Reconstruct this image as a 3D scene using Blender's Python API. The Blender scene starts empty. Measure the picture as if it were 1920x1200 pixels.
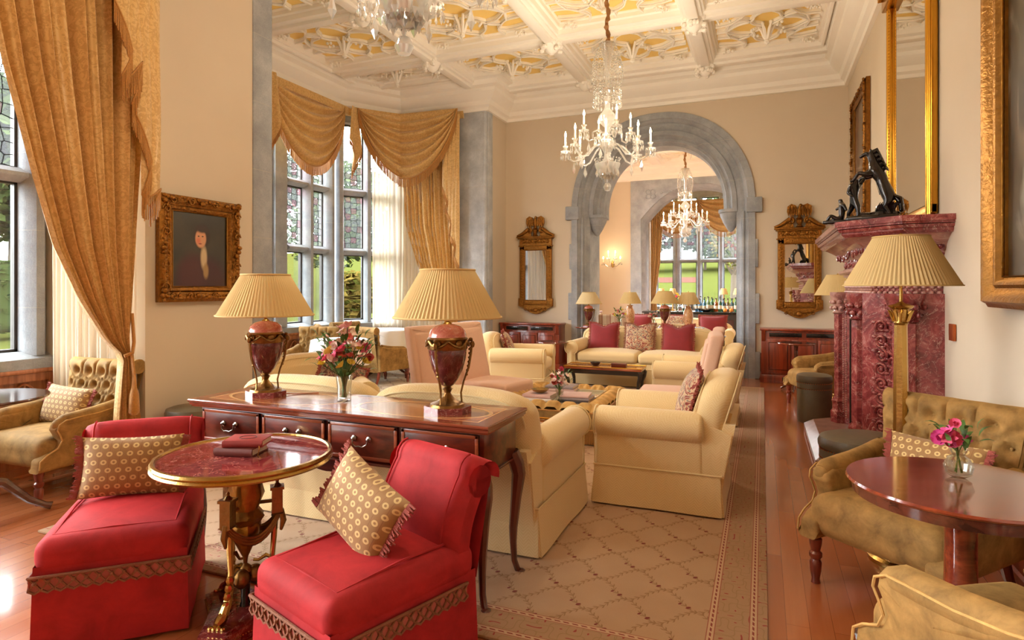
import bpy, math, random
from math import sin, cos, pi, sqrt, atan2, hypot
from mathutils import Matrix, Vector
SC = bpy.context.scene
COL = SC.collection
random.seed(7)

# ------------------------------------------------------------------ camera, world, sun, exposure
cam_d = bpy.data.cameras.new('camera'); cam = bpy.data.objects.new('camera', cam_d); COL.objects.link(cam)
cam.location = (0, 0, 1.4); cam.rotation_euler = (pi/2, 0, math.atan(470/1150))
cam_d.sensor_width = 36; cam_d.lens = 1150/1920*36; cam_d.shift_y = -60/1920; cam_d.clip_end = 500
SC.camera = cam
SC.view_settings.view_transform = 'Standard'; SC.view_settings.look = 'None'
SC.view_settings.exposure = 0.0; SC.view_settings.gamma = 1; SC.view_settings.use_curve_mapping = False
SC.cycles.max_bounces = 10; SC.cycles.diffuse_bounces = 5; SC.cycles.glossy_bounces = 4
SC.cycles.transmission_bounces = 8; SC.cycles.transparent_max_bounces = 16
SC.cycles.sample_clamp_indirect = 6; SC.cycles.caustics_reflective = False; SC.cycles.caustics_refractive = False
W = bpy.data.worlds.new('sky'); SC.world = W; W.use_nodes = True
wt = W.node_tree; bg = wt.nodes['Background']
bg.inputs['Strength'].default_value = 25.0
tc = wt.nodes.new('ShaderNodeTexCoord'); sp = wt.nodes.new('ShaderNodeSeparateXYZ'); rp = wt.nodes.new('ShaderNodeValToRGB')
wt.links.new(tc.outputs['Generated'], sp.inputs[0]); wt.links.new(sp.outputs['Z'], rp.inputs[0])
rp.color_ramp.elements[0].position = 0.0; rp.color_ramp.elements[0].color = (.94, .97, 1.0, 1)
rp.color_ramp.elements[1].position = 0.7; rp.color_ramp.elements[1].color = (.86, .93, 1.0, 1)
wt.links.new(rp.outputs[0], bg.inputs['Color'])
def sun_lamp():
    l = bpy.data.lights.new('sun', 'SUN'); l.energy = 7; l.angle = .7; l.color = (1, .97, .92)
    o = bpy.data.objects.new('sun', l); COL.objects.link(o)
    d = Vector((.80, .42, -.42)); o.rotation_euler = d.to_track_quat('-Z', 'Y').to_euler(); o.location = (-10, 0, 8)
sun_lamp()          # hazy, very soft sun from the garden side
def portal(loc, d, sx, sy):
    l = bpy.data.lights.new('window_portal', 'AREA'); l.shape = 'RECTANGLE'; l.size = sx; l.size_y = sy
    l.cycles.is_portal = True
    o = bpy.data.objects.new('window_portal', l); COL.objects.link(o); o.location = loc
    o.rotation_euler = Vector(d).to_track_quat('-Z', 'Y').to_euler()

# ------------------------------------------------------------------ mesh builder
class B:
    def __init__(s): s.v = []; s.f = []; s.m = []; s.mi = 0
    def add(s, vs, fs, M=None):
        n = len(s.v)
        s.v += [tuple(M @ Vector(p)) for p in vs] if M is not None else [tuple(p) for p in vs]
        s.f += [tuple(i+n for i in f) for f in fs]; s.m += [s.mi]*len(fs); return s
    def box(s, x0, x1, y0, y1, z0, z1, M=None):
        vs = [(x, y, z) for z in (z0, z1) for y in (y0, y1) for x in (x0, x1)]
        return s.add(vs, [(0,2,3,1),(4,5,7,6),(0,1,5,4),(2,6,7,3),(0,4,6,2),(1,3,7,5)], M)
    def cbox(s, x0, x1, y0, y1, z0, z1, c=.005, M=None):          # box with chamfered edges
        return s.rbox(((x0+x1)/2, (y0+y1)/2, (z0+z1)/2), (x1-x0, y1-y0, z1-z0), c, 1, M)
    def rbox(s, c, d, r, m=3, M=None, puff=0, fn=None):
        r = min(r, min(d)/2*.999); inn = [q/2-r for q in d]
        ts = [(-1+i/m, -1) for i in range(m+1)] + [(i/m, 1) for i in range(m+1)]
        ex = 3 if puff else 0
        idx = {}; vs = []; fs = []
        def P(a, sg):
            key = tuple(round(q, 5) for q in a) + tuple(sg)
            if key in idx: return idx[key]
            l = sqrt(sum(q*q for q in a)) or 1
            p = [sg[k]*inn[k] + r*a[k]/l for k in range(3)]
            idx[key] = len(vs); vs.append(p); return idx[key]
        pos = {}
        def V(p):
            k = tuple(round(q, 5) for q in p)
            if k not in pos: pos[k] = len(vs); vs.append(list(p))
            return pos[k]
        # sample list along each axis including interior points when puffing
        for ax in range(3):
            o1, o2 = [(1, 2), (2, 0), (0, 1)][ax]
            def lst(k):
                L = [(-1+i/m, -inn[k]) for i in range(m+1)]
                if puff or fn:
                    nn = 8
                    L += [(0, -inn[k]+2*inn[k]*i/nn) for i in range(1, nn)]
                L += [(i/m, inn[k]) for i in range(m+1)]; return L
            A, Bq = lst(o1), lst(o2)
            for sg in (-1, 1):
                g = []
                for (a, pa) in A:
                    row = []
                    for (b, pb) in Bq:
                        dv = [0, 0, 0]; dv[ax] = sg; dv[o1] = a; dv[o2] = b
                        l = sqrt(sum(q*q for q in dv)); p = [0, 0, 0]
                        p[ax] = sg*inn[ax]+r*dv[ax]/l; p[o1] = pa+r*a/l; p[o2] = pb+r*b/l
                        row.append(V(p))
                    g.append(row)
                for i in range(len(g)-1):
                    for j in range(len(g[0])-1):
                        q = (g[i][j], g[i+1][j], g[i+1][j+1], g[i][j+1])
                        q = q if sg > 0 else q[::-1]
                        if len(set(q)) > 2: fs.append(tuple(dict.fromkeys(q)))
        if puff:
            for p in vs:
                u, v = p[0]/(d[0]/2), p[1]/(d[1]/2)
                k = (1-u*u)*(1-v*v)
                p[2] += puff*k*(1 if p[2] > 0 else -.3)
        vs = [[p[0]+c[0], p[1]+c[1], p[2]+c[2]] for p in vs]
        if fn: vs = [fn(p) for p in vs]
        return s.add(vs, fs, M)
    def lathe(s, prof, n=24, c=(0, 0, 0), M=None, fn=None, cap=True):
        vs = []; fs = []
        for (r, z) in prof:
            for i in range(n):
                a = 2*pi*i/n; k = fn(a, z) if fn else 1
                vs.append((c[0]+r*k*cos(a), c[1]+r*k*sin(a), c[2]+z))
        for j in range(len(prof)-1):
            for i in range(n):
                i2 = (i+1) % n; fs.append((j*n+i, j*n+i2, (j+1)*n+i2, (j+1)*n+i))
        if cap and prof[0][0] > 1e-4: fs.append(tuple(range(n-1, -1, -1)))
        if cap and prof[-1][0] > 1e-4: fs.append(tuple((len(prof)-1)*n+i for i in range(n)))
        return s.add(vs, fs, M)
    def tube(s, pts, r, n=8, M=None, closed=False, flat=1.0):
        P = [Vector(p) for p in pts]; N = len(P)
        R = r if isinstance(r, (list, tuple)) else [r]*N
        vs = []; fs = []; up = None
        for i in range(N):
            if closed: t = P[(i+1) % N]-P[i-1]
            else: t = P[min(i+1, N-1)]-P[max(i-1, 0)]
            t.normalize()
            if up is None:
                up = Vector((0, 0, 1)) if abs(t.z) < .9 else Vector((1, 0, 0))
            u = up - t*up.dot(t)
            if u.length < 1e-5: u = t.orthogonal()
            u.normalize(); w = t.cross(u); up = u
            for k in range(n):
                a = 2*pi*k/n+pi/n
                vs.append(P[i]+(u*cos(a)*flat+w*sin(a))*R[i])
        for i in range(N if closed else N-1):
            j = (i+1) % N
            for k in range(n):
                k2 = (k+1) % n; fs.append((i*n+k, j*n+k, j*n+k2, i*n+k2)[::-1])
        if not closed: fs.append(tuple(range(n))); fs.append(tuple((N-1)*n+k for k in range(n-1, -1, -1)))
        return s.add(vs, fs, M)
    def prism(s, poly, a0, a1, ax='z', M=None):
        n = len(poly)
        f = {'z': lambda p, q: (p[0], p[1], q), 'y': lambda p, q: (p[0], q, p[1]), 'x': lambda p, q: (q, p[0], p[1])}[ax]
        ar = sum(poly[i][0]*poly[(i+1) % n][1]-poly[(i+1) % n][0]*poly[i][1] for i in range(n))
        flip = (ar < 0) != (ax == 'y')
        vs = [f(p, a0) for p in poly]+[f(p, a1) for p in poly]
        fs = [tuple(range(n-1, -1, -1)), tuple(range(n, 2*n))]+[(i, (i+1) % n, n+(i+1) % n, n+i) for i in range(n)]
        if flip: fs = [q[::-1] for q in fs]
        return s.add(vs, fs, M)
    def grid(s, fn, nu, nv, M=None, wrap=False, thick=0):
        vs = [fn(i/nu, j/nv) for j in range(nv+1) for i in range(nu+1)]
        fs = [(j*(nu+1)+i, j*(nu+1)+i+1, (j+1)*(nu+1)+i+1, (j+1)*(nu+1)+i) for j in range(nv) for i in range(nu)]
        return s.add(vs, fs, M)
    def slab(s, out, t, r, puff=0, k=4, M=None, bend=None):     # outline in (x,z), thickness along y
        n = len(out); ar = sum(out[i][0]*out[(i+1) % n][1]-out[(i+1) % n][0]*out[i][1] for i in range(n))
        if ar < 0: out = out[::-1]
        nr = []
        for i in range(n):
            a, b, c = out[i-1], out[i], out[(i+1) % n]
            dx, dz = c[0]-a[0], c[1]-a[1]; l = hypot(dx, dz) or 1
            nr.append((-dz/l, dx/l))
        cx = sum(p[0] for p in out)/n; cz = sum(p[1] for p in out)/n
        vs = []; fs = []
        rings = []
        ks = [(r*(1-sin(pi/2*j/k)), -(t/2-r+r*cos(pi/2*j/k)), 1) for j in range(0, k+1)]
        inner = [(r, 0, q) for q in (.85, .65, .4, .15)]
        def ring(off, y, sc):
            b0 = len(vs)
            for i in range(n):
                x = out[i][0]+nr[i][0]*off; z = out[i][1]+nr[i][1]*off
                x = cx+(x-cx)*sc; z = cz+(z-cz)*sc
                vs.append([x, y, z])
            return b0
        R = []
        for off, _, sc in inner[::-1]: R.append(ring(off, -(t/2+puff*(1-sc*sc)), sc))
        for (off, y, sc) in ks: R.append(ring(off, y, sc))
        for (off, y, sc) in ks[::-1]: R.append(ring(off, -y, sc))
        for off, _, sc in inner: R.append(ring(off, t/2+puff*(1-sc*sc), sc))
        for a, b in zip(R[:-1], R[1:]):
            for i in range(n): j = (i+1) % n; fs.append((a+i, a+j, b+j, b+i)[::-1])
        fs.append(tuple(R[0]+i for i in range(n))); fs.append(tuple(R[-1]+n-1-i for i in range(n)))
        if bend: vs = [bend(p) for p in vs]
        return s.add(vs, fs, M)
    def sweep(s, prof, path, closed=False):     # prof (out,z); path (x,y) with the room on its left; 'out' points to the left
        n = len(path); m = len(prof); vs = []; fs = []
        def nrm(a, b):
            dx, dy = b[0]-a[0], b[1]-a[1]; l = hypot(dx, dy); return (-dy/l, dx/l)
        for i in range(n):
            if closed: n1 = nrm(path[i-1], path[i]); n2 = nrm(path[i], path[(i+1) % n])
            else:
                n1 = nrm(path[max(i-1, 0)], path[max(i, 1)]) if i > 0 else nrm(path[0], path[1])
                n2 = nrm(path[i], path[i+1]) if i < n-1 else n1
            bx, by = n1[0]+n2[0], n1[1]+n2[1]; q = bx*n1[0]+by*n1[1]
            bx, by = bx/q, by/q
            for (o, z) in prof: vs.append((path[i][0]+bx*o, path[i][1]+by*o, z))
        for i in range(n if closed else n-1):
            j = (i+1) % n
            for k in range(m-1): fs.append((i*m+k, j*m+k, j*m+k+1, i*m+k+1))
        if not closed: fs.append(tuple(range(m))); fs.append(tuple((n-1)*m+k for k in range(m-1, -1, -1)))
        return s.add(vs, fs)
    def ball(s, c, r, n=8, M=None):
        if not isinstance(r, (tuple, list)): r = (r, r, r)
        m = max(4, n//2); vs = [(c[0], c[1], c[2]-r[2])]; fs = []
        for j in range(1, m):
            t = -pi/2+pi*j/m
            for i in range(n): a = 2*pi*i/n; vs.append((c[0]+r[0]*cos(t)*cos(a), c[1]+r[1]*cos(t)*sin(a), c[2]+r[2]*sin(t)))
        vs.append((c[0], c[1], c[2]+r[2])); L = len(vs)-1
        for i in range(n):
            k = (i+1) % n; fs.append((0, 1+k, 1+i)); fs.append((L, 1+(m-2)*n+i, 1+(m-2)*n+k))
            for j in range(m-2): fs.append((1+j*n+i, 1+j*n+k, 1+(j+1)*n+k, 1+(j+1)*n+i))
        return s.add(vs, fs, M)
    def drop(s, c, r, h, M=None, n=4):          # faceted crystal drop hanging from c
        vs = [(c[0], c[1], c[2]), (c[0], c[1], c[2]-h)]
        for i in range(n): a = 2*pi*i/n+c[0]*50; vs.append((c[0]+r*cos(a), c[1]+r*sin(a), c[2]-h*.62))
        fs = []
        for i in range(n): k = 2+(i+1) % n; fs += [(0, 2+i, k), (1, k, 2+i)]
        return s.add(vs, fs, M)

def T(x=0, y=0, z=0, rz=0, rx=0, ry=0, s=1):
    return Matrix.Translation((x, y, z)) @ Matrix.Rotation(rz, 4, 'Z') @ Matrix.Rotation(rx, 4, 'X') @ Matrix.Rotation(ry, 4, 'Y') @ Matrix.Scale(s, 4)

def obj(name, b, mat, parent=None, smooth=40, kind=None, label=None, loc=None, rz=0):
    me = bpy.data.meshes.new(name); me.from_pydata(b.v, [], b.f)
    mats = mat if isinstance(mat, (list, tuple)) else [mat]
    for m in mats: me.materials.append(m)
    if len(mats) > 1: me.polygons.foreach_set('material_index', b.m)
    if smooth:
        me.polygons.foreach_set('use_smooth', [True]*len(me.polygons))
        if smooth < 180: me.set_sharp_from_angle(angle=math.radians(smooth))
    me.validate(); me.update()
    o = bpy.data.objects.new(name, me); COL.objects.link(o)
    if parent is not None: o.parent = parent
    if kind: o['kind'] = kind
    if label: o['label'] = label
    if loc is not None: o.location = loc; o.rotation_euler = (0, 0, rz)
    return o
def struct(name, b, mat, parent=None, smooth=35): return obj(name, b, mat, parent, smooth, None if parent else 'structure')
def tag(o, label, cat, group=None, kind=None):
    o['label'] = label; o['category'] = cat
    if group: o['group'] = group
    if kind: o['kind'] = kind
    return o
def thing(name, label, cat, loc=(0, 0, 0), rz=0, group=None, s=1):
    o = bpy.data.objects.new(name, None); COL.objects.link(o); o.location = loc; o.rotation_euler = (0, 0, rz)
    o.scale = (s, s, s); o.empty_display_size = .1
    return tag(o, label, cat, group)
def copy_tree(o, parent=None):
    c = o.copy(); COL.objects.link(c)
    if parent is not None: c.parent = parent
    for ch in list(o.children): copy_tree(ch, c)
    return c
def dup(o, loc, rz=0, label=None, group=None, s=None):
    c = copy_tree(o); c.location = loc; c.rotation_euler = (0, 0, rz)
    if label: c['label'] = label
    if group: c['group'] = group
    elif 'group' in c: del c['group']
    if s: c.scale = (s, s, s)
    return c

# ------------------------------------------------------------------ materials
def srgb(r, g, b):
    f = lambda c: c/12.92 if c <= .04045 else ((c+.055)/1.055)**2.4
    return (f(r/255), f(g/255), f(b/255), 1)
class NT:
    def __init__(s, name):
        s.m = bpy.data.materials.new(name); s.m.use_nodes = True; s.t = s.m.node_tree
        s.b = s.t.nodes['Principled BSDF']; s.out = s.t.nodes['Material Output']
    def n(s, ty, **k):
        x = s.t.nodes.new('ShaderNode'+ty)
        for a, b in k.items(): setattr(x, a, b)
        return x
    def put(s, sock, v):
        if hasattr(v, 'is_output') or isinstance(v, bpy.types.NodeSocket): s.t.links.new(v, sock)
        else: sock.default_value = v
    def ma(s, op, a, b=0.0, c=0.0):
        x = s.n('Math', operation=op); s.put(x.inputs[0], a); s.put(x.inputs[1], b)
        if op in ('COMPARE', 'SMOOTH_MIN', 'MULTIPLY_ADD', 'WRAP'): s.put(x.inputs[2], c)
        return x.outputs[0]
    def mix(s, f, a, b):
        x = s.n('Mix', data_type='RGBA'); s.put(x.inputs[0], f); s.put(x.inputs[6], a); s.put(x.inputs[7], b); return x.outputs[2]
    def co(s, kind='Object'):
        return s.n('TexCoord').outputs[kind]
    def mp(s, v, scale=(1, 1, 1), rot=(0, 0, 0), loc=(0, 0, 0)):
        x = s.n('Mapping'); s.t.links.new(v, x.inputs[0]); x.inputs['Scale'].default_value = scale
        x.inputs['Rotation'].default_value = rot; x.inputs['Location'].default_value = loc; return x.outputs[0]
    def noise(s, v, sc=5, det=3, rough=.5, dist=0, col=False):
        x = s.n('TexNoise'); s.t.links.new(v, x.inputs['Vector']); x.inputs['Scale'].default_value = sc
        x.inputs['Detail'].default_value = det; x.inputs['Roughness'].default_value = rough; x.inputs['Distortion'].default_value = dist
        return x.outputs['Color' if col else 'Fac']
    def vor(s, v, sc=5, feat='F1', out='Distance'):
        x = s.n('TexVoronoi', feature=feat); s.t.links.new(v, x.inputs['Vector']); x.inputs['Scale'].default_value = sc; return x.outputs[out]
    def ramp(s, f, stops):
        x = s.n('ValToRGB'); s.t.links.new(f, x.inputs[0]); e = x.color_ramp.elements
        while len(e) < len(stops): e.new(.5)
        for q, (p, c) in zip(e, stops): q.position = p; q.color = c if len(c) == 4 else (*c, 1)
        return x.outputs[0]
    def bump(s, h, st=.3, d=.01):
        x = s.n('Bump'); s.t.links.new(h, x.inputs['Height']); x.inputs['Strength'].default_value = st; x.inputs['Distance'].default_value = d
        s.t.links.new(x.outputs[0], s.b.inputs['Normal']); return s
    def set(s, **k):
        N = dict(col='Base Color', rough='Roughness', metal='Metallic', sheen='Sheen Weight', coat='Coat Weight', trans='Transmission Weight',
                 ior='IOR', alpha='Alpha', sroot='Sheen Roughness', stint='Sheen Tint', crough='Coat Roughness', em='Emission Color', es='Emission Strength', spec='Specular IOR Level')
        for a, b in k.items(): s.put(s.b.inputs[N[a]], b)
        return s
    def xyz(s, v):
        x = s.n('SeparateXYZ'); s.t.links.new(v, x.inputs[0]); return x.outputs
def lighten(c, k): return tuple(min(1, q*k) for q in c[:3])+(1,)
MAT = {}
def simple(name, c, rough=.6, var=.12, sc=8, bump=0, bsc=60, **k):
    t = NT(name); v = t.co(); f = t.noise(v, sc, 4)
    t.set(col=t.mix(f, lighten(c, 1-var), lighten(c, 1+var)), rough=rough, **k)
    if bump: t.bump(t.noise(v, bsc, 4), bump, .01)
    MAT[name] = t.m; return t.m
simple('wall_plaster', srgb(215, 200, 178), .9, .03, 3, .05, 150)
simple('ceiling_white', srgb(252, 248, 240), .75, .02, 5)
simple('ceiling_gold', srgb(250, 214, 130), .8, .10, 3)
simple('gilt', srgb(160, 112, 46), .34, .4, 24, .5, 45, metal=.85)
simple('gilt_bright', srgb(206, 150, 52), .25, .12, 10, .05, 40, metal=.95)
simple('antique_gilt', srgb(140, 92, 36), .34, .6, 34, 1.0, 46, metal=.9)
simple('brass', srgb(186, 150, 84), .25, .15, 14, .1, 60, metal=1.0)
simple('dull_brass', srgb(140, 104, 58), .32, .25, 30, .3, 70, metal=.95)
simple('bronze_dark', srgb(38, 33, 32), .22, .3, 20, .3, 40, metal=.6, coat=.5)
simple('black_wood', srgb(38, 29, 26), .3, .2, 8, coat=.4)
simple('steel', srgb(150, 145, 140), .25, .1, 20, metal=1.0)
simple('iron', srgb(52, 44, 40), .55, .2, 20)
simple('leather_green', srgb(100, 90, 70), .42, .2, 14, .2, 180)
simple('cream_fabric_plain', srgb(232, 211, 160), .85, .04, 30, .12, 400, sheen=.2)
simple('pink_fabric', srgb(217, 176, 150), .85, .04, 30, .1, 400, sheen=.2)
simple('white_cloth', srgb(240, 238, 236), .8, .02, 10)
simple('tan_leather', srgb(176, 126, 100), .55, .05, 10)
simple('soft_red', srgb(128, 18, 24), .8, .2, 12, .1, 200, sheen=.35)
simple('braid_red', srgb(150, 70, 58), .85, .3, 60, .5, 200)
simple('braid_backing', srgb(178, 96, 84), .9, .1, 60)
simple('braid_bronze', srgb(138, 88, 62), .8, .3, 60, .5, 200)
simple('fringe_gold', srgb(186, 128, 52), .6, .35, 90, .5, 200, sheen=.3)
simple('lining', srgb(232, 206, 150), .8, .05)
simple('leaf', srgb(70, 104, 40), .55, .35, 20)
simple('petal_pink', srgb(226, 92, 128), .6, .35, 40)
simple('petal_soft', srgb(240, 172, 176), .6, .2, 40)
simple('petal_white', srgb(248, 222, 212), .6, .1, 40)
simple('petal_yellow', srgb(238, 214, 92), .6, .15, 40)
simple('petal_coral', srgb(196, 84, 74), .6, .25, 40)
simple('petal_magenta', srgb(206, 70, 140), .6, .3, 40)
simple('tray_pale', srgb(206, 196, 168), .15, .08, 12, coat=.6)
simple('bar_panel', srgb(70, 36, 30), .4, .2, 8)
simple('paper', srgb(232, 220, 196), .8, .08, 200)
simple('book_red', srgb(150, 52, 48), .5, .2, 30, .1, 90)
simple('book_brown', srgb(104, 44, 34), .45, .25, 30, .1, 90)
simple('book_dark', srgb(60, 48, 50), .4, .2, 20)
simple('book_grey', srgb(146, 132, 134), .45, .2, 20)
simple('book_pink', srgb(214, 178, 172), .45, .1, 20)
simple('book_white', srgb(236, 228, 220), .45, .05, 20)
simple('candle', srgb(250, 236, 206), .5, .02)
simple('shade_rim', srgb(206, 176, 116), .8, .05)
simple('copper', srgb(190, 104, 58), .35, .1, 10, metal=.8)
simple('rope', srgb(150, 104, 60), .8, .25, 60, .5, 60)
simple('soil', srgb(62, 40, 34), .9, .2, 4, spec=0.0)
simple('bark', srgb(60, 48, 34), .9, .3, 8, .6, 20)
simple('marble_hearth', srgb(150, 110, 98), .25, .3, 9)
simple('orange_fruit', srgb(228, 132, 40), .5, .1)

def wood(name, c1, c2, ax=0, sc=3, rough=.28, coat=.5, str_=14):
    t = NT(name); s3 = [str_*1.0]*3; s3[ax] = 1.0
    v = t.mp(t.co(), tuple(q*sc/4 for q in s3)); a = t.noise(v, 2.2, 5, .6, .6); b = t.noise(t.co(), 2.5, 2)
    f = t.ma('ADD', t.ma('MULTIPLY', a, .75), t.ma('MULTIPLY', b, .25))
    t.set(col=t.ramp(f, [(.36, c1), (.62, c2)]), rough=rough, coat=coat, crough=.12); MAT[name] = t.m; return t.m
wood('mahogany', srgb(56, 18, 10), srgb(112, 44, 24), 0)
wood('mahogany_top', srgb(120, 50, 28), srgb(184, 98, 58), 0, rough=.12, coat=1)
wood('mahogany_z', srgb(54, 18, 12), srgb(104, 42, 24), 2)
wood('burl', srgb(50, 15, 9), srgb(118, 44, 24), 0, 9, str_=4)
wood('banding', srgb(112, 46, 24), srgb(160, 80, 44), 0, 5)
wood('cherry', srgb(98, 32, 14), srgb(150, 58, 28), 2, rough=.3)
wood('oak_panel', srgb(150, 88, 52), srgb(196, 128, 84), 2, rough=.4, coat=.2)
wood('leg_wood', srgb(90, 34, 22), srgb(140, 62, 42), 2)
wood('dark_table', srgb(56, 28, 20), srgb(98, 50, 34), 0, rough=.1, coat=1)
wood('table_red', srgb(88, 28, 14), srgb(140, 58, 32), 0, rough=.1, coat=1)

def desk_top():
    t = NT('desk_veneer'); x, y, z = t.xyz(t.co())
    v = t.mp(t.co(), (.8, 10, 1)); a = t.noise(v, 2.2, 5, .6, .6)
    base = t.ramp(a, [(.35, srgb(150, 72, 44)), (.65, srgb(206, 128, 84))])
    v2 = t.mp(t.co(), (6, 6, 1)); c = t.noise(v2, 1.8, 5, .6, 1)
    inl = t.ramp(c, [(.35, srgb(116, 58, 30)), (.65, srgb(176, 106, 58))])
    def ell(cx):
        dx = t.ma('DIVIDE', t.ma('SUBTRACT', x, cx), .36); dy = t.ma('DIVIDE', t.ma('ADD', y, .0), .165)
        return t.ma('ADD', t.ma('POWER', t.ma('ABSOLUTE', dx), 2.0), t.ma('POWER', t.ma('ABSOLUTE', dy), 2.0))
    m = t.ma('MINIMUM', ell(-.42), ell(.42))
    col = t.mix(t.ma('LESS_THAN', m, 1.0), base, inl)
    col = t.mix(t.ma('LESS_THAN', t.ma('ABSOLUTE', t.ma('SUBTRACT', m, 1.0)), .06), col, srgb(226, 176, 116))
    ex = t.ma('SUBTRACT', .85, t.ma('ABSOLUTE', x)); ey = t.ma('SUBTRACT', .215, t.ma('ABSOLUTE', y))
    e = t.ma('MINIMUM', ex, ey)
    col = t.mix(t.ma('LESS_THAN', e, .05), col, srgb(122, 54, 32))
    col = t.mix(t.ma('LESS_THAN', t.ma('ABSOLUTE', t.ma('SUBTRACT', e, .052)), .004), col, srgb(220, 170, 110))
    t.set(col=col, rough=.2, coat=.6, crough=.08); MAT['desk_veneer'] = t.m
desk_top()
def floor_wood():
    t = NT('floor_planks'); v = t.co(); r = t.mp(v, (1, 1, 1), (0, 0, pi/2))
    br = t.n('TexBrick'); t.t.links.new(r, br.inputs['Vector']); br.inputs['Scale'].default_value = 1
    br.inputs['Brick Width'].default_value = 1.4; br.inputs['Row Height'].default_value = .09; br.inputs['Mortar Size'].default_value = .0012
    br.inputs['Color1'].default_value = srgb(170, 98, 56); br.inputs['Color2'].default_value = srgb(190, 118, 72)
    br.inputs['Mortar'].default_value = srgb(110, 58, 34); br.inputs['Mortar Smooth'].default_value = .4
    g = t.noise(t.mp(v, (26, 1.2, 1)), 2, 5, .6, .3)
    t.set(col=t.mix(t.ma('MULTIPLY', g, .5), br.outputs[0], srgb(158, 84, 46)), rough=.22, coat=.6, crough=.1)
    MAT['floor_planks'] = t.m
floor_wood()
def stone(name='stone', scale=1.0):
    t = NT(name); v = t.co(); r = t.mp(v, (1, 1, 1), (pi/2, 0, 0))
    a = t.noise(v, 3, 6, .65); b = t.noise(v, 90, 3)
    f = t.ma('ADD', t.ma('MULTIPLY', a, .8), t.ma('MULTIPLY', b, .2))
    col = t.ramp(f, [(.3, srgb(134, 138, 144)), (.5, srgb(158, 162, 167)), (.7, srgb(184, 187, 190))])
    z = t.xyz(v)[2]
    fr = t.ma('FRACT', t.ma('DIVIDE', z, .62)); j = t.ma('LESS_THAN', fr, .01)
    t.set(col=t.mix(t.ma('MULTIPLY', j, .5), col, srgb(188, 184, 172)), rough=.85); t.bump(b, .25, .01); MAT[name] = t.m
stone()
stone('stone_lit')  # stone copy with the bay pier's window light put into its colour
for q_ in MAT['stone_lit'].node_tree.nodes:
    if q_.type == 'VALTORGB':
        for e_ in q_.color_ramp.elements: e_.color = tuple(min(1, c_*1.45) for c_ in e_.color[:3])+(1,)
def marble(name, c0, c1, c2, c3, sc=6, rough=.15, bump=0):
    t = NT(name); v = t.co(); a = t.noise(v, sc, 7, .7, 1.2); b = t.vor(t.mp(v, (1, 1, 1)), sc*9)
    w = t.noise(v, sc*.5, 5, .6, 3.0)
    col = t.ramp(a, [(.3, c0), (.48, c1), (.6, c2), (.78, c3)])
    vein = t.ma('LESS_THAN', t.ma('ABSOLUTE', t.ma('SUBTRACT', w, .5)), .006)
    t.set(col=t.mix(t.ma('MULTIPLY', vein, .65), col, c3), rough=rough, coat=.4)
    if bump: t.bump(t.ma('ADD', t.vor(v, 16), t.noise(v, 22, 4)), bump, .05)
    MAT[name] = t.m; return t
marble('marble_red', srgb(84, 28, 32), srgb(132, 54, 54), srgb(162, 82, 78), srgb(212, 166, 150), 8, .25)
marble('marble_urn', srgb(60, 22, 24), srgb(92, 38, 36), srgb(120, 62, 58), srgb(160, 100, 90), 9, .12)
marble('marble_pink', srgb(138, 84, 78), srgb(178, 126, 116), srgb(200, 154, 140), srgb(226, 200, 186), 6, .3)
marble('marble_dark', srgb(84, 26, 28), srgb(120, 40, 42), srgb(144, 62, 58), srgb(196, 150, 130), 9, .08)
marble('marble_rose', srgb(170, 82, 70), srgb(200, 112, 98), srgb(214, 140, 122), srgb(234, 190, 172), 14, .12)

def velvet(name, c, k=1.35, sc=7, sheen=.8):
    t = NT(name); v = t.co(); a = t.noise(v, sc, 5, .65, .35); b = t.noise(v, 260, 2)
    f = t.ma('MULTIPLY', t.ma('ADD', t.ma('MULTIPLY', a, 1.5), -.25), 1.0)
    t.set(col=t.mix(f, lighten(c, 1/k), lighten(c, k)), rough=.75, spec=.25, sheen=sheen, sroot=.35, stint=lighten(c, 1.6)); t.bump(b, .12, .003); MAT[name] = t.m
velvet('velvet_red', srgb(160, 38, 42), 1.6, 7, .75); velvet('velvet_moss', srgb(134, 102, 56), 2.2, 11, .8); velvet('velvet_gold', srgb(178, 140, 82), 1.9, 9, .8)
def cream(name, c1, c2, plain=False):
    t = NT(name); x, y, z = t.xyz(t.co()); s = t.ma('ADD', x, y)
    zz = t.ma('PINGPONG', s, .03); f = t.ma('FRACT', t.ma('MULTIPLY', t.ma('ADD', z, zz), 62.0)); g = t.ma('PINGPONG', f, .5)
    t.set(col=t.mix(g, c1, c2), rough=.85, sheen=.25); t.bump(g, .25, .004); MAT[name] = t.m
cream('cream_fabric', srgb(224, 194, 138), srgb(240, 218, 170))
def damask():
    t = NT('gold_damask'); v = t.co(); a = t.noise(v, 20, 3, .6, 2.2)
    f = t.ma('GREATER_THAN', a, .5); b = t.noise(v, 2, 3)
    c1 = t.mix(b, srgb(196, 154, 90), srgb(212, 170, 106)); c2 = t.mix(b, srgb(214, 174, 108), srgb(228, 190, 124))
    rr = t.ma('SUBTRACT', .62, t.ma('MULTIPLY', f, .25))
    t.set(col=t.mix(f, c1, c2), rough=rr, sheen=.5, sroot=.4); MAT['gold_damask'] = t.m
damask()
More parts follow.
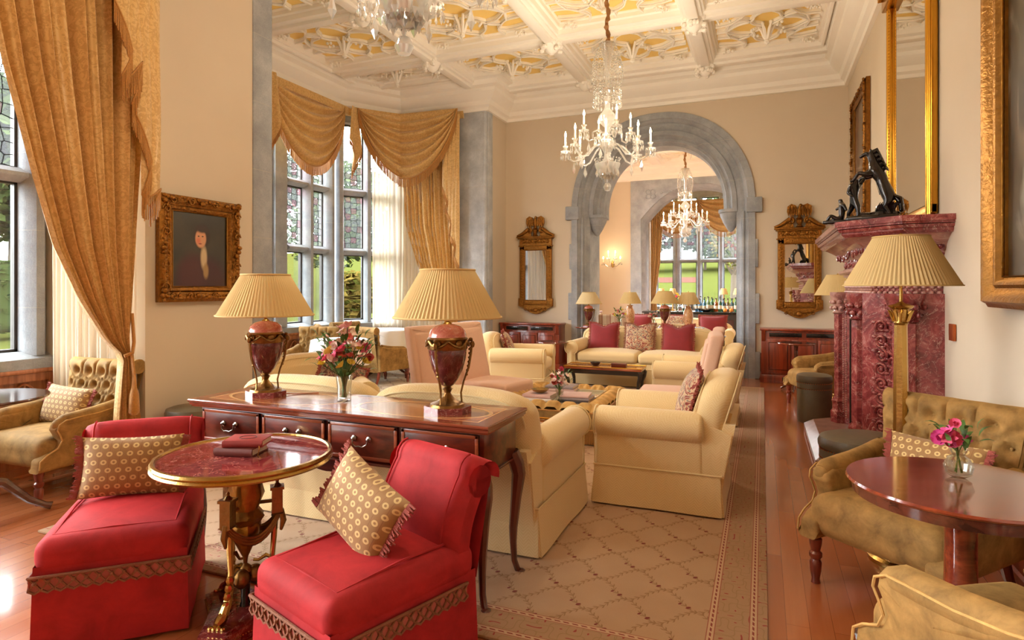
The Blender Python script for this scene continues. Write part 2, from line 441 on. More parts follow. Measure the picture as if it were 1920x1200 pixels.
def rings():
    t = NT('ring_fabric'); x, y, z = t.xyz(t.co()); k = 25.0
    row = t.ma('MULTIPLY', z, k*1.15); i = t.ma('FLOOR', row); off = t.ma('MULTIPLY', t.ma('MODULO', t.ma('ABSOLUTE', i), 2.0), .5)
    u = t.ma('SUBTRACT', t.ma('FRACT', t.ma('ADD', t.ma('MULTIPLY', x, k), off)), .5); w = t.ma('SUBTRACT', t.ma('FRACT', row), .5)
    d = t.ma('SQRT', t.ma('ADD', t.ma('MULTIPLY', u, u), t.ma('MULTIPLY', w, w)))
    ring = t.ma('LESS_THAN', t.ma('ABSOLUTE', t.ma('SUBTRACT', d, .22)), .09)
    st = t.ma('LESS_THAN', t.ma('FRACT', t.ma('MULTIPLY', x, k)), .06)
    c = t.mix(st, srgb(156, 116, 68), srgb(142, 98, 60)); t.set(col=t.mix(ring, c, srgb(214, 184, 122)), rough=.75, sheen=.2); MAT['ring_fabric'] = t.m
rings()
def tapestry(name, stops, sc=16):
    t = NT(name); v = t.co(); a = t.noise(v, sc, 3, .6, 2.5); t.set(col=t.ramp(a, stops), rough=.85, sheen=.3); t.bump(a, .3, .01); MAT[name] = t.m
tapestry('tapestry', [(.30, srgb(96, 30, 30)), (.42, srgb(140, 58, 46)), (.5, srgb(214, 184, 144)), (.56, srgb(110, 112, 100)), (.64, srgb(150, 52, 50)), (.75, srgb(80, 24, 28))], 12)
tapestry('tapestry_dark', [(.30, srgb(70, 22, 22)), (.42, srgb(110, 40, 34)), (.5, srgb(170, 140, 104)), (.56, srgb(60, 56, 46)), (.64, srgb(110, 34, 34)), (.75, srgb(50, 18, 20))], 14)
tapestry('stripe_pink', [(.3, srgb(222, 192, 170)), (.6, srgb(238, 214, 194))], 30)
def striped():
    t = NT('striped_fabric'); x, y, z = t.xyz(t.co()); f = t.ma('FRACT', t.ma('MULTIPLY', x, 7.0))
    t.set(col=t.ramp(f, [(0, srgb(236, 216, 190)), (.42, srgb(236, 216, 190)), (.46, srgb(190, 130, 106)), (.54, srgb(190, 130, 106)), (.58, srgb(222, 188, 160)), (1, srgb(222, 188, 160))]), rough=.8); MAT['striped_fabric'] = t.m
striped()
def thin(name, c, tr, rough=.8, gl=None):       # cloth that lets light through
    t = NT(name); d = t.n('BsdfDiffuse'); d.inputs[0].default_value = c
    l = t.n('BsdfTranslucent'); l.inputs[0].default_value = c; m = t.n('MixShader'); m.inputs[0].default_value = tr
    t.t.links.new(d.outputs[0], m.inputs[1]); t.t.links.new(l.outputs[0], m.inputs[2]); last = m
    if gl:
        tp = t.n('BsdfTransparent'); m2 = t.n('MixShader'); m2.inputs[0].default_value = gl
        t.t.links.new(m.outputs[0], m2.inputs[1]); t.t.links.new(tp.outputs[0], m2.inputs[2]); last = m2
    t.t.links.new(last.outputs[0], t.out.inputs[0]); MAT[name] = t.m
thin('sheer', srgb(250, 240, 222), .55, gl=.12); thin('shade_cream', srgb(218, 192, 138), .2); thin('shade_pale', srgb(238, 220, 176), .3)
def glassy(name, tint=(1, 1, 1, 1), gl=.12, rough=.02):
    t = NT(name); tp = t.n('BsdfTransparent'); tp.inputs[0].default_value = tint; g = t.n('BsdfGlossy'); g.inputs['Roughness'].default_value = rough
    lw = t.n('LayerWeight'); lw.inputs[0].default_value = .35; f = t.ma('MAXIMUM', t.ma('MULTIPLY', lw.outputs['Facing'], .6), gl)
    m = t.n('MixShader'); t.t.links.new(f, m.inputs[0]); t.t.links.new(tp.outputs[0], m.inputs[1]); t.t.links.new(g.outputs[0], m.inputs[2])
    t.t.links.new(m.outputs[0], t.out.inputs[0]); MAT[name] = t.m
glassy('vase_glass', (.95, .97, .95, 1), .1); glassy('window_glass', (.98, 1, .99, 1), .03, .0)
glassy('green_glass', (.25, .5, .3, 1), .1); glassy('amber_glass', (.8, .45, .15, 1), .1); glassy('blue_glass', (.2, .55, .8, 1), .1)
def crystal():
    t = NT('crystal_glass'); tp = t.n('BsdfTransparent'); tp.inputs[0].default_value = (.97, .96, .94, 1); g = t.n('BsdfGlossy'); g.inputs['Roughness'].default_value = .05
    d = t.n('BsdfTranslucent'); d.inputs[0].default_value = (1, .98, .94, 1); m1 = t.n('MixShader'); m1.inputs[0].default_value = .55; m2 = t.n('MixShader'); m2.inputs[0].default_value = .25
    t.t.links.new(tp.outputs[0], m1.inputs[1]); t.t.links.new(g.outputs[0], m1.inputs[2]); t.t.links.new(m1.outputs[0], m2.inputs[1]); t.t.links.new(d.outputs[0], m2.inputs[2])
    t.t.links.new(m2.outputs[0], t.out.inputs[0]); MAT['crystal_glass'] = t.m
crystal()
def leaded(name='leaded_glass'):
    t = NT(name); v = t.co('Object'); v2 = t.mp(v, (1, 1, 1)); e = t.vor(v2, 10, 'DISTANCE_TO_EDGE'); c = t.vor(v2, 10, 'F1', 'Color')
    for q_ in t.t.nodes:
        if q_.type == 'TEX_VORONOI': q_.inputs['Randomness'].default_value = .35
    r = t.xyz(c)[0]; x = t.xyz(v)[2]
    line = t.ma('LESS_THAN', e, .026)
    tint = t.ramp(r, [(0, (.95, .97, .95)), (.66, (.95, .97, .95)), (.68, (.96, .76, .80)), (.82, (.96, .76, .80)), (.84, (.84, .90, .80)), (.93, (.84, .90, .80)), (.95, (.95, .95, .97)), (1, (.95, .95, .97))])
    tp = t.n('BsdfTransparent'); t.t.links.new(tint, tp.inputs[0]); d = t.n('BsdfDiffuse'); d.inputs[0].default_value = srgb(40, 40, 42)
    dd = t.n('BsdfTranslucent'); t.t.links.new(tint, dd.inputs[0]); m0 = t.n('MixShader'); m0.inputs[0].default_value = .02
    t.t.links.new(tp.outputs[0], m0.inputs[1]); t.t.links.new(dd.outputs[0], m0.inputs[2])
    m = t.n('MixShader'); t.t.links.new(line, m.inputs[0]); t.t.links.new(m0.outputs[0], m.inputs[1]); t.t.links.new(d.outputs[0], m.inputs[2])
    t.t.links.new(m.outputs[0], t.out.inputs[0]); MAT[name] = t.m
leaded()
t = NT('mirror_glass'); t.set(col=(.82, .8, .74, 1), metal=1.0, rough=.01); MAT['mirror_glass'] = t.m
def emit(name, c, s):
    t = NT(name); t.set(col=c, em=c, es=s); MAT[name] = t.m
emit('flame', (1, .74, .42, 1), 26)
def rug(name, W_, L_, base, b2):
    t = NT(name); x, y, z = t.xyz(t.co()); P = .30
    u = t.ma('DIVIDE', t.ma('ADD', x, y), P); w = t.ma('DIVIDE', t.ma('SUBTRACT', x, y), P)
    S = lambda q, k, a: t.ma('MULTIPLY', t.ma('SINE', t.ma('MULTIPLY', q, k)), a)
    def line(q, th): return t.ma('LESS_THAN', t.ma('ABSOLUTE', t.ma('SUBTRACT', t.ma('FRACT', q), .5)), th)
    uw = t.ma('ADD', u, t.ma('ADD', S(w, 2*pi, .05), S(w, 6*pi, .015))); ww = t.ma('ADD', w, t.ma('ADD', S(u, 2*pi, .05), S(u, 6*pi, .015)))
    vine = t.ma('MAXIMUM', line(uw, .014), line(ww, .014))
    barb = lambda q, along: t.ma('MULTIPLY', line(q, .065), line(t.ma('ADD', t.ma('MULTIPLY', along, 7.0), t.ma('MULTIPLY', t.ma('ABSOLUTE', t.ma('SUBTRACT', t.ma('FRACT', q), .5)), 9.0)), .16))
    leafy = t.ma('MAXIMUM', barb(uw, w), barb(ww, u))
    def dot(q1, a, q2, b, r): 
        f1 = t.ma('SUBTRACT', t.ma('FRACT', t.ma('ADD', q1, a)), .5); f2 = t.ma('SUBTRACT', t.ma('FRACT', t.ma('ADD', q2, b)), .5)
        return t.ma('LESS_THAN', t.ma('ADD', t.ma('MULTIPLY', f1, f1), t.ma('MULTIPLY', t.ma('MULTIPLY', f2, f2), 2.5)), r)
    bud = t.ma('MAXIMUM', dot(uw, .0, w, .22, .0032), dot(uw, .05, w, .42, .0018))
    n = t.noise(t.co(), 4, 3); n2 = t.noise(t.co(), 300, 2)
    c0 = t.mix(n, base, b2); c = t.mix(t.ma('MAXIMUM', t.ma('MULTIPLY', vine, .45), t.ma('MULTIPLY', leafy, .7)), c0, srgb(136, 98, 54))
    c = t.mix(bud, c, srgb(122, 40, 38))
    ex = t.ma('SUBTRACT', W_/2, t.ma('ABSOLUTE', x)); ey = t.ma('SUBTRACT', L_/2, t.ma('ABSOLUTE', y)); e = t.ma('MINIMUM', ex, ey)
    k = 1/.11; ub = t.ma('MULTIPLY', t.ma('ADD', x, y), k); wb = t.ma('MULTIPLY', t.ma('SUBTRACT', x, y), k)
    u2 = t.ma('ADD', ub, S(wb, 4.3, .3)); w2 = t.ma('ADD', wb, S(ub, 4.3, .3))
    bc = t.mix(t.ma('MULTIPLY', t.ma('MAXIMUM', line(u2, .035), line(w2, .035)), .45), lighten(base, .98), srgb(140, 112, 62))
    bc = t.mix(dot(u2, .5, w2, .5, .014), bc, srgb(158, 64, 56))
    c = t.mix(t.ma('LESS_THAN', e, .215), c, bc)
    for e0 in (.055, .215):
        dash = t.ma('GREATER_THAN', t.ma('FRACT', t.ma('MULTIPLY', t.ma('ADD', x, y), 26.0)), .35)
        m = t.ma('ABSOLUTE', t.ma('SUBTRACT', e, e0))
        c = t.mix(t.ma('LESS_THAN', m, .014), c, lighten(b2, 1.12)); c = t.mix(t.ma('MULTIPLY', t.ma('LESS_THAN', m, .004), dash), c, srgb(140, 60, 48))
        c = t.mix(t.ma('LESS_THAN', t.ma('ABSOLUTE', t.ma('SUBTRACT', m, .0145)), .002), c, srgb(160, 90, 70))
    t.set(col=c, rough=.95, sheen=.15); t.bump(n2, .4, .006); MAT[name] = t.m
rug('rug_cream', 3.86, 7.0, srgb(176, 140, 106), srgb(192, 160, 128)); rug('rug_pale', 2.2, 3.6, srgb(224, 206, 182), srgb(232, 218, 198))
def lawn():
    t = NT('lawn_grass'); v = t.co(); a = t.noise(v, .5, 4); b = t.noise(v, 12, 3)
    t.set(col=t.mix(t.ma('MULTIPLY', t.ma('ADD', a, b), .5), srgb(36, 42, 14), srgb(60, 60, 28)), rough=.9, spec=0.0); MAT['lawn_grass'] = t.m
lawn()
def foliage(name, c1, c2):
    t = NT(name); i = t.n('NewGeometry').outputs['Random Per Island']; d = t.n('BsdfDiffuse'); tr = t.n('BsdfTranslucent'); m = t.n('MixShader'); m.inputs[0].default_value = .35
    c = t.mix(i, c1, c2); t.t.links.new(c, d.inputs[0]); t.t.links.new(c, tr.inputs[0]); t.t.links.new(d.outputs[0], m.inputs[1]); t.t.links.new(tr.outputs[0], m.inputs[2])
    t.t.links.new(m.outputs[0], t.out.inputs[0]); MAT[name] = t.m
foliage('foliage_green', srgb(26, 36, 17), srgb(56, 66, 34)); foliage('foliage_dark', srgb(20, 29, 17), srgb(42, 52, 31)); foliage('foliage_gold', srgb(52, 56, 20), srgb(90, 72, 34))
def vase_pattern():
    t = NT('painted_porcelain'); v = t.co(); a = t.noise(v, 26, 3, .6, 2); t.set(col=t.ramp(a, [(.35, srgb(170, 96, 60)), (.5, srgb(236, 196, 140)), (.62, srgb(200, 120, 84)), (.8, srgb(246, 226, 190))]), rough=.15, coat=.6); MAT['painted_porcelain'] = t.m
vase_pattern()
# ------------------------------------------------------------------ room shell
XL, XR, YB, ZC = -4.29, 1.16, 10.2, 5.0
M = MAT
struct('floor', B().box(-6.9, 1.5, -2.5, 20.6, -.2, 0), M['floor_planks'])
def cell_mesh(w, h):
    b = B(); X, Y = w/2, h/2
    def rib(pts, r=.026, z=4.965):
        P = [Vector((p[0]*X, p[1]*Y, 0)) for p in pts]; out = []
        for i in range(len(P)-1):
            p0, p1, p2, p3 = P[max(i-1, 0)], P[i], P[i+1], P[min(i+2, len(P)-1)]
            for k in range(4):
                t = k/4; out.append(.5*((2*p1)+(-p0+p2)*t+(2*p0-5*p1+4*p2-p3)*t*t+(-p0+3*p1-3*p2+p3)*t**3))
        out.append(P[-1]); out = [(q.x, q.y, z) for q in out]
        b.tube(out, r, 4, flat=1.0); b.tube([(x, y, zz-.035) for x, y, zz in out], r*.5, 4)
    for sx in (-1, 1):
        for sy in (-1, 1):
            rib([(sx*.98, sy*.30), (sx*.72, sy*.34), (sx*.56, sy*.50), (sx*.42, sy*.72), (sx*.46, sy*.98)])
            rib([(0, sy*.80), (sx*.20, sy*.62), (sx*.30, sy*.36), (sx*.56, sy*.26), (sx*.80, 0)])
            rib([(sx*.06, sy*.06), (sx*.24, sy*.20), (sx*.36, sy*.40), (sx*.56, sy*.50)])
            rib([(sx*.42, sy*.72), (sx*.62, sy*.80), (sx*.98, sy*.72)], .024)
            rib([(sx*.72, sy*.34), (sx*.80, 0)], .024)
            for k in range(16):
                a = random.random()*6.3; rr = random.random()**.5*.09
                b.ball((sx*.80*X+rr*cos(a), sy*.86*Y+rr*sin(a)*.8, 4.90-random.random()*.05), .018, 5)
    for sy in (-1, 1): rib([(0, sy*.80), (0, sy*.98)], .03)
    for sx in (-1, 1): rib([(sx*.80, 0), (sx*.98, 0)], .03)
    for k in range(6):                                            # hanging foliage boss
        a = k*pi/3; b.tube([(0, 0, 4.74), (.03*cos(a), .03*sin(a), 4.79), (.06*cos(a), .06*sin(a), 4.88), (.12*cos(a), .12*sin(a), 4.96)], [.012, .02, .022, .015], 5)
        for q in range(4 if k in (0, 2, 3, 5) else 0): b.ball((.20*cos(a+.3)+random.uniform(-.04, .04), .20*sin(a+.3)+random.uniform(-.04, .04), 4.88+random.uniform(-.03, .03)), .022, 5)
    b.lathe([(.001, 4.69), (.025, 4.71), (.035, 4.74), (.02, 4.77)], 10)
    for k in range(12): a = k*pi/6; b.ball((.026*cos(a), .026*sin(a), 4.72), .011, 5)
    return b
def coffer_border(w, h):
    b = B(); prof = [(0, 4.83), (.03, 4.84), (.04, 4.90), (.065, 4.915), (.07, 4.96), (.09, 4.975), (.095, 5.0)]
    b.sweep(prof, [(w/2, -h/2), (w/2, h/2), (-w/2, h/2), (-w/2, -h/2)], True); return b
ceil = struct('ceiling', B().box(-6.9, 1.5, -2.5, 10.4, 4.90, 5.2), M['ceiling_gold'])
xs = [(-6.22, -4.6), (-4.38, -2.76), (-2.54, -.90), (-.68, .78)]
ys = [(.0+1.15, 2.69), (2.91, 4.39), (4.61, 6.09), (6.31, 7.79), (8.01, 9.49), (9.71, 9.95)]
protos = {}
for xi, (x0, x1) in enumerate(xs):
    for yi, (y0, y1) in enumerate(ys):
        if xi == 0 and (yi in (0, 1, 5)): continue
        if xi == 0 and yi == 4: y1 = 8.75
        w, h = x1-x0, y1-y0; key = (round(w, 2), round(h, 2))
        if h < .4: continue
        if key not in protos:
            t_ = obj('tracery', cell_mesh(w-.18, h-.18), M['ceiling_white'], ceil, 30); c_ = obj('coffer_moulding', coffer_border(w, h), M['ceiling_white'], ceil, 20)
            protos[key] = (t_, c_)
        else:
            t_, c_ = [q.copy() for q in protos[key]]; COL.objects.link(t_); COL.objects.link(c_)
        for q in (t_, c_): q.location = ((x0+x1)/2, (y0+y1)/2, -.085)
# shallow last row against the far cornice: a zigzag of ribs
for (x0, x1) in xs[1:]:
    b = B(); n = 3
    for i in range(n):
        xa = x0+(x1-x0)*i/n; xb = x0+(x1-x0)*(i+1)/n; xm = (xa+xb)/2
        b.tube([(xa, 9.68, 4.88), (xm-.08, 9.74, 4.87), (xm, 9.86, 4.87), (xm+.08, 9.74, 4.87), (xb, 9.68, 4.88)], .035, 4)
    obj('tracery', b, M['ceiling_white'], ceil, 30)
def beam(name, x0, x1, y0, y1, zb=4.72):
    b = B().cbox(x0, x1, y0, y1, zb, 4.99, .02)
    if x1-x0 < y1-y0: b.cbox(x0+.05, x1-.05, y0, y1, zb-.04, zb+.02, .012)
    else: b.cbox(x0, x1, y0+.05, y1-.05, zb-.04, zb+.02, .012)
    return struct(name, b, M['ceiling_white'])
k = 1
for x in (-4.49, -2.65, -.79): beam('trim_%d' % k, x-.115, x+.115, -2, 9.95); k += 1
for y in (1.0, 2.8, 4.5, 6.2, 7.9, 9.6): beam('trim_%d' % k, -4.6 if y < 4.5 or y > 9 else -6.1, .85, y-.115, y+.115, 4.74); k += 1
bb = B()
for x in (-4.49, -2.65, -.79):
    for y in (4.5, 6.2, 7.9, 9.6):
        for i in range(26):
            a = random.random()*6.3; r = .13; bb.ball((x+r*cos(a), y+r*sin(a), 4.66+random.uniform(-.06, .08)), .035, 6)
        bb.lathe([(.001, 4.56), (.06, 4.59), (.10, 4.64), (.13, 4.72)], 12, (x, y, 0))
struct('trim_20', bb, M['ceiling_white'])
CORN = [(0, 4.37), (.05, 4.37), (.06, 4.42), (.11, 4.45), (.13, 4.52), (.20, 4.56), (.26, 4.63), (.27, 4.68), (.34, 4.71), (.36, 4.78), (.44, 4.80), (.45, 4.87), (.5, 4.90), (.5, 5.0)]
OUT = [(XR, -2.5), (XR, YB), (XL, YB), (XL, 9.37), (-5.95, 9.37), (-6.6, 8.4), (-6.6, 5.2), (-5.95, 4.4), (XL, 4.4), (XL, -2.5)]
struct('trim_21', B().sweep(CORN, OUT), M['ceiling_white'], smooth=25)
# walls
wp = M['wall_plaster']; st = M['stone']
struct('wall_rear', B().box(-5.8, XR+.3, -2.8, -2.5, 0, 5), wp)
struct('wall_right', B().box(XR, XR+.3, -2.5, YB, 0, 5), wp)
struct('wall_left', B().box(-4.75, XL, 3.22, 4.27, 0, 5).box(-4.75, XL, 9.6, YB, 0, 5).box(-5.6, -4.75, 3.22, 3.4, 0, 5).box(-4.6, XL, -2.5, 3.22, 4.1, 5).box(-5.8, -4.5, -2.5, 4.3, 4.3, 4.6), wp)
b = B().cbox(-4.75, XL+.015, 4.262, 4.5, 0, 5, .02); b.cbox(-4.62, XL-.08, 4.47, 4.53, 0, 5, .02)
struct('trim_22', b, st)
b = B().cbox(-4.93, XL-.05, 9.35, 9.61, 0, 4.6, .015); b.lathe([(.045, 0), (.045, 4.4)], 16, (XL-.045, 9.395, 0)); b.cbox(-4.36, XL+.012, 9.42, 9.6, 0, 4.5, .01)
struct('trim_23', b, M['stone_lit'])
struct('wall_bay', B().box(-6.1, -4.9, 9.37, 9.6, 0, 5).box(-6.0, -4.75, 4.2, 4.42, 0, 5), wp)
# far wall with the stone arch
AX = -1.575
def arch_pts(hw, zs, rise, n=36, z0=0):
    P = [(AX-hw, z0)]
    for i in range(n+1):
        a = pi-pi*i/n; c, s_ = cos(a), sin(a)
        P.append((AX+hw*math.copysign(abs(c)**.92, c), zs+rise*abs(s_)**.96))
    P.append((AX+hw, z0)); return P
HW, ZS, RI = 1.44, 2.72, 1.51
poly = [(XL-.4, 0)]+arch_pts(HW-.02, ZS, RI-.02)+[(XR+.3, 0), (XR+.3, 5), (XL-.4, 5)]
struct('wall_back', B().prism(poly, YB, YB+.75, 'y'), wp)
def arch_loft(prof, z0, zs=ZS):
    b = B(); rings = [[(x, y, z) for (x, z) in arch_pts(HW-o, zs, RI-o*.98, z0=z0)] for (o, y) in prof]
    n = len(rings[0]); vs = sum(rings, []); fs = []
    for r in range(len(rings)-1):
        for i in range(n-1): fs.append((r*n+i, r*n+i+1, (r+1)*n+i+1, (r+1)*n+i)[::-1])
    return b.add(vs, fs)
struct('trim_24', arch_loft([(-.03, 10.21), (-.03, 10.15), (.07, 10.15), (.08, 10.18), (.11, 10.2), (.13, 10.25), (.17, 10.25), (.21, 10.30), (.25, 10.33), (.26, 10.96)], 0), st)
struct('trim_25', arch_loft([(.24, 10.34), (.24, 10.30), (.31, 10.30), (.32, 10.35), (.36, 10.40), (.40, 10.40), (.41, 10.46), (.45, 10.5), (.45, 10.9), (.24, 10.92)], 2.62), st)
b = B()
for sg in (-1, 1):
    x = AX+sg*(HW-.34)
    b.lathe([(.005, 2.30), (.04, 2.32), (.10, 2.42), (.16, 2.55), (.17, 2.60), (.19, 2.61), (.19, 2.66)], 20, (x, 10.48, 0))
    bx = AX+sg*HW
    for i, (z0, z1, w) in enumerate([(0, .42, .10), (.42, .85, .03), (.85, 1.32, .09), (1.32, 1.72, .02), (1.72, 2.16, .07), (2.16, 2.56, .015)]):
        b.cbox(min(bx-sg*.06, bx+sg*w), max(bx-sg*.06, bx+sg*w), 10.155, 10.24, z0+.004, z1-.004, .008)
    b.cbox(min(bx-sg*.10, bx+sg*.13), max(bx-sg*.10, bx+sg*.13), 10.12, 10.26, 2.57, 2.80, .012)
    b.tube([(bx-sg*.14, 10.22, 0), (bx-sg*.14, 10.22, 2.6)], .022, 10)
struct('trim_26', b, st)
# skirting
bm_ = M['cherry']; SK = [(0, .40), (.015, .40), (.03, .36), (.025, .33), (.03, .05), (.045, .04), (.045, 0)][::-1]
struct('baseboard_left', B().sweep(SK, [(XL, 4.25), (XL, 3.24)]).sweep(SK, [(XL, 10.19), (XL, 9.62)]), bm_)
struct('baseboard_right', B().sweep(SK, [(XR, -2.4), (XR, 4.80)]).sweep(SK, [(XR, 7.1), (XR, 10.19)]), bm_)
struct('baseboard_back', B().sweep(SK, [(-3.1, YB), (XL, YB)]).sweep(SK, [(XR, YB), (-.05, YB)]), bm_)
struct('baseboard_bay', B().sweep(SK, [(-4.95, 9.37), (-5.95, 9.37)]), bm_)

# stone mullioned windows: built along a wall line, then placed
def window(name, A, Bp, lights, sill, head, transoms, dado=True, depth=.22, plain_from=0, top=5.0, tall=None):
    L = hypot(Bp[0]-A[0], Bp[1]-A[1]); ang = atan2(Bp[1]-A[1], Bp[0]-A[0])
    root = bpy.data.objects.new(name, None); COL.objects.link(root); root['kind'] = 'structure'
    root.location = (A[0], A[1], 0); root.rotation_euler = (0, 0, ang)
    b = B(); d0, d1 = 0, -depth
    edges = [0]+sum([[a, c] for a, c in lights], [])+[L]
    for i in range(0, len(edges), 2):
        a, c = edges[i], edges[i+1]
        if c-a < .01: continue
        m_ = (a+c)/2; t0 = min(.035, (c-a)*.3)
        if c-a < .3:
            b.prism([(a, -.12), (a+t0*.3, -.06), (m_-.03, .0), (m_+.03, .0), (c-t0*.3, -.06), (c, -.12), (c, -.2), (a, -.2)][::-1], sill, head, 'z')
        else:
            b.prism([(a, -.12), (a+.05, -.05), (a+.09, -.05), (a+.10, 0), (c-.10, 0), (c-.09, -.05), (c-.05, -.05), (c, -.12), (c, -.24), (a, -.24)][::-1], sill, head, 'z')
    for z in transoms:
        for (a, c) in lights:
            b.prism([(-.2, z-.05), (-.11, z-.06), (-.03, z-.015), (-.03, z+.015), (-.11, z+.06), (-.2, z+.05)], a-.02, c+.02, 'x')
    b.box(0, L, -.26, .0, head, top); b.prism([(-.26, sill-.10), (.03, sill-.10), (.03, sill-.02), (-.10, sill+.03), (-.26, sill+.03)], 0, L, 'x')
    if not dado: b.box(0, L, -.26, 0, 0, sill-.1)
    obj('window_frame', b, st, root, 30)
    if dado:
        b = B().box(0, L, -.2, -.02, 0, sill-.1); b.cbox(0, L, -.03, .045, sill-.135, sill-.10, .01); b.box(0, L, -.03, .03, 0, .16)
        n = max(1, round(L/.42)); w = L/n
        for i in range(n+1): b.cbox(max(0, i*w-.035), min(L, i*w+.035), -.03, .02, .1, sill-.13, .006)
        b.box(0, L, -.03, .018, sill-.2, sill-.13)
        for i in range(n):
            c0 = i*w+w/2; pts = [(c0-w*.36+w*.72*q/10, .0, (sill-.42)+.2*abs(sin(pi*q/10))) for q in range(11)]
            b.tube(pts, .01, 5); b.tube([(c0, 0, sill-.22), (c0, 0, .25)], .01, 5)
        obj('window_panelling', b, M['oak_panel'], root, 30)
    zz = [sill+.03]+sum([[z-.05, z+.05] for z in transoms], [])+[head]
    for (a, c) in lights:
        for j in range(0, len(zz), 2):
            z0, z1 = zz[j], zz[j+1]; f = B(); t_ = .022
            f.box(a, a+t_, -.20, -.15, z0, z1).box(c-t_, c, -.20, -.15, z0, z1).box(a, c, -.20, -.15, z0, z0+t_).box(a, c, -.20, -.15, z1-t_, z1)
            fr = obj('window_casement', f, M['iron'], root, 0)
            obj('window_pane', B().box(a+t_, c-t_, -.178, -.172, z0+t_, z1-t_), M['window_glass'] if j == 0 and plain_from == 0 else M['leaded_glass'], root, 0)
    return root
# second bay (windows seen behind the far lamps): path runs from +y to -y so the room lies to its left side (+y local)
ly = lambda y: 8.4-y
lights = [(ly(8.22), ly(7.86)), (ly(7.72), ly(7.34))]
q = 1.32
for s_ in (1, 2): lights += [(a+q*s_, c+q*s_) for a, c in lights[:2] if c+q*s_ < 3.15]
window('window_2', (-6.6, 8.4), (-6.6, 5.2), sorted(lights), .82, 4.2, [2.02, 3.04])
Lc = hypot(.65, .97)
window('window_3', (-5.95, 9.37), (-6.6, 8.4), [(.16, .54), (.66, 1.02)], .82, 4.2, [2.02, 3.04])
window('window_4', (-6.6, 5.2), (-5.95, 4.4), [(.14, .47), (.58, .90)], .82, 4.2, [2.02, 3.04])
# near bay at far left
ny = lambda y: 3.12-y
window('window_1', (-5.38, 3.22), (-5.38, -2.5), [(.17, .92), (1.06, 1.84), (2.2, 2.98), (3.12, 3.9), (4.2, 4.98)], .86, 4.2, [2.30, 3.4])
# second room
struct('wall_second_left', B().box(-4.75, -4.4, 10.95, 11.6, 0, 5).box(-4.75, -4.4, 15.0, 17.1, 0, 5).box(-4.75, -4.4, 11.6, 15.0, 0, .8).box(-4.75, -4.4, 11.6, 15.0, 4.2, 5), wp)  # tall opening added out of sight to let daylight into this room
struct('wall_second_right', B().box(1.25, 1.55, 10.95, 20.3, 0, 5), wp)
c2 = struct('ceiling_second', B().box(-4.8, 1.6, 10.4, 20.6, 4.90, 5.2), M['ceiling_gold'])
struct('trim_27', B().sweep(CORN, [(1.25, 10.95), (1.25, 17.1), (-4.4, 17.1), (-4.4, 10.95)], True), M['ceiling_white'], smooth=25)
k = 28
for x in (-2.65, -.79): struct('trim_%d' % k, B().cbox(x-.115, x+.115, 10.95, 17, 4.72, 4.99, .02), M['ceiling_white']); k += 1
for y in (12.0, 13.7, 15.4): struct('trim_%d' % k, B().cbox(-4.3, 1.2, y-.115, y+.115, 4.74, 4.99, .02), M['ceiling_white']); k += 1
for (x0, x1) in [(-4.0, -2.76), (-2.54, -.90), (-.68, .9)]:
    for (y0, y1) in [(12.11, 13.59), (13.81, 15.29), (15.51, 16.7)]:
        key = (round(x1-x0, 2), round(y1-y0, 2))
        if key not in protos: protos[key] = (obj('tracery', cell_mesh(x1-x0-.18, y1-y0-.18), M['ceiling_white'], c2, 30), obj('coffer_moulding', coffer_border(x1-x0, y1-y0), M['ceiling_white'], c2, 20)); t_, c_ = protos[key]
        else:
            t_, c_ = [q_.copy() for q_ in protos[key]]; COL.objects.link(t_); COL.objects.link(c_); t_.parent = c2; c_.parent = c2
        for q_ in (t_, c_): q_.location = ((x0+x1)/2, (y0+y1)/2, -.085)
def tudor(hw, zs, za, n=12):
    P = [(AX-hw, 0), (AX-hw, zs)]
    for i in range(1, n+1):
        t_ = i/n; P.append((AX-hw*(1-t_)+hw*.0, zs+(za-zs)*(1-(1-t_)**2.2)))
    for i in range(n-1, -1, -1):
        t_ = i/n; P.append((AX+hw*(1-t_), zs+(za-zs)*(1-(1-t_)**2.2)))
    P.append((AX+hw, 0)); return P
HO = 1.83
struct('wall_second_back', B().prism([(-4.75, 0), (AX-HO, 0), (AX-HO, 4.37), (AX+HO, 4.37), (AX+HO, 0), (1.25, 0), (1.25, 5), (-4.75, 5)], 17.1, 17.4, 'y'), wp)
tp = tudor(1.55, 3.3, 4.2)
b = B().prism([(AX-HO, 0)]+tp+[(AX+HO, 0), (AX+HO, 4.37), (AX-HO, 4.37)], 17.06, 17.9, 'y')
n_ = len(tp); t2 = tudor(1.47, 3.26, 4.12)
b.add([(x, 17.2, z) for x, z in tp]+[(x, 17.34, z) for x, z in t2]+[(x, 17.9, z) for x, z in t2], [(j*n_+i, j*n_+i+1, (j+1)*n_+i+1, (j+1)*n_+i)[::-1] for j in (0, 1) for i in range(n_-1)])
for cx_, cz_ in ((AX-1.28, 3.98),):
    for a in range(4): b.tube([(cx_+.09*cos(a*pi/2+.78)+.07*cos(u*pi/4), 17.05, cz_+.09*sin(a*pi/2+.78)+.07*sin(u*pi/4)) for u in range(8)], .012, 5, closed=True)
    for i in range(6): b.ball((cx_+.3+i*.09, 17.05, cz_+.02+i*.015), (.04, .02, .03), 8)
struct('trim_40', b, st)
window('window_5', (.15, 20.0), (-3.3, 20.0), [(.11, .59), (.76, 1.27), (1.42, 1.92), (2.08, 2.57), (2.80, 3.30)], .82, 4.25, [2.27])
struct('wall_second_bay', B().box(-4.75, -3.3, 19.8, 20.3, 0, 5).box(-3.6, -3.3, 17.9, 20.0, 0, 5).box(.15, 1.3, 19.8, 20.3, 0, 5).box(.15, .4, 17.9, 20, 0, 5), wp)
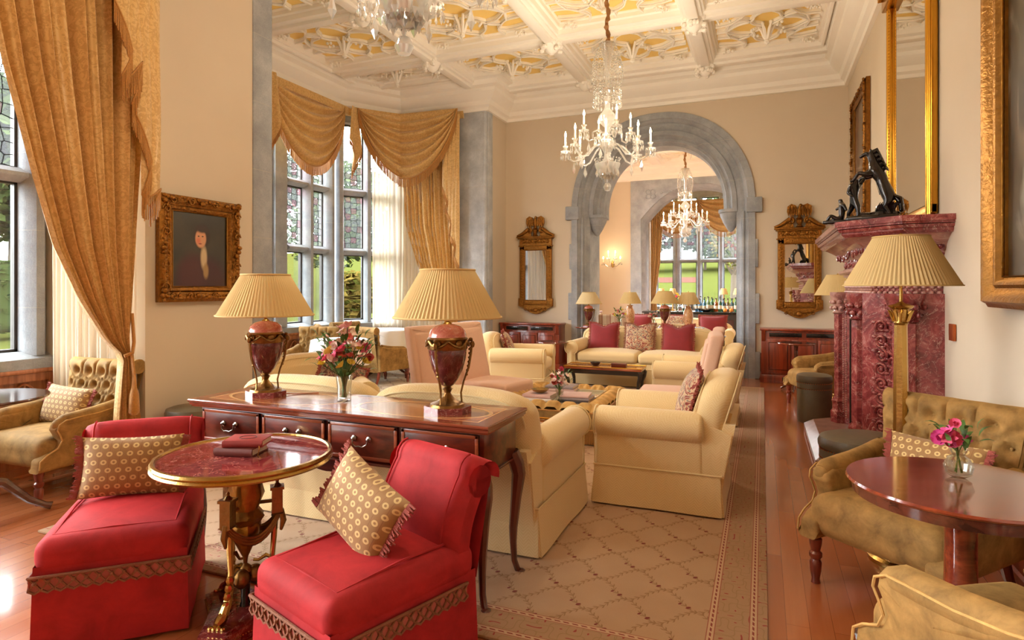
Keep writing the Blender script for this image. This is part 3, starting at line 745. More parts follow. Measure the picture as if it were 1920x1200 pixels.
# daylight portals at the windows and the added opening beyond the arch
portal((-7.0, 6.8, 2.5), (1, 0, 0), 3.2, 3.4); portal((-5.75, .3, 2.5), (1, 0, 0), 5.4, 3.4);
portal((-6.55, 9.05, 2.5), (.8, -.55, 0), 1.1, 3.4); portal((-4.8, 13.3, 2.5), (1, 0, 0), 3.4, 3.4); portal((-1.57, 20.35, 2.5), (0, -1, 0), 3.4, 3.4)
portal((-6.5, 4.7, 2.5), (.78, .62, 0), 1.0, 3.4)

# ------------------------------------------------------------------ gardens
g = struct('ground', B().grid(lambda u, v: (-90+180*u, -40+190*v, -.35-.25*0 + (max(0, (-40+190*v)-34)*.072) + max(0, -( -90+180*u)-20)*.06), 40, 40), M['lawn_grass'])
def leaf_cloud(b, c, r, n, s, seed=0):
    R = random.Random(seed)
    for i in range(n):
        while True:
            p = [R.uniform(-1, 1) for _ in range(3)]; l = sum(q*q for q in p)
            if .25 < l < 1: break
        P = Vector((c[0]+p[0]*r[0], c[1]+p[1]*r[1], c[2]+p[2]*r[2]))
        m = Matrix.Rotation(R.uniform(0, 6.3), 3, 'Z') @ Matrix.Rotation(R.uniform(0, 3.1), 3, 'X'); q = s*R.uniform(.6, 1.4)
        b.add([P+m @ Vector(v) for v in ((-q, -q*.5, 0), (q*.2, -q*.6, .1*q), (q, q*.4, 0), (-q*.2, q*.6, .1*q))], [(0, 1, 2, 3)])
def tree(loc, h, r, mat, label, group=None, seed=1, n=1500, trunk=.22, sparse=False, leaf=None):
    t_ = thing('tree', label, 'tree', loc, 0, group); R = random.Random(seed)
    b = B(); b.tube([(0, 0, -.2), (.05, 0, h*.25), (0, .05, h*.5), (0, 0, h*.8)], [trunk, trunk*.8, trunk*.6, trunk*.2], 8)
    for k_ in range(9 if sparse else 5):
        a = R.uniform(0, 6.3); z0 = h*R.uniform(.2, .5); rr = r*R.uniform(.6, .95)
        b.tube([(0, 0, z0), (rr*.4*cos(a), rr*.4*sin(a), z0+h*.15), (rr*cos(a), rr*sin(a), z0+h*.4)], [trunk*.45, trunk*.3, trunk*.08], 6)
    obj('trunk', b, M['bark'], t_)
    b = B()
    for k_ in range(8):
        a = R.uniform(0, 6.3); q_ = R.uniform(0, .6)*r
        leaf_cloud(b, (q_*cos(a), q_*sin(a), h*R.uniform(.45, .9)), (r*.6, r*.6, h*.22), n//8, leaf or (.20 if not sparse else .13), seed*31+k_)
    obj('crown', b, M[mat], t_, 0); return t_
def hedge(loc, sx, sy, h, label, mat='foliage_dark', seed=3, n=2500):
    b = B(); R = random.Random(seed); b.rbox((0, 0, h/2), (sx*.94, sy*.94, h*.98), .2, 2)
    for i in range(n):
        f = R.choice('xXyYzz'); p = [R.uniform(-sx/2, sx/2), R.uniform(-sy/2, sy/2), R.uniform(0, h)]
        if f == 'x': p[0] = -sx/2
        if f == 'X': p[0] = sx/2
        if f == 'y': p[1] = -sy/2
        if f == 'Y': p[1] = sy/2
        if f == 'z': p[2] = h
        m = Matrix.Rotation(R.uniform(0, 6.3), 3, 'Z') @ Matrix.Rotation(R.uniform(0, 3.1), 3, 'X'); q_ = .12
        P = Vector(p); b.add([P+m @ Vector(v) for v in ((-q_, -q_*.5, 0), (q_*.2, -q_*.6, 0), (q_, q_*.4, 0), (-q_*.2, q_*.6, 0))], [(0, 1, 2, 3)])
    return tag(obj('hedge', b, M[mat], None, 0, loc=loc), label, 'hedge')
hedge((-22, 11.0, .0), 1.2, 20, 2.2, 'tall clipped yew hedge on the lawn outside the far left window', 'foliage_green', 3, 5000)
tree((-27.5, 15.0, .3), 8.5, 4.6, 'foliage_green', 'leafy tree behind the hedge outside the far left window', None, 4, 9000)
tree((-37, 17.5, .9), 11, 5.0, 'foliage_green', 'broad pale green tree furthest from the far left window', None, 14, 7000)
tree((-27, 34, .2), 10, 4.6, 'foliage_green', 'green tree seen through the bay window behind the dining chairs', None, 5, 8000)
tree((-40, 42, 1.2), 12, 5.6, 'foliage_dark', 'large darker tree further back through the bay window', None, 6, 7000)
tree((-14.6, 19.5, -.4), 2.2, 1.0, 'foliage_gold', 'low golden shrub-like tree glowing outside the bay window', None, 8, 1800, .08)
t_ = thing('topiary', 'narrow clipped cone of yew on the grass outside the far left window', 'topiary', (-10.2, 4.4, -.36))
b = B(); b.lathe([(.001, 2.3), (.2, 1.8), (.55, .5), (.6, .2), (.5, .05), (.1, .02)][::-1], 16)
R = random.Random(5)
for i in range(1500):
    z = R.uniform(.1, 2.2); rr = .62*(1-z/2.35)+.03; a = R.uniform(0, 6.3); P = Vector((rr*cos(a), rr*sin(a), z)); m = Matrix.Rotation(R.uniform(0, 6.3), 3, 'Z') @ Matrix.Rotation(R.uniform(0, 3.1), 3, 'X'); q_ = .05
    b.add([P+m @ Vector(v) for v in ((-q_, -q_*.5, 0), (q_*.2, -q_*.6, 0), (q_, q_*.4, 0), (-q_*.2, q_*.6, 0))], [(0, 1, 2, 3)])
obj('foliage', b, M['foliage_dark'], t_, 0); obj('stem', B().tube([(0, 0, -.1), (0, 0, .3)], .05, 6), M['bark'], t_)
tree((-2.0, 48, .6), 8.0, 3.0, 'foliage_gold', 'bare-branched young tree on the lawn beyond the bar window', None, 9, 1300, .26, True)
for i, (x, y, h, r_, s_, lb) in enumerate([(-20, 88, 9, 8, 21, 'second tree from the left on the rise beyond the bar window'), (-8, 96, 11, 8, 22, 'tallest pale tree at the centre of the rise beyond the bar window'), (3, 92, 9, 8, 23, 'bushy tree right of centre beyond the bar window'), (-33, 94, 10, 8, 24, 'bushy tree furthest to the left on the rise beyond the bar window')]):
    tree((x, y, (y-34)*.072-1.6), h, r_, 'foliage_green' if i % 2 else 'foliage_dark', lb, None, s_, 5200, leaf=.55)
tag(obj('flower_bed', B().grid(lambda u, v: (-12+5.6*u, 66+10*v, -.33+.05*sin(v*pi)+(32+10*v)*.072), 10, 6), M['soil']), 'brown bare flower bed across the lawn beyond the bar window', 'flower bed')
# ------------------------------------------------------------------ upholstery
def arch_out(w, z0, zs, zt, p=2.4, n=22, x0=0, taper=0):
    P = [(x0-w/2+taper, z0), (x0+w/2-taper, z0)]
    for i in range(n+1):
        a = pi*i/n; c = cos(a); P.append((x0+w/2*math.copysign(abs(c)**(2/p), c), zs+(zt-zs)*abs(sin(a))**(2/p)))
    return P
def roll_out(cx, rw, zc, pw, side, z0=.06):          # rolled arm outline seen from the front
    P = []
    for i in range(19):
        a = -pi*.5+ (2*pi*.83)*i/18
        P.append((cx+side*(-rw*cos(a-.0) if False else rw*sin(a+pi/2)*1.0), zc+rw*math.cos(a+pi/2)*-1.0))
    return P
def club(name, label, cat, w, d, humps=1, seats=1, ht=.80, loc=(0, 0, 0), rz=0, group=None, arm_h=.62, mat='cream_fabric', roll=.10):
    t = thing(name, label, cat, loc, rz, group); F = M[mat]
    aw = .14
    body = B().cbox(-w/2+.03, w/2-.03, -d/2+.05, d/2-.04, .04, .33, .02)
    body.add([(-w/2+aw, d/2-.16, .3), (w/2-aw, d/2-.16, .3), (w/2-.04, d/2-.02, .3), (-w/2+.04, d/2-.02, .3),
              (-w/2+aw, d/2-.02, .62), (w/2-aw, d/2-.02, .62), (w/2-.1, d/2+.05, .62), (-w/2+.1, d/2+.05, .62)],
             [(0, 1, 5, 4), (1, 2, 6, 5), (2, 3, 7, 6), (3, 0, 4, 7), (4, 5, 6, 7)])
    for sg in (-1, 1):
        xa, xb = sorted((sg*(w/2-.125), sg*(w/2-.028)))
        body.prism([(-d/2+.04, .06), (d/2-.03, .06), (d/2+.050, .50), (d/2-.06, .54), (-d/2+.04, arm_h-roll)], xa, xb, 'x')
    bp_ = [(-w/2+.028, d/2-.06, .06), (w/2-.028, d/2-.06, .06), (w/2-.045, d/2+.035, .56), (-w/2+.045, d/2+.035, .56)]
    body.add([(x_, y_-.03, z_) for x_, y_, z_ in bp_]+[(x_, y_+.035, z_) for x_, y_, z_ in bp_], [(0, 1, 2, 3), (7, 6, 5, 4), (0, 4, 5, 1), (1, 5, 6, 2), (2, 6, 7, 3), (3, 7, 4, 0)])
    obj('body', body, F, t, 40)
    # skirt: four flared panels with a slit at each corner
    b = B(); h = .24; z0 = .012
    X, Y = w/2-.01, d/2-.01; fl = .022
    for (ax, sg) in (('x', -1), ('x', 1), ('y', -1), ('y', 1)):
        L = X if ax == 'y' else Y; D = Y if ax == 'y' else X
        def P(u, v, o):
            a = -L+.006+(2*L-.012)*u; dd = (D-.01)+fl*v+o+.004*sin(u*9)*v
            z = h+.012-(h+.012-z0)*v; a *= 1+.5*fl*v/L
            return (a, sg*dd, z) if ax == 'y' else (sg*dd, a, z)
        b.grid(lambda u, v: P(u, v, .006), 14, 5); b.grid(lambda u, v: P(u, v, -.008), 14, 5)
        b.grid(lambda u, v: P(u, 1, -.008+.014*v), 14, 1)
        for u0 in (0, 1): b.grid(lambda u, v: P(u0, v, -.008+.014*u), 1, 5)
    obj('skirt', b, F, t, 60)
    b = B(); zz = h+.012
    b.tube([(-X, -Y, zz), (X, -Y, zz), (X, Y, zz), (-X, Y, zz)], .006, 6, closed=True)
    obj('piping', b, M['cream_fabric_plain'] if mat == 'cream_fabric' else F, t)
    # arms
    for sg in (-1, 1):
        cx = sg*(w/2-.075); zc = arm_h-roll; out = []
        for i in range(21):
            a = -pi*.5+.35+(2*pi-.70)*i/20
            out.append((cx+sg*.0+roll*cos(a), zc+roll*sin(a)))
        inner = cx-sg*.05; outer = cx+sg*.05
        lo = [(cx-.055, zc-roll*.8), (cx-.055, .22), (cx+.055, .22), (cx+.055, zc-roll*.8)]
        out = out+lo
        b = B().slab(out, d-.13, .028, .012, 4, T(0, -.05, 0))
        fr = B(); fr.slab(out, .02, .009, 0, 2, T(0, -d/2+.01, 0))
        a_ = obj('arm', b, F, t, 50)
        b2 = B(); b2.tube([(x, -d/2+.014, z) for x, z in out], .005, 5, closed=True); obj('arm_piping', b2, M['cream_fabric_plain'] if mat == 'cream_fabric' else F, a_)
    # seat cushions
    iw = w-2*aw-.02; cw = iw/seats
    for i in range(seats):
        x = -iw/2+cw*(i+.5)
        obj('seat_cushion', B().rbox((x, -.09, .39), (cw-.008, d-.22, .15), .055, 4, puff=.035), F, t, 60)
    # back
    bw = (w-.055)/humps
    for i in range(humps):
        x = -(w-.055)/2+bw*(i+.5)
        o = arch_out(bw-.004, .36, ht-(.17 if humps > 1 else .22), ht, 3.0 if humps > 1 else 2.5, 28, x)
        lean = lambda p: (p[0], p[1]+(p[2]-.4)*.26-(.0), p[2])
        bk = obj('backrest', B().slab(o, .21, .085, .014, 5, T(0, d/2-.14, 0), None if False else (lambda p: (p[0], p[1]+(p[2]-.4)*.30, p[2]))), F, t, 60)
        pp = [(px, d/2-.14-.098+(pz-.4)*.30, pz) for px, pz in [(x+(q[0]-x)*.93, .4+(q[1]-.4)*.93) for q in o[1:]]]
        obj('back_piping', B().tube([(a_, b_+.196, c_) for a_, b_, c_ in pp], .005, 5), M['cream_fabric_plain'] if mat == 'cream_fabric' else F, bk)
        obj('back_piping', B().tube(pp, .005, 5), M['cream_fabric_plain'] if mat == 'cream_fabric' else F, bk)
    return t

def cushion(name, label, w, h, th, mat, loc, rz=0, rx=0, ry=0, trim=None, cat='cushion', group=None, ears=True, sides='xy', notch=0):
    t = thing(name, label, cat, loc, 0, group); t.rotation_euler = (rx, ry, rz); t.rotation_mode = 'XYZ'
    t.rotation_euler = (Matrix.Rotation(rz, 4, 'Z') @ Matrix.Rotation(rx, 4, 'X') @ Matrix.Rotation(ry, 4, 'Y')).to_euler()
    n = 18
    def P(u, v, sg):
        a, c = 2*u-1, 2*v-1
        k = (max(0, 1-abs(a)**2.6)*max(0, 1-abs(c)**2.6))**.55
        pin = 1-.07*(1-abs(a)**2)*abs(c)**3; pin2 = 1-.07*(1-abs(c)**2)*abs(a)**3
        z = c*h/2*pin
        if notch: z -= notch*max(0, c)**2*math.exp(-(a/.35)**2)
        return (a*w/2*pin2, sg*th/2*k, z+h/2)
    b = B().grid(lambda u, v: P(u, v, -1), n, n).grid(lambda u, v: P(1-u, v, 1), n, n)
    obj('cushion_cover', b, M[mat], t, 60)
    if trim:
        b = B(); R = random.Random(int(w*1000))
        per = []
        for i in range(n*2): per.append(P(i/(n*2), 0, 0))
        for i in range(n*2): per.append(P(1, i/(n*2), 0))
        for i in range(n*2): per.append(P(1-i/(n*2), 1, 0))
        for i in range(n*2): per.append(P(0, 1-i/(n*2), 0))
        if sides == 'x': b2 = B()
        if sides == 'xy': b.tube([(p[0]*1.02, p[1]+.004*sin(i*2.1), p[2]+(p[2]-h/2)*.02) for i, p in enumerate(per)], [.009+.003*sin(i*1.7) for i in range(len(per))], 6, closed=True)
        rng = range(len(per)) if sides == 'xy' else [i for i in range(len(per)) if (n*2 <= i < n*4) or i >= n*6]
        for i in rng:
            p = per[i]; q = Vector((p[0], 0, p[2]-h/2)); q.normalize()
            if sides == 'x': q = Vector((math.copysign(1, p[0]), 0, 0))
            for k_ in range(2):
                e = Vector(p)+q*(.022+R.random()*.012)+Vector((R.uniform(-.008, .008), R.uniform(-.01, .01), R.uniform(-.008, .008)))
                (b if sides == 'xy' or p[0] > 0 else b2).tube([p, e], [.006, .0035], 4)
        obj('fringe', b, M[trim], t, 60)
        if sides == 'x': obj('fringe', b2, M[trim], t, 60)
    return t

def tufted(name, label, loc, rz=0, w=.66, group=None, mat='velvet_moss', ht=.90, s=1):
    t = thing(name, label, 'armchair', loc, rz, group, s); F = M[mat]; d = .66
    # back: profile in (y,z), front face tufted, top rolling backwards
    prof = []
    for i in range(25):
        v = i/24; prof.append((.20+.13*v+.03*sin(v*3), .36+(ht-.42)*v))
    y1, z1 = prof[-1]
    for i in range(1, 11):
        a = pi*1.15*i/10; prof.append((y1+.055-.055*cos(a)+.0, z1+.055*sin(a)))
    nb = len(prof); nu = 64; b = B()
    tufts = []
    for r, z in enumerate((.50, .60, .70, .80)):
        for k_ in range(5 if r % 2 == 0 else 4):
            tufts.append(((k_-(2 if r % 2 == 0 else 1.5))*.135, z))
    def half(z): return w/2*(.86+.16*(z-.36)/(ht-.36))
    def P(u, v):
        i = v*(nb-1); i0 = min(int(i), nb-2); f = i-i0
        y = prof[i0][0]*(1-f)+prof[i0+1][0]*f; z = prof[i0][1]*(1-f)+prof[i0+1][1]*f
        a = 2*u-1; hw = half(z); x = a*hw
        bul = .035*(1-abs(a)**6)
        if v < .78:
            dm = 1e9; d2 = 1e9
            for (tx, tz) in tufts:
                q = hypot((x-tx), (z-tz)); 
                if q < dm: d2 = dm; dm = q
                elif q < d2: d2 = q
            bul += -.050*math.exp(-(dm/.026)**2)-.020*math.exp(-((d2-dm)/.014)**2)*(1 if dm < .12 else 0)+.01
        else: bul += .008*abs(sin(a*pi*2.5))
        return (x, y-bul, z+.0)
    b.grid(P, nu, nb-1)
    ye, ze = prof[-1]
    b.grid(lambda u, v: ((2*u-1)*half(ze*(1-v)+.2*v), ye*(1-v)+.30*v, ze*(1-v)+.2*v), 12, 8)
    for sg in (-1, 1):
        b.grid(lambda u, v: (lambda p: (sg*half(p[1]), p[0]*(1-u)+(min(p[0]+.12, .30+.12*(p[1]-.3)))*u if True else 0, p[1]))(prof[min(int(v*(24)), 24)]), 2, 24)
        b.lathe([(.001, 0), (.055, .0), (.057, .012)], 14, M=T(sg*(half(z1)+.0), y1+.055, z1, 0, 0, sg*pi/2) @ T(0, 0, -.006))
    obj('backrest', b, F, t, 70)
    b = B()
    for (tx, tz) in tufts:
        v = (tz-.36)/(ht-.42); y = .20+.13*v+.03*sin(v*3)
        b.ball((tx, y+.004, tz), (.009, .006, .009), 6)
    obj('buttons', b, F, t)
    # seat
    def fn(p):
        return [p[0]*(1+.10*(-p[1])/.3*.5), p[1], p[2]]
    obj('seat', B().rbox((0, -.04, .33), (w-.04, d-.10, .20), .07, 4, puff=.03, fn=fn), F, t, 70)
    # arms: low scroll sides
    for sg in (-1, 1):
        o = [(.31, .22), (.36, .62), (.30, .60), (.20, .575), (.05, .555), (-.10, .55), (-.18, .545), (-.225, .52), (-.235, .485), (-.215, .45), (-.20, .41), (-.225, .365), (-.29, .335), (-.335, .30), (-.345, .22)]
        oo = []
        for i in range(len(o)):
            p, q = Vector(o[i]), Vector(o[(i+1) % len(o)])
            for k_ in range(3): oo.append(tuple(p.lerp(q, k_/3)))
        Mx = Matrix(((0, 1, 0, 0), (1, 0, 0, 0), (0, 0, 1, 0), (0, 0, 0, 1)))
        def bend(p, sg=sg): # flare outward with height
            return (p[0], p[1]+sg*(w/2-.035)+sg*.05*max(0, p[2]-.3)*2*(0.5+ .5*(0.3-p[0])), p[2])
        rl = B(); rp = [(sg*(w/2-.03)+sg*.05*max(0, zz_-.3)*2*(.5+.5*(.3-yy_)), yy_, zz_) for yy_, zz_ in ((.28, .59), (.18, .565), (.05, .545), (-.08, .535), (-.16, .53), (-.205, .515))]
        rl.tube(rp, [.045, .05, .052, .052, .05, .04], 12); rl.ball(rp[-1], (.042, .034, .038), 10)
        ar = obj('arm', rl.slab(oo, .10, .026, .006, 4, Mx, bend), F, t, 70)
        gp = [(sg*(w/2+.018)+sg*.05*max(0, q_[1]-.3)*2*(.5+.5*(.3-q_[0])), q_[0], q_[1]) for q_ in oo[6:42]]
        obj('arm_piping', B().tube(gp, .005, 5), M['velvet_gold'], ar)
    legp = [(.022, .0), (.018, .02), (.026, .06), (.028, .10), (.020, .115), (.030, .13), (.030, .145), (.020, .155), (.028, .19), (.030, .215), (.022, .225), (.03, .24)]
    for sg in (-1, 1):
        obj('leg', B().lathe(legp, 16, (sg*(w/2-.05), -.30, 0)), M['leg_wood'], t)
        obj('leg', B().tube([(sg*(w/2-.07), .27, .24), (sg*(w/2-.06), .30, .12), (sg*(w/2-.05), .36, 0)], [.026, .022, .016], 6), M['leg_wood'], t)
    return t

def slipper(name, label, loc, rz, mat='velvet_red', group=None, w=.52, d=.64, zb=.76):
    t = thing(name, label, 'slipper chair', loc, rz, group); F = M[mat]
    # skirted base with slight flare; origin at the centre of the footprint
    b = B()
    def side(v): return 1+.03*v
    for (ax, sg) in (('x', -1), ('x', 1), ('y', -1), ('y', 1)):
        L = w/2 if ax == 'y' else d/2; D = d/2 if ax == 'y' else w/2
        def P(u, v):
            a = (-L+2*L*u)*side(v); dd = D*side(v)-.004*abs(sin(u*pi*3))*v; z = .34-(.34-.012)*v
            return (a, sg*dd, z) if ax == 'y' else (sg*dd, a, z)
        b.grid(P, 16, 6)
    obj('skirt', b, F, t, 60)
    obj('seat', B().rbox((0, -.0, .37), (w+.012, d+.012, .13), .05, 4, puff=.03), F, t, 70)
    obj('seat_piping', B().tube([(-w/2+.05, -d/2+.055, .436), (0, -d/2+.05, .445), (w/2-.05, -d/2+.055, .436), (w/2-.05, 0, .455), (w/2-.05, d/2-.10, .45)], .005, 5).tube([(-w/2+.05, -d/2+.055, .436), (-w/2+.05, 0, .455), (-w/2+.05, d/2-.1, .45)], .005, 5), F, t)
    # back with a roll over the top and soft shoulders
    prof = []
    for i in range(17): v = i/16; prof.append((d/2-.13+.10*v*v, .40+(zb-.47)*v))
    y1, z1 = prof[-1]
    for i in range(1, 12): a = pi*1.1*i/11; prof.append((y1+.06-.06*cos(a), z1+.065*sin(a)))
    n = len(prof); b = B()
    def P(u, v):
        i = v*(n-1); i0 = min(int(i), n-2); f = i-i0; y = prof[i0][0]*(1-f)+prof[i0+1][0]*f; z = prof[i0][1]*(1-f)+prof[i0+1][1]*f
        a = 2*u-1; sh = abs(a)**7
        return (a*(w/2-.004), y+.05*sh, z-.035*abs(a)**6*(max(0, z-.5)/.3))
    b.grid(P, 30, n-1); ye, ze = prof[-1]
    b.grid(lambda u, v: ((2*u-1)*(w/2-.004), (ye*(1-v)+(d/2+.01)*v), (ze*(1-v)+.30*v)), 10, 8)
    for sg in (-1, 1):
        b.grid(lambda u, v: (sg*(w/2-.004), prof[int(v*16)][0]+.05+u*(.10+.02*v-.05), prof[int(v*16)][1]-.035*(max(0, prof[int(v*16)][1]-.5)/.3)), 2, 16)
        b.lathe([(.001, 0), (.062, 0)], 12, M=T(sg*(w/2-.004), y1+.06, z1-.03, 0, 0, sg*pi/2))
    obj('backrest', b, F, t, 70)
    for sg in (-1, 1): obj('back_piping', B().tube([(sg*(w/2-.055), y-.004, z) for y, z in prof[:22]], .005, 5), F, t)
    # looped braid round the seat
    b = B(); zt = .305
    pts = [(-w/2-.012, d/2-.05), (-w/2-.012, -d/2-.012), (w/2+.012, -d/2-.012), (w/2+.012, d/2-.05)]
    tot = []
    for p, q in zip(pts[:-1], pts[1:]):
        L = hypot(q[0]-p[0], q[1]-p[1]); k_ = max(1, round(L/.042))
        nx, ny_ = (q[1]-p[1])/L, -(q[0]-p[0])/L
        b.tube([(*p, zt), (*q, zt)], .006, 6)
        for i in range(k_):
            f0, f1 = i/k_, (i+1)/k_; lerp = lambda f: (p[0]+(q[0]-p[0])*f, p[1]+(q[1]-p[1])*f)
            a0, a1, am = lerp(f0), lerp(f1), lerp((f0+f1)/2)
            b.tube([(*a0, zt), (*am, zt-.022), (*a1, zt-.048)], .0042, 4); b.tube([(*a1, zt), (*am, zt-.022), (*a0, zt-.048)], .0042, 4)
            b.tube([(*a0, zt-.048), (*am, zt-.06), (*a1, zt-.048)], .005, 4); b.ball((*am, zt-.022), .009, 6)
    br_ = obj('braid', b, M['braid_bronze'], t)
    b = B()
    for p, q in zip(pts[:-1], pts[1:]):
        nx, ny_ = q[0]-p[0], q[1]-p[1]; l_ = hypot(nx, ny_); nx, ny_ = -ny_/l_*.004, nx/l_*.004
        b.grid(lambda u, v: (p[0]+(q[0]-p[0])*u+nx, p[1]+(q[1]-p[1])*u+ny_, zt+.004-.06*v+.004*cos(u*l_/.042*2*pi)*v), max(4, int(l_/.008)), 2)
    obj('braid_backing', b, M['braid_backing'], br_, 0)
    return t

# ------------------------------------------------------------------ lamps, flowers, books
def shade(b, r0, r1, z0, z1, n=90, amp=.022, c=(0, 0, 0)):
    N = n*2
    def ring(r, z): return [(c[0]+r*(1+amp*(1 if i % 2 else -1)*.5)*cos(2*pi*i/N), c[1]+r*(1+amp*(1 if i % 2 else -1)*.5)*sin(2*pi*i/N), c[2]+z) for i in range(N)]
    vs = []
    for j in range(5): f = j/4; vs += ring(r0+(r1-r0)*f, z0+(z1-z0)*f)
    b.add(vs, [(j*N+i, j*N+(i+1) % N, (j+1)*N+(i+1) % N, (j+1)*N+i) for j in range(4) for i in range(N)])
def urn_lamp(label, loc, group=None, s=1, pale=False, rz=0, n=80):
    t = thing('table_lamp', label, 'table lamp', loc, rz, group, s)
    hexp = [(.115*cos(a), .095*sin(a)) for a in [pi/6+pi/3*i for i in range(6)]]
    obj('base', B().prism([(1.0*x, y) for x, y in hexp], 0, .032), M['marble_red'], t, 20)
    f = B().lathe([(.085, .032), (.08, .045), (.05, .055), (.035, .07), (.022, .085), (.014, .10), (.02, .115), (.026, .12), (.014, .13), (.03, .142)], 20)
    obj('foot', f, M['dull_brass'], t)
    obj('urn', B().lathe([(.028, .14), (.05, .17), (.072, .22), (.085, .275), (.09, .32), (.088, .335)], 28), M['marble_urn'], t)
    g_ = B().lathe([(.090, .325), (.094, .33), (.093, .375), (.096, .38), (.088, .39)], 28)
    for k_ in range(6):
        a = k_*pi/3
        g_.tube([(.1*cos(a+u*pi/3), .1*sin(a+u*pi/3), .372-.03*sin(u*pi)) for u in [i/6 for i in range(7)]], .006, 5)
        g_.lathe([(.001, 0), (.014, 0), (.016, .004), (.008, .008)], 10, M=T(.095*cos(a+pi/6), .095*sin(a+pi/6), .36, a+pi/6) @ Matrix.Rotation(pi/2, 4, 'Y'))
    obj('gilt_collar', g_, M['dull_brass'], t)
    for k_ in range(3):
        a = k_*2*pi/3+.5; r_ = lambda q, z: (q*cos(a), q*sin(a), z)
        l = B().tube([r_(.075, .035), r_(.066, .05), r_(.062, .10), r_(.075, .16), r_(.098, .23), r_(.108, .30), r_(.112, .335)], [.009, .005, .005, .005, .006, .007, .006], 6)
        for i in range(3): l.ball(r_(.108, .375-.022*i), .011-.002*i, 7)
        l.ball(r_(.116, .35), (.012, .012, .02), 8)
        for i in range(7): l.ball(r_(.104-.0015*i*i*.3, .325-.022*i), .008, 5)
        obj('side_mount', l, M['dull_brass'], t)
    obj('urn_lid', B().lathe([(.088, .388), (.087, .40), (.08, .425), (.06, .445), (.03, .455), (.001, .458)], 28), M['marble_rose'], t)
    obj('finial', B().lathe([(.022, .455), (.018, .462), (.008, .47), (.012, .48), (.006, .49), (.004, .52), (.004, .655), (.008, .665), (.001, .672)], 12), M['brass'], t)
    for o_ in t.children:
        for v_ in o_.data.vertices: v_.co.z *= .90
    sh = B(); shade(sh, .25, .125, .440, .662, n); so = obj('lamp_shade', sh, M['shade_pale' if pale else 'shade_cream'], t, 0)
    sr = B()
    for r_, z in ((.252, .442), (.127, .662)): sr.tube([(r_*cos(2*pi*i/40), r_*sin(2*pi*i/40), z) for i in range(40)], .005, 6, closed=True)
    for k_ in range(3): a = k_*2*pi/3; sr.tube([(0, 0, .605), (.06*cos(a), .06*sin(a), .655), (.125*cos(a), .125*sin(a), .660)], .002, 4)
    obj('shade_rim', sr, M['shade_rim'], so)
    return t
def jar_lamp(label, loc, group=None, s=1, mat='painted_porcelain'):
    t = thing('table_lamp', label, 'table lamp', loc, 0, group, s)
    obj('base', B().lathe([(.09, 0), (.09, .02), (.06, .03)], 16), M['leg_wood'], t)
    obj('vase_body', B().lathe([(.055, .03), (.075, .10), (.085, .18), (.08, .26), (.055, .32), (.045, .35), (.055, .37)], 20), M[mat], t)
    obj('stem', B().lathe([(.012, .37), (.008, .62)], 8), M['brass'], t)
    sh = B(); shade(sh, .20, .105, .40, .60, 40); obj('lamp_shade', sh, M['shade_cream'], t, 0); return t
def stick_lamp(label, loc, group=None, s=1):
    t = thing('table_lamp', label, 'table lamp', loc, 0, group, s)
    obj('base', B().lathe([(.06, 0), (.055, .015), (.012, .03), (.008, .32)], 12), M['brass'], t)
    sh = B(); shade(sh, .075, .045, .30, .41, 24); obj('lamp_shade', sh, M['shade_cream'], t, 0); return t
def flower(b, c, r, kind, R):
    d = Vector((R.uniform(-.6, .6), R.uniform(-.8, .2), R.uniform(.1, .9))).normalized(); q = d.to_track_quat('Z', 'Y').to_matrix().to_4x4()
    Mx = Matrix.Translation(c) @ q
    if kind == 'rose':
        for ring, (n, rr, el) in enumerate(((6, 1, .35), (5, .72, .9), (4, .4, 1.3))):
            for i in range(n):
                a = 2*pi*i/n+ring*.5; m = Mx @ Matrix.Rotation(a, 4, 'Z') @ Matrix.Rotation(-el, 4, 'Y')
                b.grid(lambda u, v: (r*rr*v, r*rr*.55*(2*u-1)*sin(.4+2.2*v), r*.25*v*v+ .15*r*(2*u-1)**2), 3, 3, m)
    else:
        for i in range(6):
            m = Mx @ Matrix.Rotation(pi/3*i, 4, 'Z') @ Matrix.Rotation(-.5, 4, 'Y')
            b.grid(lambda u, v: (r*1.1*v, r*.35*(2*u-1)*sin(pi*min(1, v*.95+.05)), r*.3*v*(1-v)), 2, 4, m)
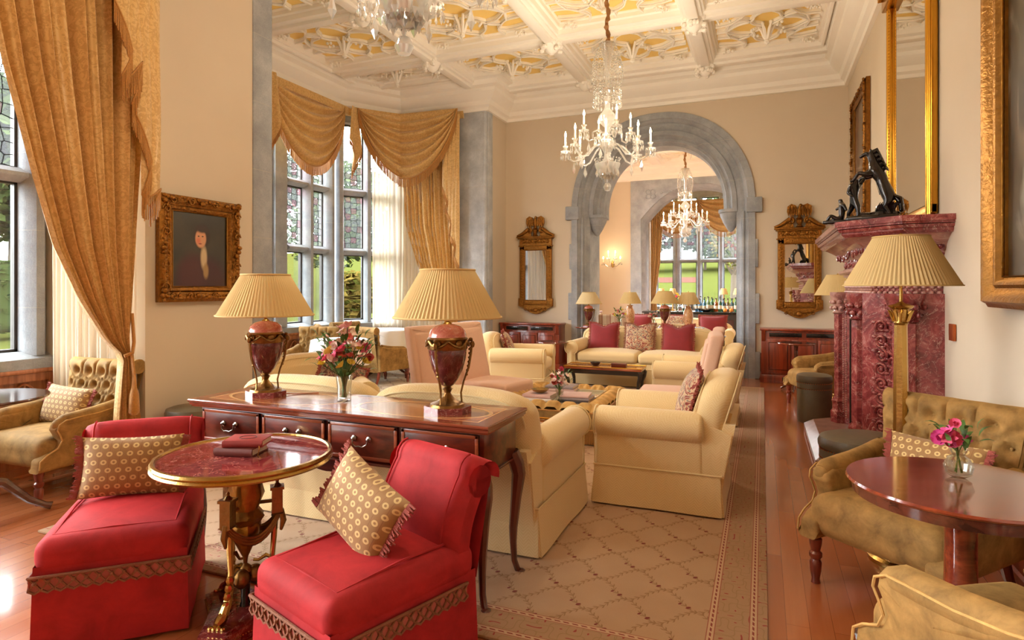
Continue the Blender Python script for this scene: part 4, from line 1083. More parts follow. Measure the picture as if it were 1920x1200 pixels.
def bouquet(label, loc, s=1, cols=('petal_pink', 'petal_yellow', 'petal_white', 'petal_coral'), n=26, vase='tumbler', seed=1, R0=.13, ht=.24, nleaf=26, group=None):
    t = thing('flower_vase', label, 'vase of flowers', loc, 0, group, s); R = random.Random(seed)
    if vase == 'tumbler': prof = [(.035, 0), (.037, .01), (.036, .07), (.044, .135), (.042, .135), (.034, .07), (.033, .014), (.001, .012)]; zt = .13
    else: prof = [(.02, 0), (.042, .015), (.05, .045), (.035, .075), (.02, .085), (.032, .11), (.030, .11), (.018, .085), (.033, .073), (.047, .045), (.04, .018), (.001, .006)]; zt = .10
    obj('vase', B().lathe(prof, 24), M['vase_glass'], t)
    st_ = B(); lf = B(); fl = []
    for i in range(n):
        a = R.uniform(0, 6.3); q = R.random()**.6; z = zt+ht*(.25+.75*R.random()*(1.15-q*q*.75)); p = Vector((R0*q*cos(a), R0*q*sin(a), z))
        st_.tube([(.012*cos(a+2), .012*sin(a+2), .02), (p.x*.15, p.y*.15, zt), tuple(p)], .0022, 4)
        c = cols[int(R.random()*len(cols)) % len(cols)]
        fb_ = B(); fl.append((fb_, c)); flower(fb_, p, R.uniform(.022, .036)*(1.25 if R.random() < .3 else 1), 'rose' if R.random() < .6 else 'lily', R)
    for i in range(nleaf):
        a = R.uniform(0, 6.3); q = R.uniform(.5, 1.25); z = zt+ht*R.uniform(.05, .95); p = Vector((R0*q*cos(a), R0*q*sin(a), z))
        m = Matrix.Translation(p) @ Matrix.Rotation(a, 4, 'Z') @ Matrix.Rotation(R.uniform(-1.2, .2), 4, 'Y')
        lf.grid(lambda u, v: (.06*v, .011*(2*u-1)*sin(pi*min(1, v+.05)), .012*sin(pi*v)), 2, 4, m)
    obj('stems', st_, M['leaf'], t); obj('leaves', lf, M['leaf'], t, 0)
    for fb_, c in fl: obj('bloom', fb_, M[c], t, 0)
    return t
def book(label, loc, w, d, h, mat, rz=0, group=None, pages='paper'):
    t = thing('book', label, 'book', loc, rz, group)
    c = B().cbox(-w/2, w/2, -d/2, d/2, 0, .004, .0015).cbox(-w/2, w/2, -d/2, d/2, h-.004, h, .0015)
    c.prism([(-d/2-.0, .0)]+[(-d/2-.006*sin(pi*i/6)-.0, h*i/6) for i in range(1, 6)]+[(-d/2, h), (-d/2+.004, h), (-d/2+.004, 0)], -w/2, w/2, 'x')
    obj('cover', c, M[mat], t, 30); obj('pages', B().box(-w/2+.006, w/2-.006, -d/2+.004, d/2-.006, .004, h-.004), M[pages], t, 0)
    return t
def coil(cx, cz, r, y, sg=1, turns=1.6, th=.012, start=0):
    return [(cx+sg*r*(1-.75*i/24)*cos(start+turns*2*pi*i/24), y, cz+r*(1-.75*i/24)*sin(start+turns*2*pi*i/24)) for i in range(25)]
# ------------------------------------------------------------------ rugs
ro = obj('rug', B().cbox(-1.93, 1.93, -3.5, 3.5, 0, .014, .005), M['rug_cream'], None, 30, loc=(-1.91, 5.72, .001)); tag(ro, 'large cream rug with vine lattice and narrow red banded border', 'rug')
tag(obj('rug', B().cbox(-.95, .95, -1.9, 1.9, 0, .012, .005), M['rug_pale'], None, 30, loc=(-5.15, 7.0, .001)), 'pale rug under the dining table in the bay', 'rug')
tag(obj('rug', B().cbox(-1.7, 1.7, -2.4, 2.4, 0, .012, .005), M['rug_pale'], None, 30, loc=(-1.6, 13.45, .001)), 'pale rug under the sofas beyond the stone arch', 'rug')
RZ = .016

# ------------------------------------------------------------------ red slipper chairs and marble table
def place_fr(fx, fy, r, w=.52, d=.64): # front right corner -> centre
    return (fx-(w/2)*cos(r)-(d/2)*sin(r)*1.0, fy-(w/2)*sin(r)+(d/2)*cos(r), 0)
r1, r2 = .76, -.34
c1 = place_fr(-2.18, 1.82, r1); slipper('slipper_chair', 'red velvet slipper chair left of the marble table, its front to us', c1, r1)
c2_ = place_fr(-1.215, 1.514, r2, .49, .62); ch2 = slipper('slipper_chair', 'red velvet slipper chair right of the marble table, turned towards it', c2_, r2, w=.49, d=.62)
def loc_on(c, r, x, y, z): return (c[0]+x*cos(r)-y*sin(r), c[1]+x*sin(r)+y*cos(r), z)
cushion('bolster_cushion', 'oblong ringed cushion standing on the left red slipper chair', .41, .27, .14, 'ring_fabric', loc_on(c1, r1, -.02, .08, .455), r1, -.22, .04, 'braid_red', sides='x')
cushion('bolster_cushion', 'ringed cushion tipped over on the right red slipper chair',   .40, .28, .13, 'ring_fabric', loc_on(c2_, r2, -.09, -.05, .468), r2+.12, -.32, .38, 'braid_red', sides='x')

t = thing('marble_table', 'round red marble table with gilt rim on a gilt and bronze tripod', 'table', (-2.02, 1.97, 0))
TZ = .70; TR = .345
obj('tabletop', B().lathe([(.001, TZ-.02), (TR-.012, TZ-.02), (TR-.012, TZ), (.001, TZ)][::1], 64), M['marble_dark'], t, 30)
obj('gilt_rim', B().lathe([(TR-.012, TZ-.03), (TR+.004, TZ-.03), (TR+.010, TZ-.022), (TR+.003, TZ-.014), (TR+.009, TZ-.004), (TR+.004, TZ+.006), (TR-.008, TZ+.007), (TR-.012, TZ)], 64, cap=False), M['brass'], t, 50)
b = B(); n_ = 28
b.lathe([(.05, .40), (.075, .44), (.052, .47), (.072, .53), (.058, .60), (.075, .645), (.10, .665), (.11, .672)], n_, fn=lambda a, z: 1+.07*sin(a*7+z*26))
b.lathe([(.012, .27), (.03, .31), (.052, .36), (.06, .40), (.045, .44)], 20, fn=lambda a, z: 1+.06*sin(a*8))
obj('column', b, M['gilt'], t)
for k_ in range(3):
    a = -pi/2+.25+k_*2*pi/3; P = lambda r, z: (r*cos(a), r*sin(a), z)
    l = B(); l.tube([P(.115, .40), P(.112, .34), P(.105, .25), P(.108, .18), P(.13, .13), P(.155, .10)], [.014, .013, .011, .013, .018, .02], 8)
    l.tube([P(.155, .10), P(.175, .085), P(.20, .08)], [.02, .024, .014], 8)
    for i in range(4): l.ball((.2*cos(a+(i-1.5)*.09), .2*sin(a+(i-1.5)*.09), .07), .011, 6)
    for i in range(4): l.ball(P(.135-.008*i, .13+.03*i), (.017, .017, .02), 7)
    obj('leg', l, M['brass'], t)
    m = B(); ca, sa = cos(a), sin(a)
    Mx = T(.125*ca, .125*sa, 0, a)
    m.box(-.022, .022, -.022, .022, .44, .545, Mx).box(-.028, .028, -.028, .028, .54, .552, Mx); m.lathe([(.02, .552), (.006, .566), (.008, .574), (.001, .582)], 8, M=Mx); m.tube([(-.07, 0, .49), (-.02, 0, .49)], .008, 6, Mx)
    m.prism([(-.028, .44), (.028, .44), (0, .425)], -.024, .024, 'x', Mx)
    obj('capital_box', m, M['dull_brass'], t, 30)
    s_ = B()
    for dz in (0, .012, .024):
        a2 = a+2*pi/3; s_.tube([(.13*((1-u)*cos(a)+u*cos(a2))*(1+.55*u*(1-u)), .13*((1-u)*sin(a)+u*sin(a2))*(1+.55*u*(1-u)), .445-dz-.08*sin(pi*u)) for u in [i/10 for i in range(11)]], .008, 6)
    s_.tube([P(.14, .45), P(.15, .40), P(.14, .36)], [.012, .014, .006], 6)
    obj('swag', s_, M['dull_brass'], t)
    w_ = B().tube([P(.11, .245), P(.08, .262), P(.05, .245), P(.03, .25)], [.006, .009, .006, .006], 6); obj('stretcher', w_, M['brass'], t)
b = B().lathe([(.012, .27), (.008, .24), (.02, .23), (.03, .21), (.001, .205)], 12)
for k_ in range(3):
    a = k_*2*pi/3+.9; b.ball((.038*cos(a), .038*sin(a), .19), (.035, .035, .04), 12)
obj('acorn_cluster', b, M['dull_brass'], t)
obj('stem', B().lathe([(.03, .05), (.018, .08), (.02, .15), (.015, .20)], 12, fn=lambda a, z: 1+.1*sin(6*a)), M['bronze_dark'], t)
tri = []
for k_ in range(3):
    a = -pi/2+.25+k_*2*pi/3
    tri += [(.245*cos(a-.22), .245*sin(a-.22)), (.245*cos(a+.22), .245*sin(a+.22))]
    for q_ in range(1, 6): a2 = a+.22+(2*pi/3-.44)*q_/6; rr = .245-.105*sin(pi*q_/6)**.6; tri.append((rr*cos(a2), rr*sin(a2)))
obj('plinth', B().prism(tri, 0, .055).prism([(x*.9, y*.9) for x, y in tri], .05, .065), M['marble_dark'], t, 30)
b = B()
for i in range(len(tri)):
    p, q = tri[i], tri[(i+1) % len(tri)]; L = hypot(q[0]-p[0], q[1]-p[1]); kk = max(1, int(L/.011))
    for j in range(kk): b.ball((p[0]+(q[0]-p[0])*j/kk, p[1]+(q[1]-p[1])*j/kk, .03), .0042, 5)
obj('beading', b, M['brass'], t)
book('brown tooled leather book at the bottom of the pair on the marble table', (-2.05, 1.98, TZ+.001), .17, .13, .032, 'book_brown', .25)
bk = book('red leather book lying on top of the other on the marble table', (-2.035, 2.0, TZ+.034), .165, .125, .028, 'book_red', .42)
obj('ribbon', B().tube([(.06, -.05, .02), (.075, -.075, .0), (.07, -.08, -.03), (.09, -.10, -.032)], .002, 5), M['gilt'], bk)
b = B(); b.tube([(.035*cos(i*pi/12), .028*sin(i*pi/12), .0285) for i in range(24)], .0015, 4, closed=True); obj('cover_stamp', b, M['book_dark'], bk)

# ------------------------------------------------------------------ console desk with drawers
def console(label, loc, L, D, H, nd, hmat='steel', detail=True):
    t = thing('console_desk', label, 'desk', loc)
    prof = [(-.0, 0), (.006, .004), (.006, .012), (-.004, .016), (-.004, .022), (-.012, .028)]
    b = B().box(-L/2+.006, L/2-.006, -D/2+.006, D/2-.006, H-.03, H)
    b.tube([(-L/2+.004, -D/2+.004, H-.008), (L/2-.004, -D/2+.004, H-.008), (L/2-.004, D/2-.004, H-.008), (-L/2+.004, D/2-.004, H-.008)], .0085, 8, closed=True)
    b.cbox(-L/2+.012, L/2-.012, -D/2+.012, D/2-.012, H-.04, H-.02, .004)
    obj('desktop', b, M['desk_veneer'], t, 35)
    z0, z1 = H-.23, H-.04; fx = L/2-.045; fy = D/2-.04
    obj('carcase', B().cbox(-fx, fx, -fy+.012, fy, z0, z1, .004).cbox(-fx-.006, fx+.006, -fy-.006, fy+.006, z0-.012, z0, .004), M['mahogany'], t)
    dw = (2*fx-.02)/nd
    for i in range(nd):
        x0 = -fx+.01+dw*i; x1 = x0+dw
        dr = obj('drawer', B().cbox(x0+.012, x1-.012, -fy-.002, -fy+.02, z0+.012, z1-.012, .003), M['burl'], t)
        f = B(); e = .016; ya, yb_ = -fy-.005, -fy+.01
        f.cbox(x0+.012, x1-.012, ya, yb_, z0+.012, z0+.012+e, .002).cbox(x0+.012, x1-.012, ya, yb_, z1-.012-e, z1-.012, .002).cbox(x0+.012, x0+.012+e, ya, yb_, z0+.012, z1-.012, .002).cbox(x1-.012-e, x1-.012, ya, yb_, z0+.012, z1-.012, .002)
        obj('drawer_banding', f, M['banding'], dr)
        xm = (x0+x1)/2; zm = (z0+z1)/2+.015; hb = B()
        for sg in (-1, 1):
            hb.lathe([(.014, 0), (.014, .004), (.006, .008), (.008, .016), (.001, .02)], 12, M=T(xm+sg*.042, -fy-.004, zm) @ Matrix.Rotation(pi/2, 4, 'X'))
        hb.tube([(xm-.042, -fy-.018, zm), (xm-.04, -fy-.022, zm-.022), (xm-.018, -fy-.026, zm-.034), (xm, -fy-.027, zm-.030), (xm+.018, -fy-.026, zm-.034), (xm+.04, -fy-.022, zm-.022), (xm+.042, -fy-.018, zm)], .0035, 6)
        obj('drawer_handle', hb, M[hmat], dr)
    ap = [(-.16, z0-.01)]+[(-.16+.32*i/12, z0-.012-.055*sin(pi*i/12)**.8) for i in range(13)]+[(.16, z0-.01)]
    obj('apron', B().prism(ap, -fy, -fy+.02, 'y'), M['mahogany'], t)
    for sx in (-1, 1):
        for sy in (-1, 1):
            x, y = sx*(fx-.01), sy*(fy-.01); q = lambda dx, z: (x+sx*dx, y+sy*dx*.8, z)
            b = B().tube([q(-.005, z0+.02), q(.014, z0-.04), q(.022, z0-.09), q(.012, z0-.2), (x, y, z0-.35), q(.0, .16), q(.004, .07), q(.016, .025), q(.03, .008)], [.036, .038, .034, .026, .021, .017, .015, .015, .012], 8)
            b.ball(q(.03, .012), (.024, .024, .012), 10)
            obj('leg', b, M['mahogany_z'], t)
    return t
DX, DY, DZ = -1.955, 2.60, .81
console('long mahogany console desk with four drawers behind the marble table', (DX, DY, 0), 1.76, .46, DZ, 4)
urn_lamp('red marble urn lamp with cream pleated shade on the left of the console desk', (-2.52, 2.60, DZ), None, 1.0)
urn_lamp('red marble urn lamp with cream pleated shade on the right of the console desk', (-1.39, 2.59, DZ), None, 1.02)
bouquet('glass of pink, yellow and white flowers on the console desk', (-2.02, 2.63, DZ), 1.0, ('petal_pink', 'petal_yellow', 'petal_white', 'petal_coral', 'petal_yellow', 'petal_white', 'petal_soft'), 64, seed=4, R0=.13, ht=.24, nleaf=90)
tag(obj('lamp_cord', B().tube([(-2.46, 2.64, DZ+.012), (-2.40, 2.68, DZ+.004), (-2.36, 2.72, DZ+.004), (-2.33, 2.74, DZ+.004), (-2.30, 2.77, DZ+.004)], .003, 5), M['copper']), 'thin brown cord trailing from the left urn lamp on the console desk', 'cord')

# ------------------------------------------------------------------ seating groups
club('sofa', 'cream sofa with its back against the console desk', 'sofa', 2.0, .92, 2, 2, .86, (-2.05, 3.40, RZ), pi)
club('club_armchair', 'cream club armchair in profile in front of the rug border, red patterned cushion on it', 'armchair', .84, .80, 1, 1, .85, (-.62, 4.28, RZ), -pi/2)
cushion('cushion', 'red patterned fringed cushion standing in the foremost cream armchair at the right', .42, .42, .16, 'tapestry', (-.50, 4.20, .46), -pi/2+.15, -.28, 0, 'braid_red')
club('club_armchair', 'cream club armchair seen over the near sofa, its back to the bay window', 'armchair', .90, .82, 1, 1, .80, (-3.52, 4.18, RZ), .80)
cushion('cushion', 'dark patterned cushion in the cream armchair beyond the near sofa', .40, .32, .15, 'tapestry_dark', (-3.34, 4.24, .46), .80, -.5, .3, 'braid_red')
club('sofa', 'cream sofa facing us in front of the stone arch with three cushions', 'sofa', 2.05, .92, 2, 2, .80, (-1.62, 9.00, RZ), 0)
for x, m_, lb in ((-2.22, 'soft_red', 'plain red cushion at the left end of the sofa before the arch'), (-1.68, 'tapestry', 'floral tapestry cushion between the two red ones on the sofa before the arch'), (-1.13, 'soft_red', 'plain red cushion right of the tapestry one on the sofa before the arch')):
    cushion('cushion', lb, .44, .42, .15, m_, (x, 9.04, .465), 0, -.25, 0, 'braid_red' if m_ == 'soft_red' else 'braid_bronze', notch=.05)
club('club_armchair', 'cream club armchair in profile below the left gilt mirror', 'armchair', .84, .84, 1, 1, .80, (-2.98, 7.55, RZ), pi/2+.15)
cushion('cushion', 'dark patterned cushion in the cream armchair below the left mirror', .40, .38, .15, 'tapestry', (-3.10, 7.60, .46), pi/2+.35, -.35, 0, 'braid_red')
club('club_armchair', 'cream club armchair in profile just before the right arch pier', 'armchair', .84, .84, 1, 1, .80, (-.66, 6.9, RZ), -pi/2)
cushion('cushion', 'red patterned fringed cushion in the cream armchair before the right arch pier', .40, .40, .15, 'tapestry', (-.56, 6.85, .46), -pi/2+.2, -.3, 0, 'braid_red')

def highback(label, loc, rz, mat='pink_fabric', group=None, w=.56, ht=1.02, s=1):
    t = thing('highback_chair', label, 'chair', loc, rz, group, s); F = M[mat]
    obj('seat', B().rbox((0, -.05, .36), (w, .60, .15), .035, 3, puff=.025), F, t, 60)
    obj('body', B().cbox(-w/2+.01, w/2-.01, -.33, .27, .13, .30, .015), F, t)
    lean = lambda p: (p[0], p[1]+(p[2]-.4)*.22, p[2])
    obj('backrest', B().slab(arch_out(w, .30, ht-.05, ht, 8, 18), .11, .03, .0, 3, T(0, .24, 0), lean), F, t, 60)
    obj('back_panel', B().slab(arch_out(w-.10, .42, ht-.10, ht-.06, 8, 18), .05, .02, .004, 3, T(0, .195, 0), lean), F, t, 60)
    for sx in (-1, 1):
        obj('leg', B().tube([(sx*(w/2-.05), -.29, .16), (sx*(w/2-.05), -.29, 0)], [.022, .014], 4), M['leg_wood'], t)
        obj('leg', B().tube([(sx*(w/2-.05), .23, .16), (sx*(w/2-.05), .29, 0)], [.022, .014], 4), M['leg_wood'], t)
    return t
highback('pink upholstered high-back chair at the left of the tufted ottoman, its back to the bay', (-2.66, 5.10, RZ), 1.20)
highback('second pink high-back chair at the left of the ottoman, further from us', (-2.60, 5.80, RZ), 1.40)
highback('pink upholstered high-back chair at the right of the tufted ottoman, in profile', (-.72, 5.22, RZ), -pi/2+.10)
highback('second pink high-back chair, just behind the one right of the tufted ottoman', (-.74, 5.86, RZ), -pi/2+.05)

# ottoman
t = thing('tufted_ottoman', 'large gold velvet tufted ottoman with bullion fringe in the middle of the rug', 'ottoman', (-1.84, 5.83, RZ))
ow, od = 1.04, 1.20
def OP(u, v):
    x, y = (2*u-1)*ow/2, (2*v-1)*od/2; ex, ey = ow/2-abs(x), od/2-abs(y); e = min(ex, ey)
    s_ = y if ex < ey else x; bw_ = .17
    if e < bw_:
        h = .275+.085*sin(pi*min(1, e/bw_*.82+.10))**.6; h -= .030*abs(cos(pi*(s_/.15)))**8; h -= .018*abs(cos(pi*(s_/.15+.5)))**10*(1 if e > .10 else 0)
    else: h = .30
    return (x, y, h)
obj('padded_top', B().grid(OP, 104, 120), M['velvet_gold'], t, 80)
b = B().cbox(-ow/2, ow/2, -od/2, od/2, .13, .285, .012); obj('body', b, M['velvet_moss'], t)
b = B()
for i in range(2):
    z = (.285, .135)[i]; b.tube([(-ow/2, -od/2, z), (ow/2, -od/2, z), (ow/2, od/2, z), (-ow/2, od/2, z)], .008, 6, closed=True)
obj('piping', b, M['fringe_gold'], t)
def fringe_strip(b, path, z0, z1, pitch=.012, r=.0055, closed=True):
    n = len(path)
    for i in range(n if closed else n-1):
        p, q = path[i], path[(i+1) % n]; L = hypot(q[0]-p[0], q[1]-p[1]); k_ = max(1, int(L/pitch))
        for j in range(k_):
            f = (j+.5)/k_; x, y = p[0]+(q[0]-p[0])*f, p[1]+(q[1]-p[1])*f
            b.tube([(x, y, z0), (x+random.uniform(-.002, .002), y+random.uniform(-.002, .002), z1)], [r*.7, r], 4)
b = B(); fringe_strip(b, [(-ow/2, -od/2), (ow/2, -od/2), (ow/2, od/2), (-ow/2, od/2)], .135, .012); obj('bullion_fringe', b, M['fringe_gold'], t, 60)
obj('inner_frame', B().box(-ow/2+.03, ow/2-.03, -od/2+.03, od/2-.03, .02, .13), M['velvet_moss'], t)
tx, ty = .335, .415
tag(obj('tray', B().cbox(-tx, tx, -ty, ty, 0, .010, .004).cbox(-tx-.01, tx+.01, -ty-.01, -ty+.01, 0, .022, .004).cbox(-tx-.01, tx+.01, ty-.01, ty+.01, 0, .022, .004).cbox(-tx-.01, -tx+.01, -ty, ty, 0, .022, .004).cbox(tx-.01, tx+.01, -ty, ty, 0, .022, .004), M['tray_pale'], None, 30, loc=(-1.84, 5.83, .301+RZ)), 'pale flat tray set into the top of the tufted ottoman', 'tray')
oz = .328
for i, (x, y, w_, d_, h_, m_, r_, lb) in enumerate([
    (-1.99, 5.56, .30, .26, .032, 'book_white', .1, 'white cased art book at the bottom of the left pile on the ottoman'),
    (-1.98, 5.56, .28, .24, .03, 'book_pink', .02, 'pale pink art book on top of the left pile on the ottoman'),
    (-1.63, 5.62, .30, .25, .025, 'book_dark', -.05, 'black art book at the bottom of the right pile on the ottoman'),
    (-1.63, 5.62, .29, .25, .022, 'book_grey', .03, 'grey art book in the middle of the right pile on the ottoman'),
    (-1.64, 5.62, .27, .24, .02, 'book_pink', .12, 'mauve art book on top of the right pile on the ottoman'),
    (-1.90, 5.98, .32, .26, .03, 'book_grey', .05, 'grey book at the bottom of the pile at the far end of the ottoman'),
    (-1.90, 5.98, .31, .25, .03, 'book_pink', .12, 'pinkish book in the middle of the pile at the far end of the ottoman'),
    (-1.89, 5.98, .29, .23, .025, 'book_grey', .0, 'grey book on top of the pile at the far end of the ottoman')]):
    zz = {0: 0, 1: .033, 2: 0, 3: .026, 4: .049, 5: 0, 6: .031, 7: .062}[i]
    book(lb, (x, y, oz+zz), w_, d_, h_, m_, r_)
tag(obj('bowl', B().lathe([(.03, 0), (.07, .02), (.085, .04), (.08, .04), (.03, .008), (.001, .006)], 20), M['brass'], None, loc=(-1.98, 5.56, oz+.064)), 'shallow brass dish on the left pile of books on the ottoman', 'bowl')
bouquet('glass of white and red lilies on the tufted ottoman', (-1.765, 5.50, oz), .9, ('petal_white', 'petal_coral', 'petal_white', 'petal_pink'), 30, seed=8, R0=.10, ht=.20, nleaf=26)
# black low tables
def kang(label, loc, L, D, H, rz=0):
    t = thing('coffee_table', label, 'coffee table', loc, rz)
    obj('tabletop', B().cbox(-L/2, L/2, -D/2, D/2, H-.03, H, .008), M['mahogany_top'], t)
    obj('gallery', B().tube([(-L/2, -D/2, H+.008), (L/2, -D/2, H+.008), (L/2, D/2, H+.008), (-L/2, D/2, H+.008)], .008, 6, closed=True), M['gilt_bright'], t)
    obj('frame', B().cbox(-L/2+.02, L/2-.02, -D/2+.02, D/2-.02, H-.09, H-.03, .006), M['black_wood'], t)
    for sx in (-1, 1):
        for sy in (-1, 1):
            x, y = sx*(L/2-.05), sy*(D/2-.05); q = lambda o, z: (x+sx*o, y+sy*o*.6, z)
            obj('leg', B().tube([q(0, H-.03), q(.028, H-.07), q(.024, H-.12), q(.002, H*.40), q(-.004, .05), q(.01, .018), q(.022, 0)], [.035, .038, .030, .023, .021, .025, .027], 8), M['black_wood'], t)
    return t
kang('low black lacquered table in front of the sofa before the arch', (-2.0, 8.26, RZ), 1.06, .38, .31)
tag(obj('box', B().cbox(-.1, .1, -.06, .06, 0, .055, .006).cbox(-.103, .103, -.063, .063, .04, .046, .002), M['mahogany'], None, 30, loc=(-1.80, 8.24, .328), rz=.05), 'small lidded mahogany box on the low black table', 'box')
tag(obj('bowl', B().lathe([(.03, 0), (.05, .01), (.075, .05), (.07, .05), (.04, .015), (.001, .012)], 20), M['black_wood'], None, loc=(-2.14, 8.28, .328)), 'small dark bowl on the left of the low black table', 'bowl')
kang('low black table with gilt edge between the near sofa and the ottoman', (-2.05, 4.52, RZ), 1.06, .46, .31)
# small side tables
def pedestal(name, label, loc, R_, H, mat, s=1, feet=3, stem='dark_table', rz=.3):
    t = thing(name, label, 'side table', loc, rz)
    obj('tabletop', B().lathe([(.001, H-.022), (R_-.02, H-.022), (R_-.006, H-.016), (R_, H-.008), (R_-.004, H), (.001, H)], 48), M[mat], t, 40)
    obj('column', B().lathe([(.06*s, H-.022), (.03*s, H-.05), (.022*s, H-.12), (.03*s, H*.6), (.022*s, H*.52), (.045*s, H*.42), (.05*s, H*.36), (.03*s, H*.30), (.045*s, H*.24), (.03*s, H*.2)], 20), M[stem], t)
    for k_ in range(feet):
        a = k_*2*pi/feet; q = lambda r, z: (r*cos(a), r*sin(a), z)
        obj('foot', B().tube([q(.02, H*.3), q(R_*.35, H*.27), q(R_*.7, H*.10), q(R_*.92, .03), q(R_*1.02, .018)], [.026*s, .024*s, .018*s, .016*s, .02*s], 8), M[stem], t)
    return t
pedestal('side_table', 'small tripod table between the armchair and the sofa below the left mirror', (-2.86, 8.55, RZ), .24, .60, 'table_red', .6)
pedestal('side_table', 'small dark tripod table by the white sofa beyond the right arch pier', (-.74, 10.0, .001), .22, .66, 'black_wood', .5, stem='black_wood')
# console behind the far sofa with its lamps
console('mahogany console desk behind the far sofa, half hidden', (-1.72, 9.85, 0), 1.75, .44, .78, 4, 'brass')
urn_lamp('urn lamp at the centre of the console desk before the arch', (-1.42, 9.80, .78), None, .86)
jar_lamp('porcelain jar lamp at the right end of the console desk before the arch', (-1.08, 9.94, .78), None, .92)
jar_lamp('porcelain jar lamp at the left end of the console desk before the arch', (-2.00, 9.98, .78), None, .92)
bouquet('glass of pale flowers on the left of the console desk before the arch', (-2.12, 9.72, .78), .95, ('petal_white', 'petal_yellow', 'petal_pink'), 16, seed=12, R0=.11, ht=.18, nleaf=26)
bouquet('glass of reddish flowers behind the centre lamp on the console desk before the arch', (-1.62, 9.98, .78), .85, ('petal_coral', 'petal_white'), 14, seed=13, R0=.10, ht=.18, nleaf=18)
pedestal('side_table', 'round lamp table left of the console desk, behind the far sofa', (-2.66, 9.86, .001), .23, .76, 'table_red', .6)
urn_lamp('urn lamp on the round table just inside the left arch pier', (-2.66, 9.86, .76), None, .86, True)
# beyond the arch
club('sofa', 'cream sofa beyond the arch with its back to us, behind the console desk', 'sofa', 1.45, .84, 1, 2, .80, (-1.40, 10.72, RZ), pi)
club('sofa', 'cream sofa beyond the arch facing us, in front of the bar', 'sofa', 2.1, .9, 1, 2, .80, (-1.55, 12.15, RZ), 0)
cushion('cushion', 'red cushion at the right end of the sofa in front of the bar', .5, .42, .15, 'soft_red', (-.88, 12.18, .465), 0, -.25, 0, 'braid_red')
cushion('cushion', 'red cushion at the left end of the sofa in front of the bar', .5, .42, .15, 'soft_red', (-2.28, 12.18, .465), 0, -.25, 0, 'braid_red')
cushion('cushion', 'pale patterned cushion at the middle of the sofa in front of the bar', .5, .42, .15, 'tapestry', (-1.55, 12.18, .465), 0, -.25, 0, 'braid_red')
highback('striped high-back chair beyond the left arch pier', (-2.46, 11.0, RZ), pi+.15, 'striped_fabric', None, .56, .92)
t = thing('gilt_console', 'gilt console table with marble top against the left wall beyond the arch', 'table', (-3.75, 13.2, 0))
obj('tabletop', B().cbox(-.35, .35, -.6, .6, .84, .88, .008), M['marble_pink'], t); obj('frieze', B().cbox(-.32, .32, -.57, .57, .72, .84, .006), M['gilt'], t)
for sx in (-1, 1):
    for sy in (-1, 1): obj('leg', B().tube([(sx*.29, sy*.53, .74), (sx*.30, sy*.54, .5), (sx*.27, sy*.5, .2), (sx*.29, sy*.53, 0)], [.035, .02, .016, .025], 8), M['gilt'], t)
# bar
t = thing('bar_counter', 'dark panelled bar counter with grey top before the far window', 'bar counter', (-1.42, 13.7, 0))
bl = 2.0
obj('counter_top', B().cbox(-bl/2, bl/2, -.36, .36, .86, .90, .01), M['bronze_dark'], t)
obj('carcase', B().cbox(-bl/2+.04, bl/2-.04, -.32, .32, 0, .86, .01), M['black_wood'], t)
for i in range(6):
    x0 = -bl/2+.1+i*(bl-.2)/6; obj('panel', B().cbox(x0+.03, x0+(bl-.2)/6-.03, -.345, -.31,   .12, .74, .015), M['bar_panel'], t)
R = random.Random(11)
def bottle(label, loc, h, mat, group=None, s=1):
    t_ = thing('bottle', label, 'bottle', loc, 0, group, s)
    obj('glass_body', B().lathe([(.036, 0), (.038, .01), (.038, h*.6), (.030, h*.68), (.013, h*.76), (.013, h*.96), (.016, h*.97), (.016, h)], 14), M[mat], t_)
    obj('paper_label', B().lathe([(.0385, h*.2), (.0385, h*.45)], 14), M['paper'], t_); obj('cap', B().lathe([(.015, h*.93), (.015, h*1.01), (.001, h*1.01)], 10), M['black_wood'], t_); return t_
KB = (('dark green', .30, 'green_glass'), ('amber brown', .28, 'amber_glass'), ('clear colourless', .32, 'vase_glass'), ('bright blue', .27, 'blue_glass'))
bp = [bottle('%s glass bottle among the spirits on the right half of the bar' % nm, (-1.60+i*.09, 13.82, .90), h_, m_, '%s bottles on the bar counter' % nm) for i, (nm, h_, m_) in enumerate(KB)]
for i in range(20):
    x = -1.24+(i % 10)*.080+R.uniform(-.01, .01); y = 13.66+.20*(i//10)+R.uniform(-.02, .02); q_ = R.randrange(4)
    dup(bp[q_], (x, y, .90), R.uniform(0, 6), None, '%s bottles on the bar counter' % KB[q_][0])
for x, y, lb in ((-2.08, 13.85, 'small cream-shaded lamp at the left end of the bar'), (-1.84, 13.9, 'small cream-shaded lamp second from the left on the bar'), (-.78, 13.98, 'small cream-shaded lamp second from the right on the bar'), (-.50, 13.96, 'small cream-shaded lamp at the right end of the bar')):
    stick_lamp(lb, (x, y, .90), None, 1.2)
bouquet('tall vase of orange flowers on the middle of the bar', (-1.72, 13.62, .90), 1.1, ('petal_coral', 'petal_yellow'), 16, seed=21, R0=.12, ht=.2, nleaf=16)
for i, (x, lb) in enumerate(((-.72, 'left orange in the fruit laid on the bar'), (-.60, 'right orange in the fruit laid on the bar'))):
    tag(obj('orange', B().ball((0, 0, .04), .04, 12), M['orange_fruit'], None, loc=(x, 13.42, .90)), lb, 'orange')
tag(obj('ice_bucket', B().lathe([(.07, 0), (.08, .02), (.10, .17), (.095, .17), (.07, .02), (.001, .02)], 20), M['steel'], None, loc=(-1.46, 13.5, .90)), 'steel ice bucket at the front of the bar', 'bucket')
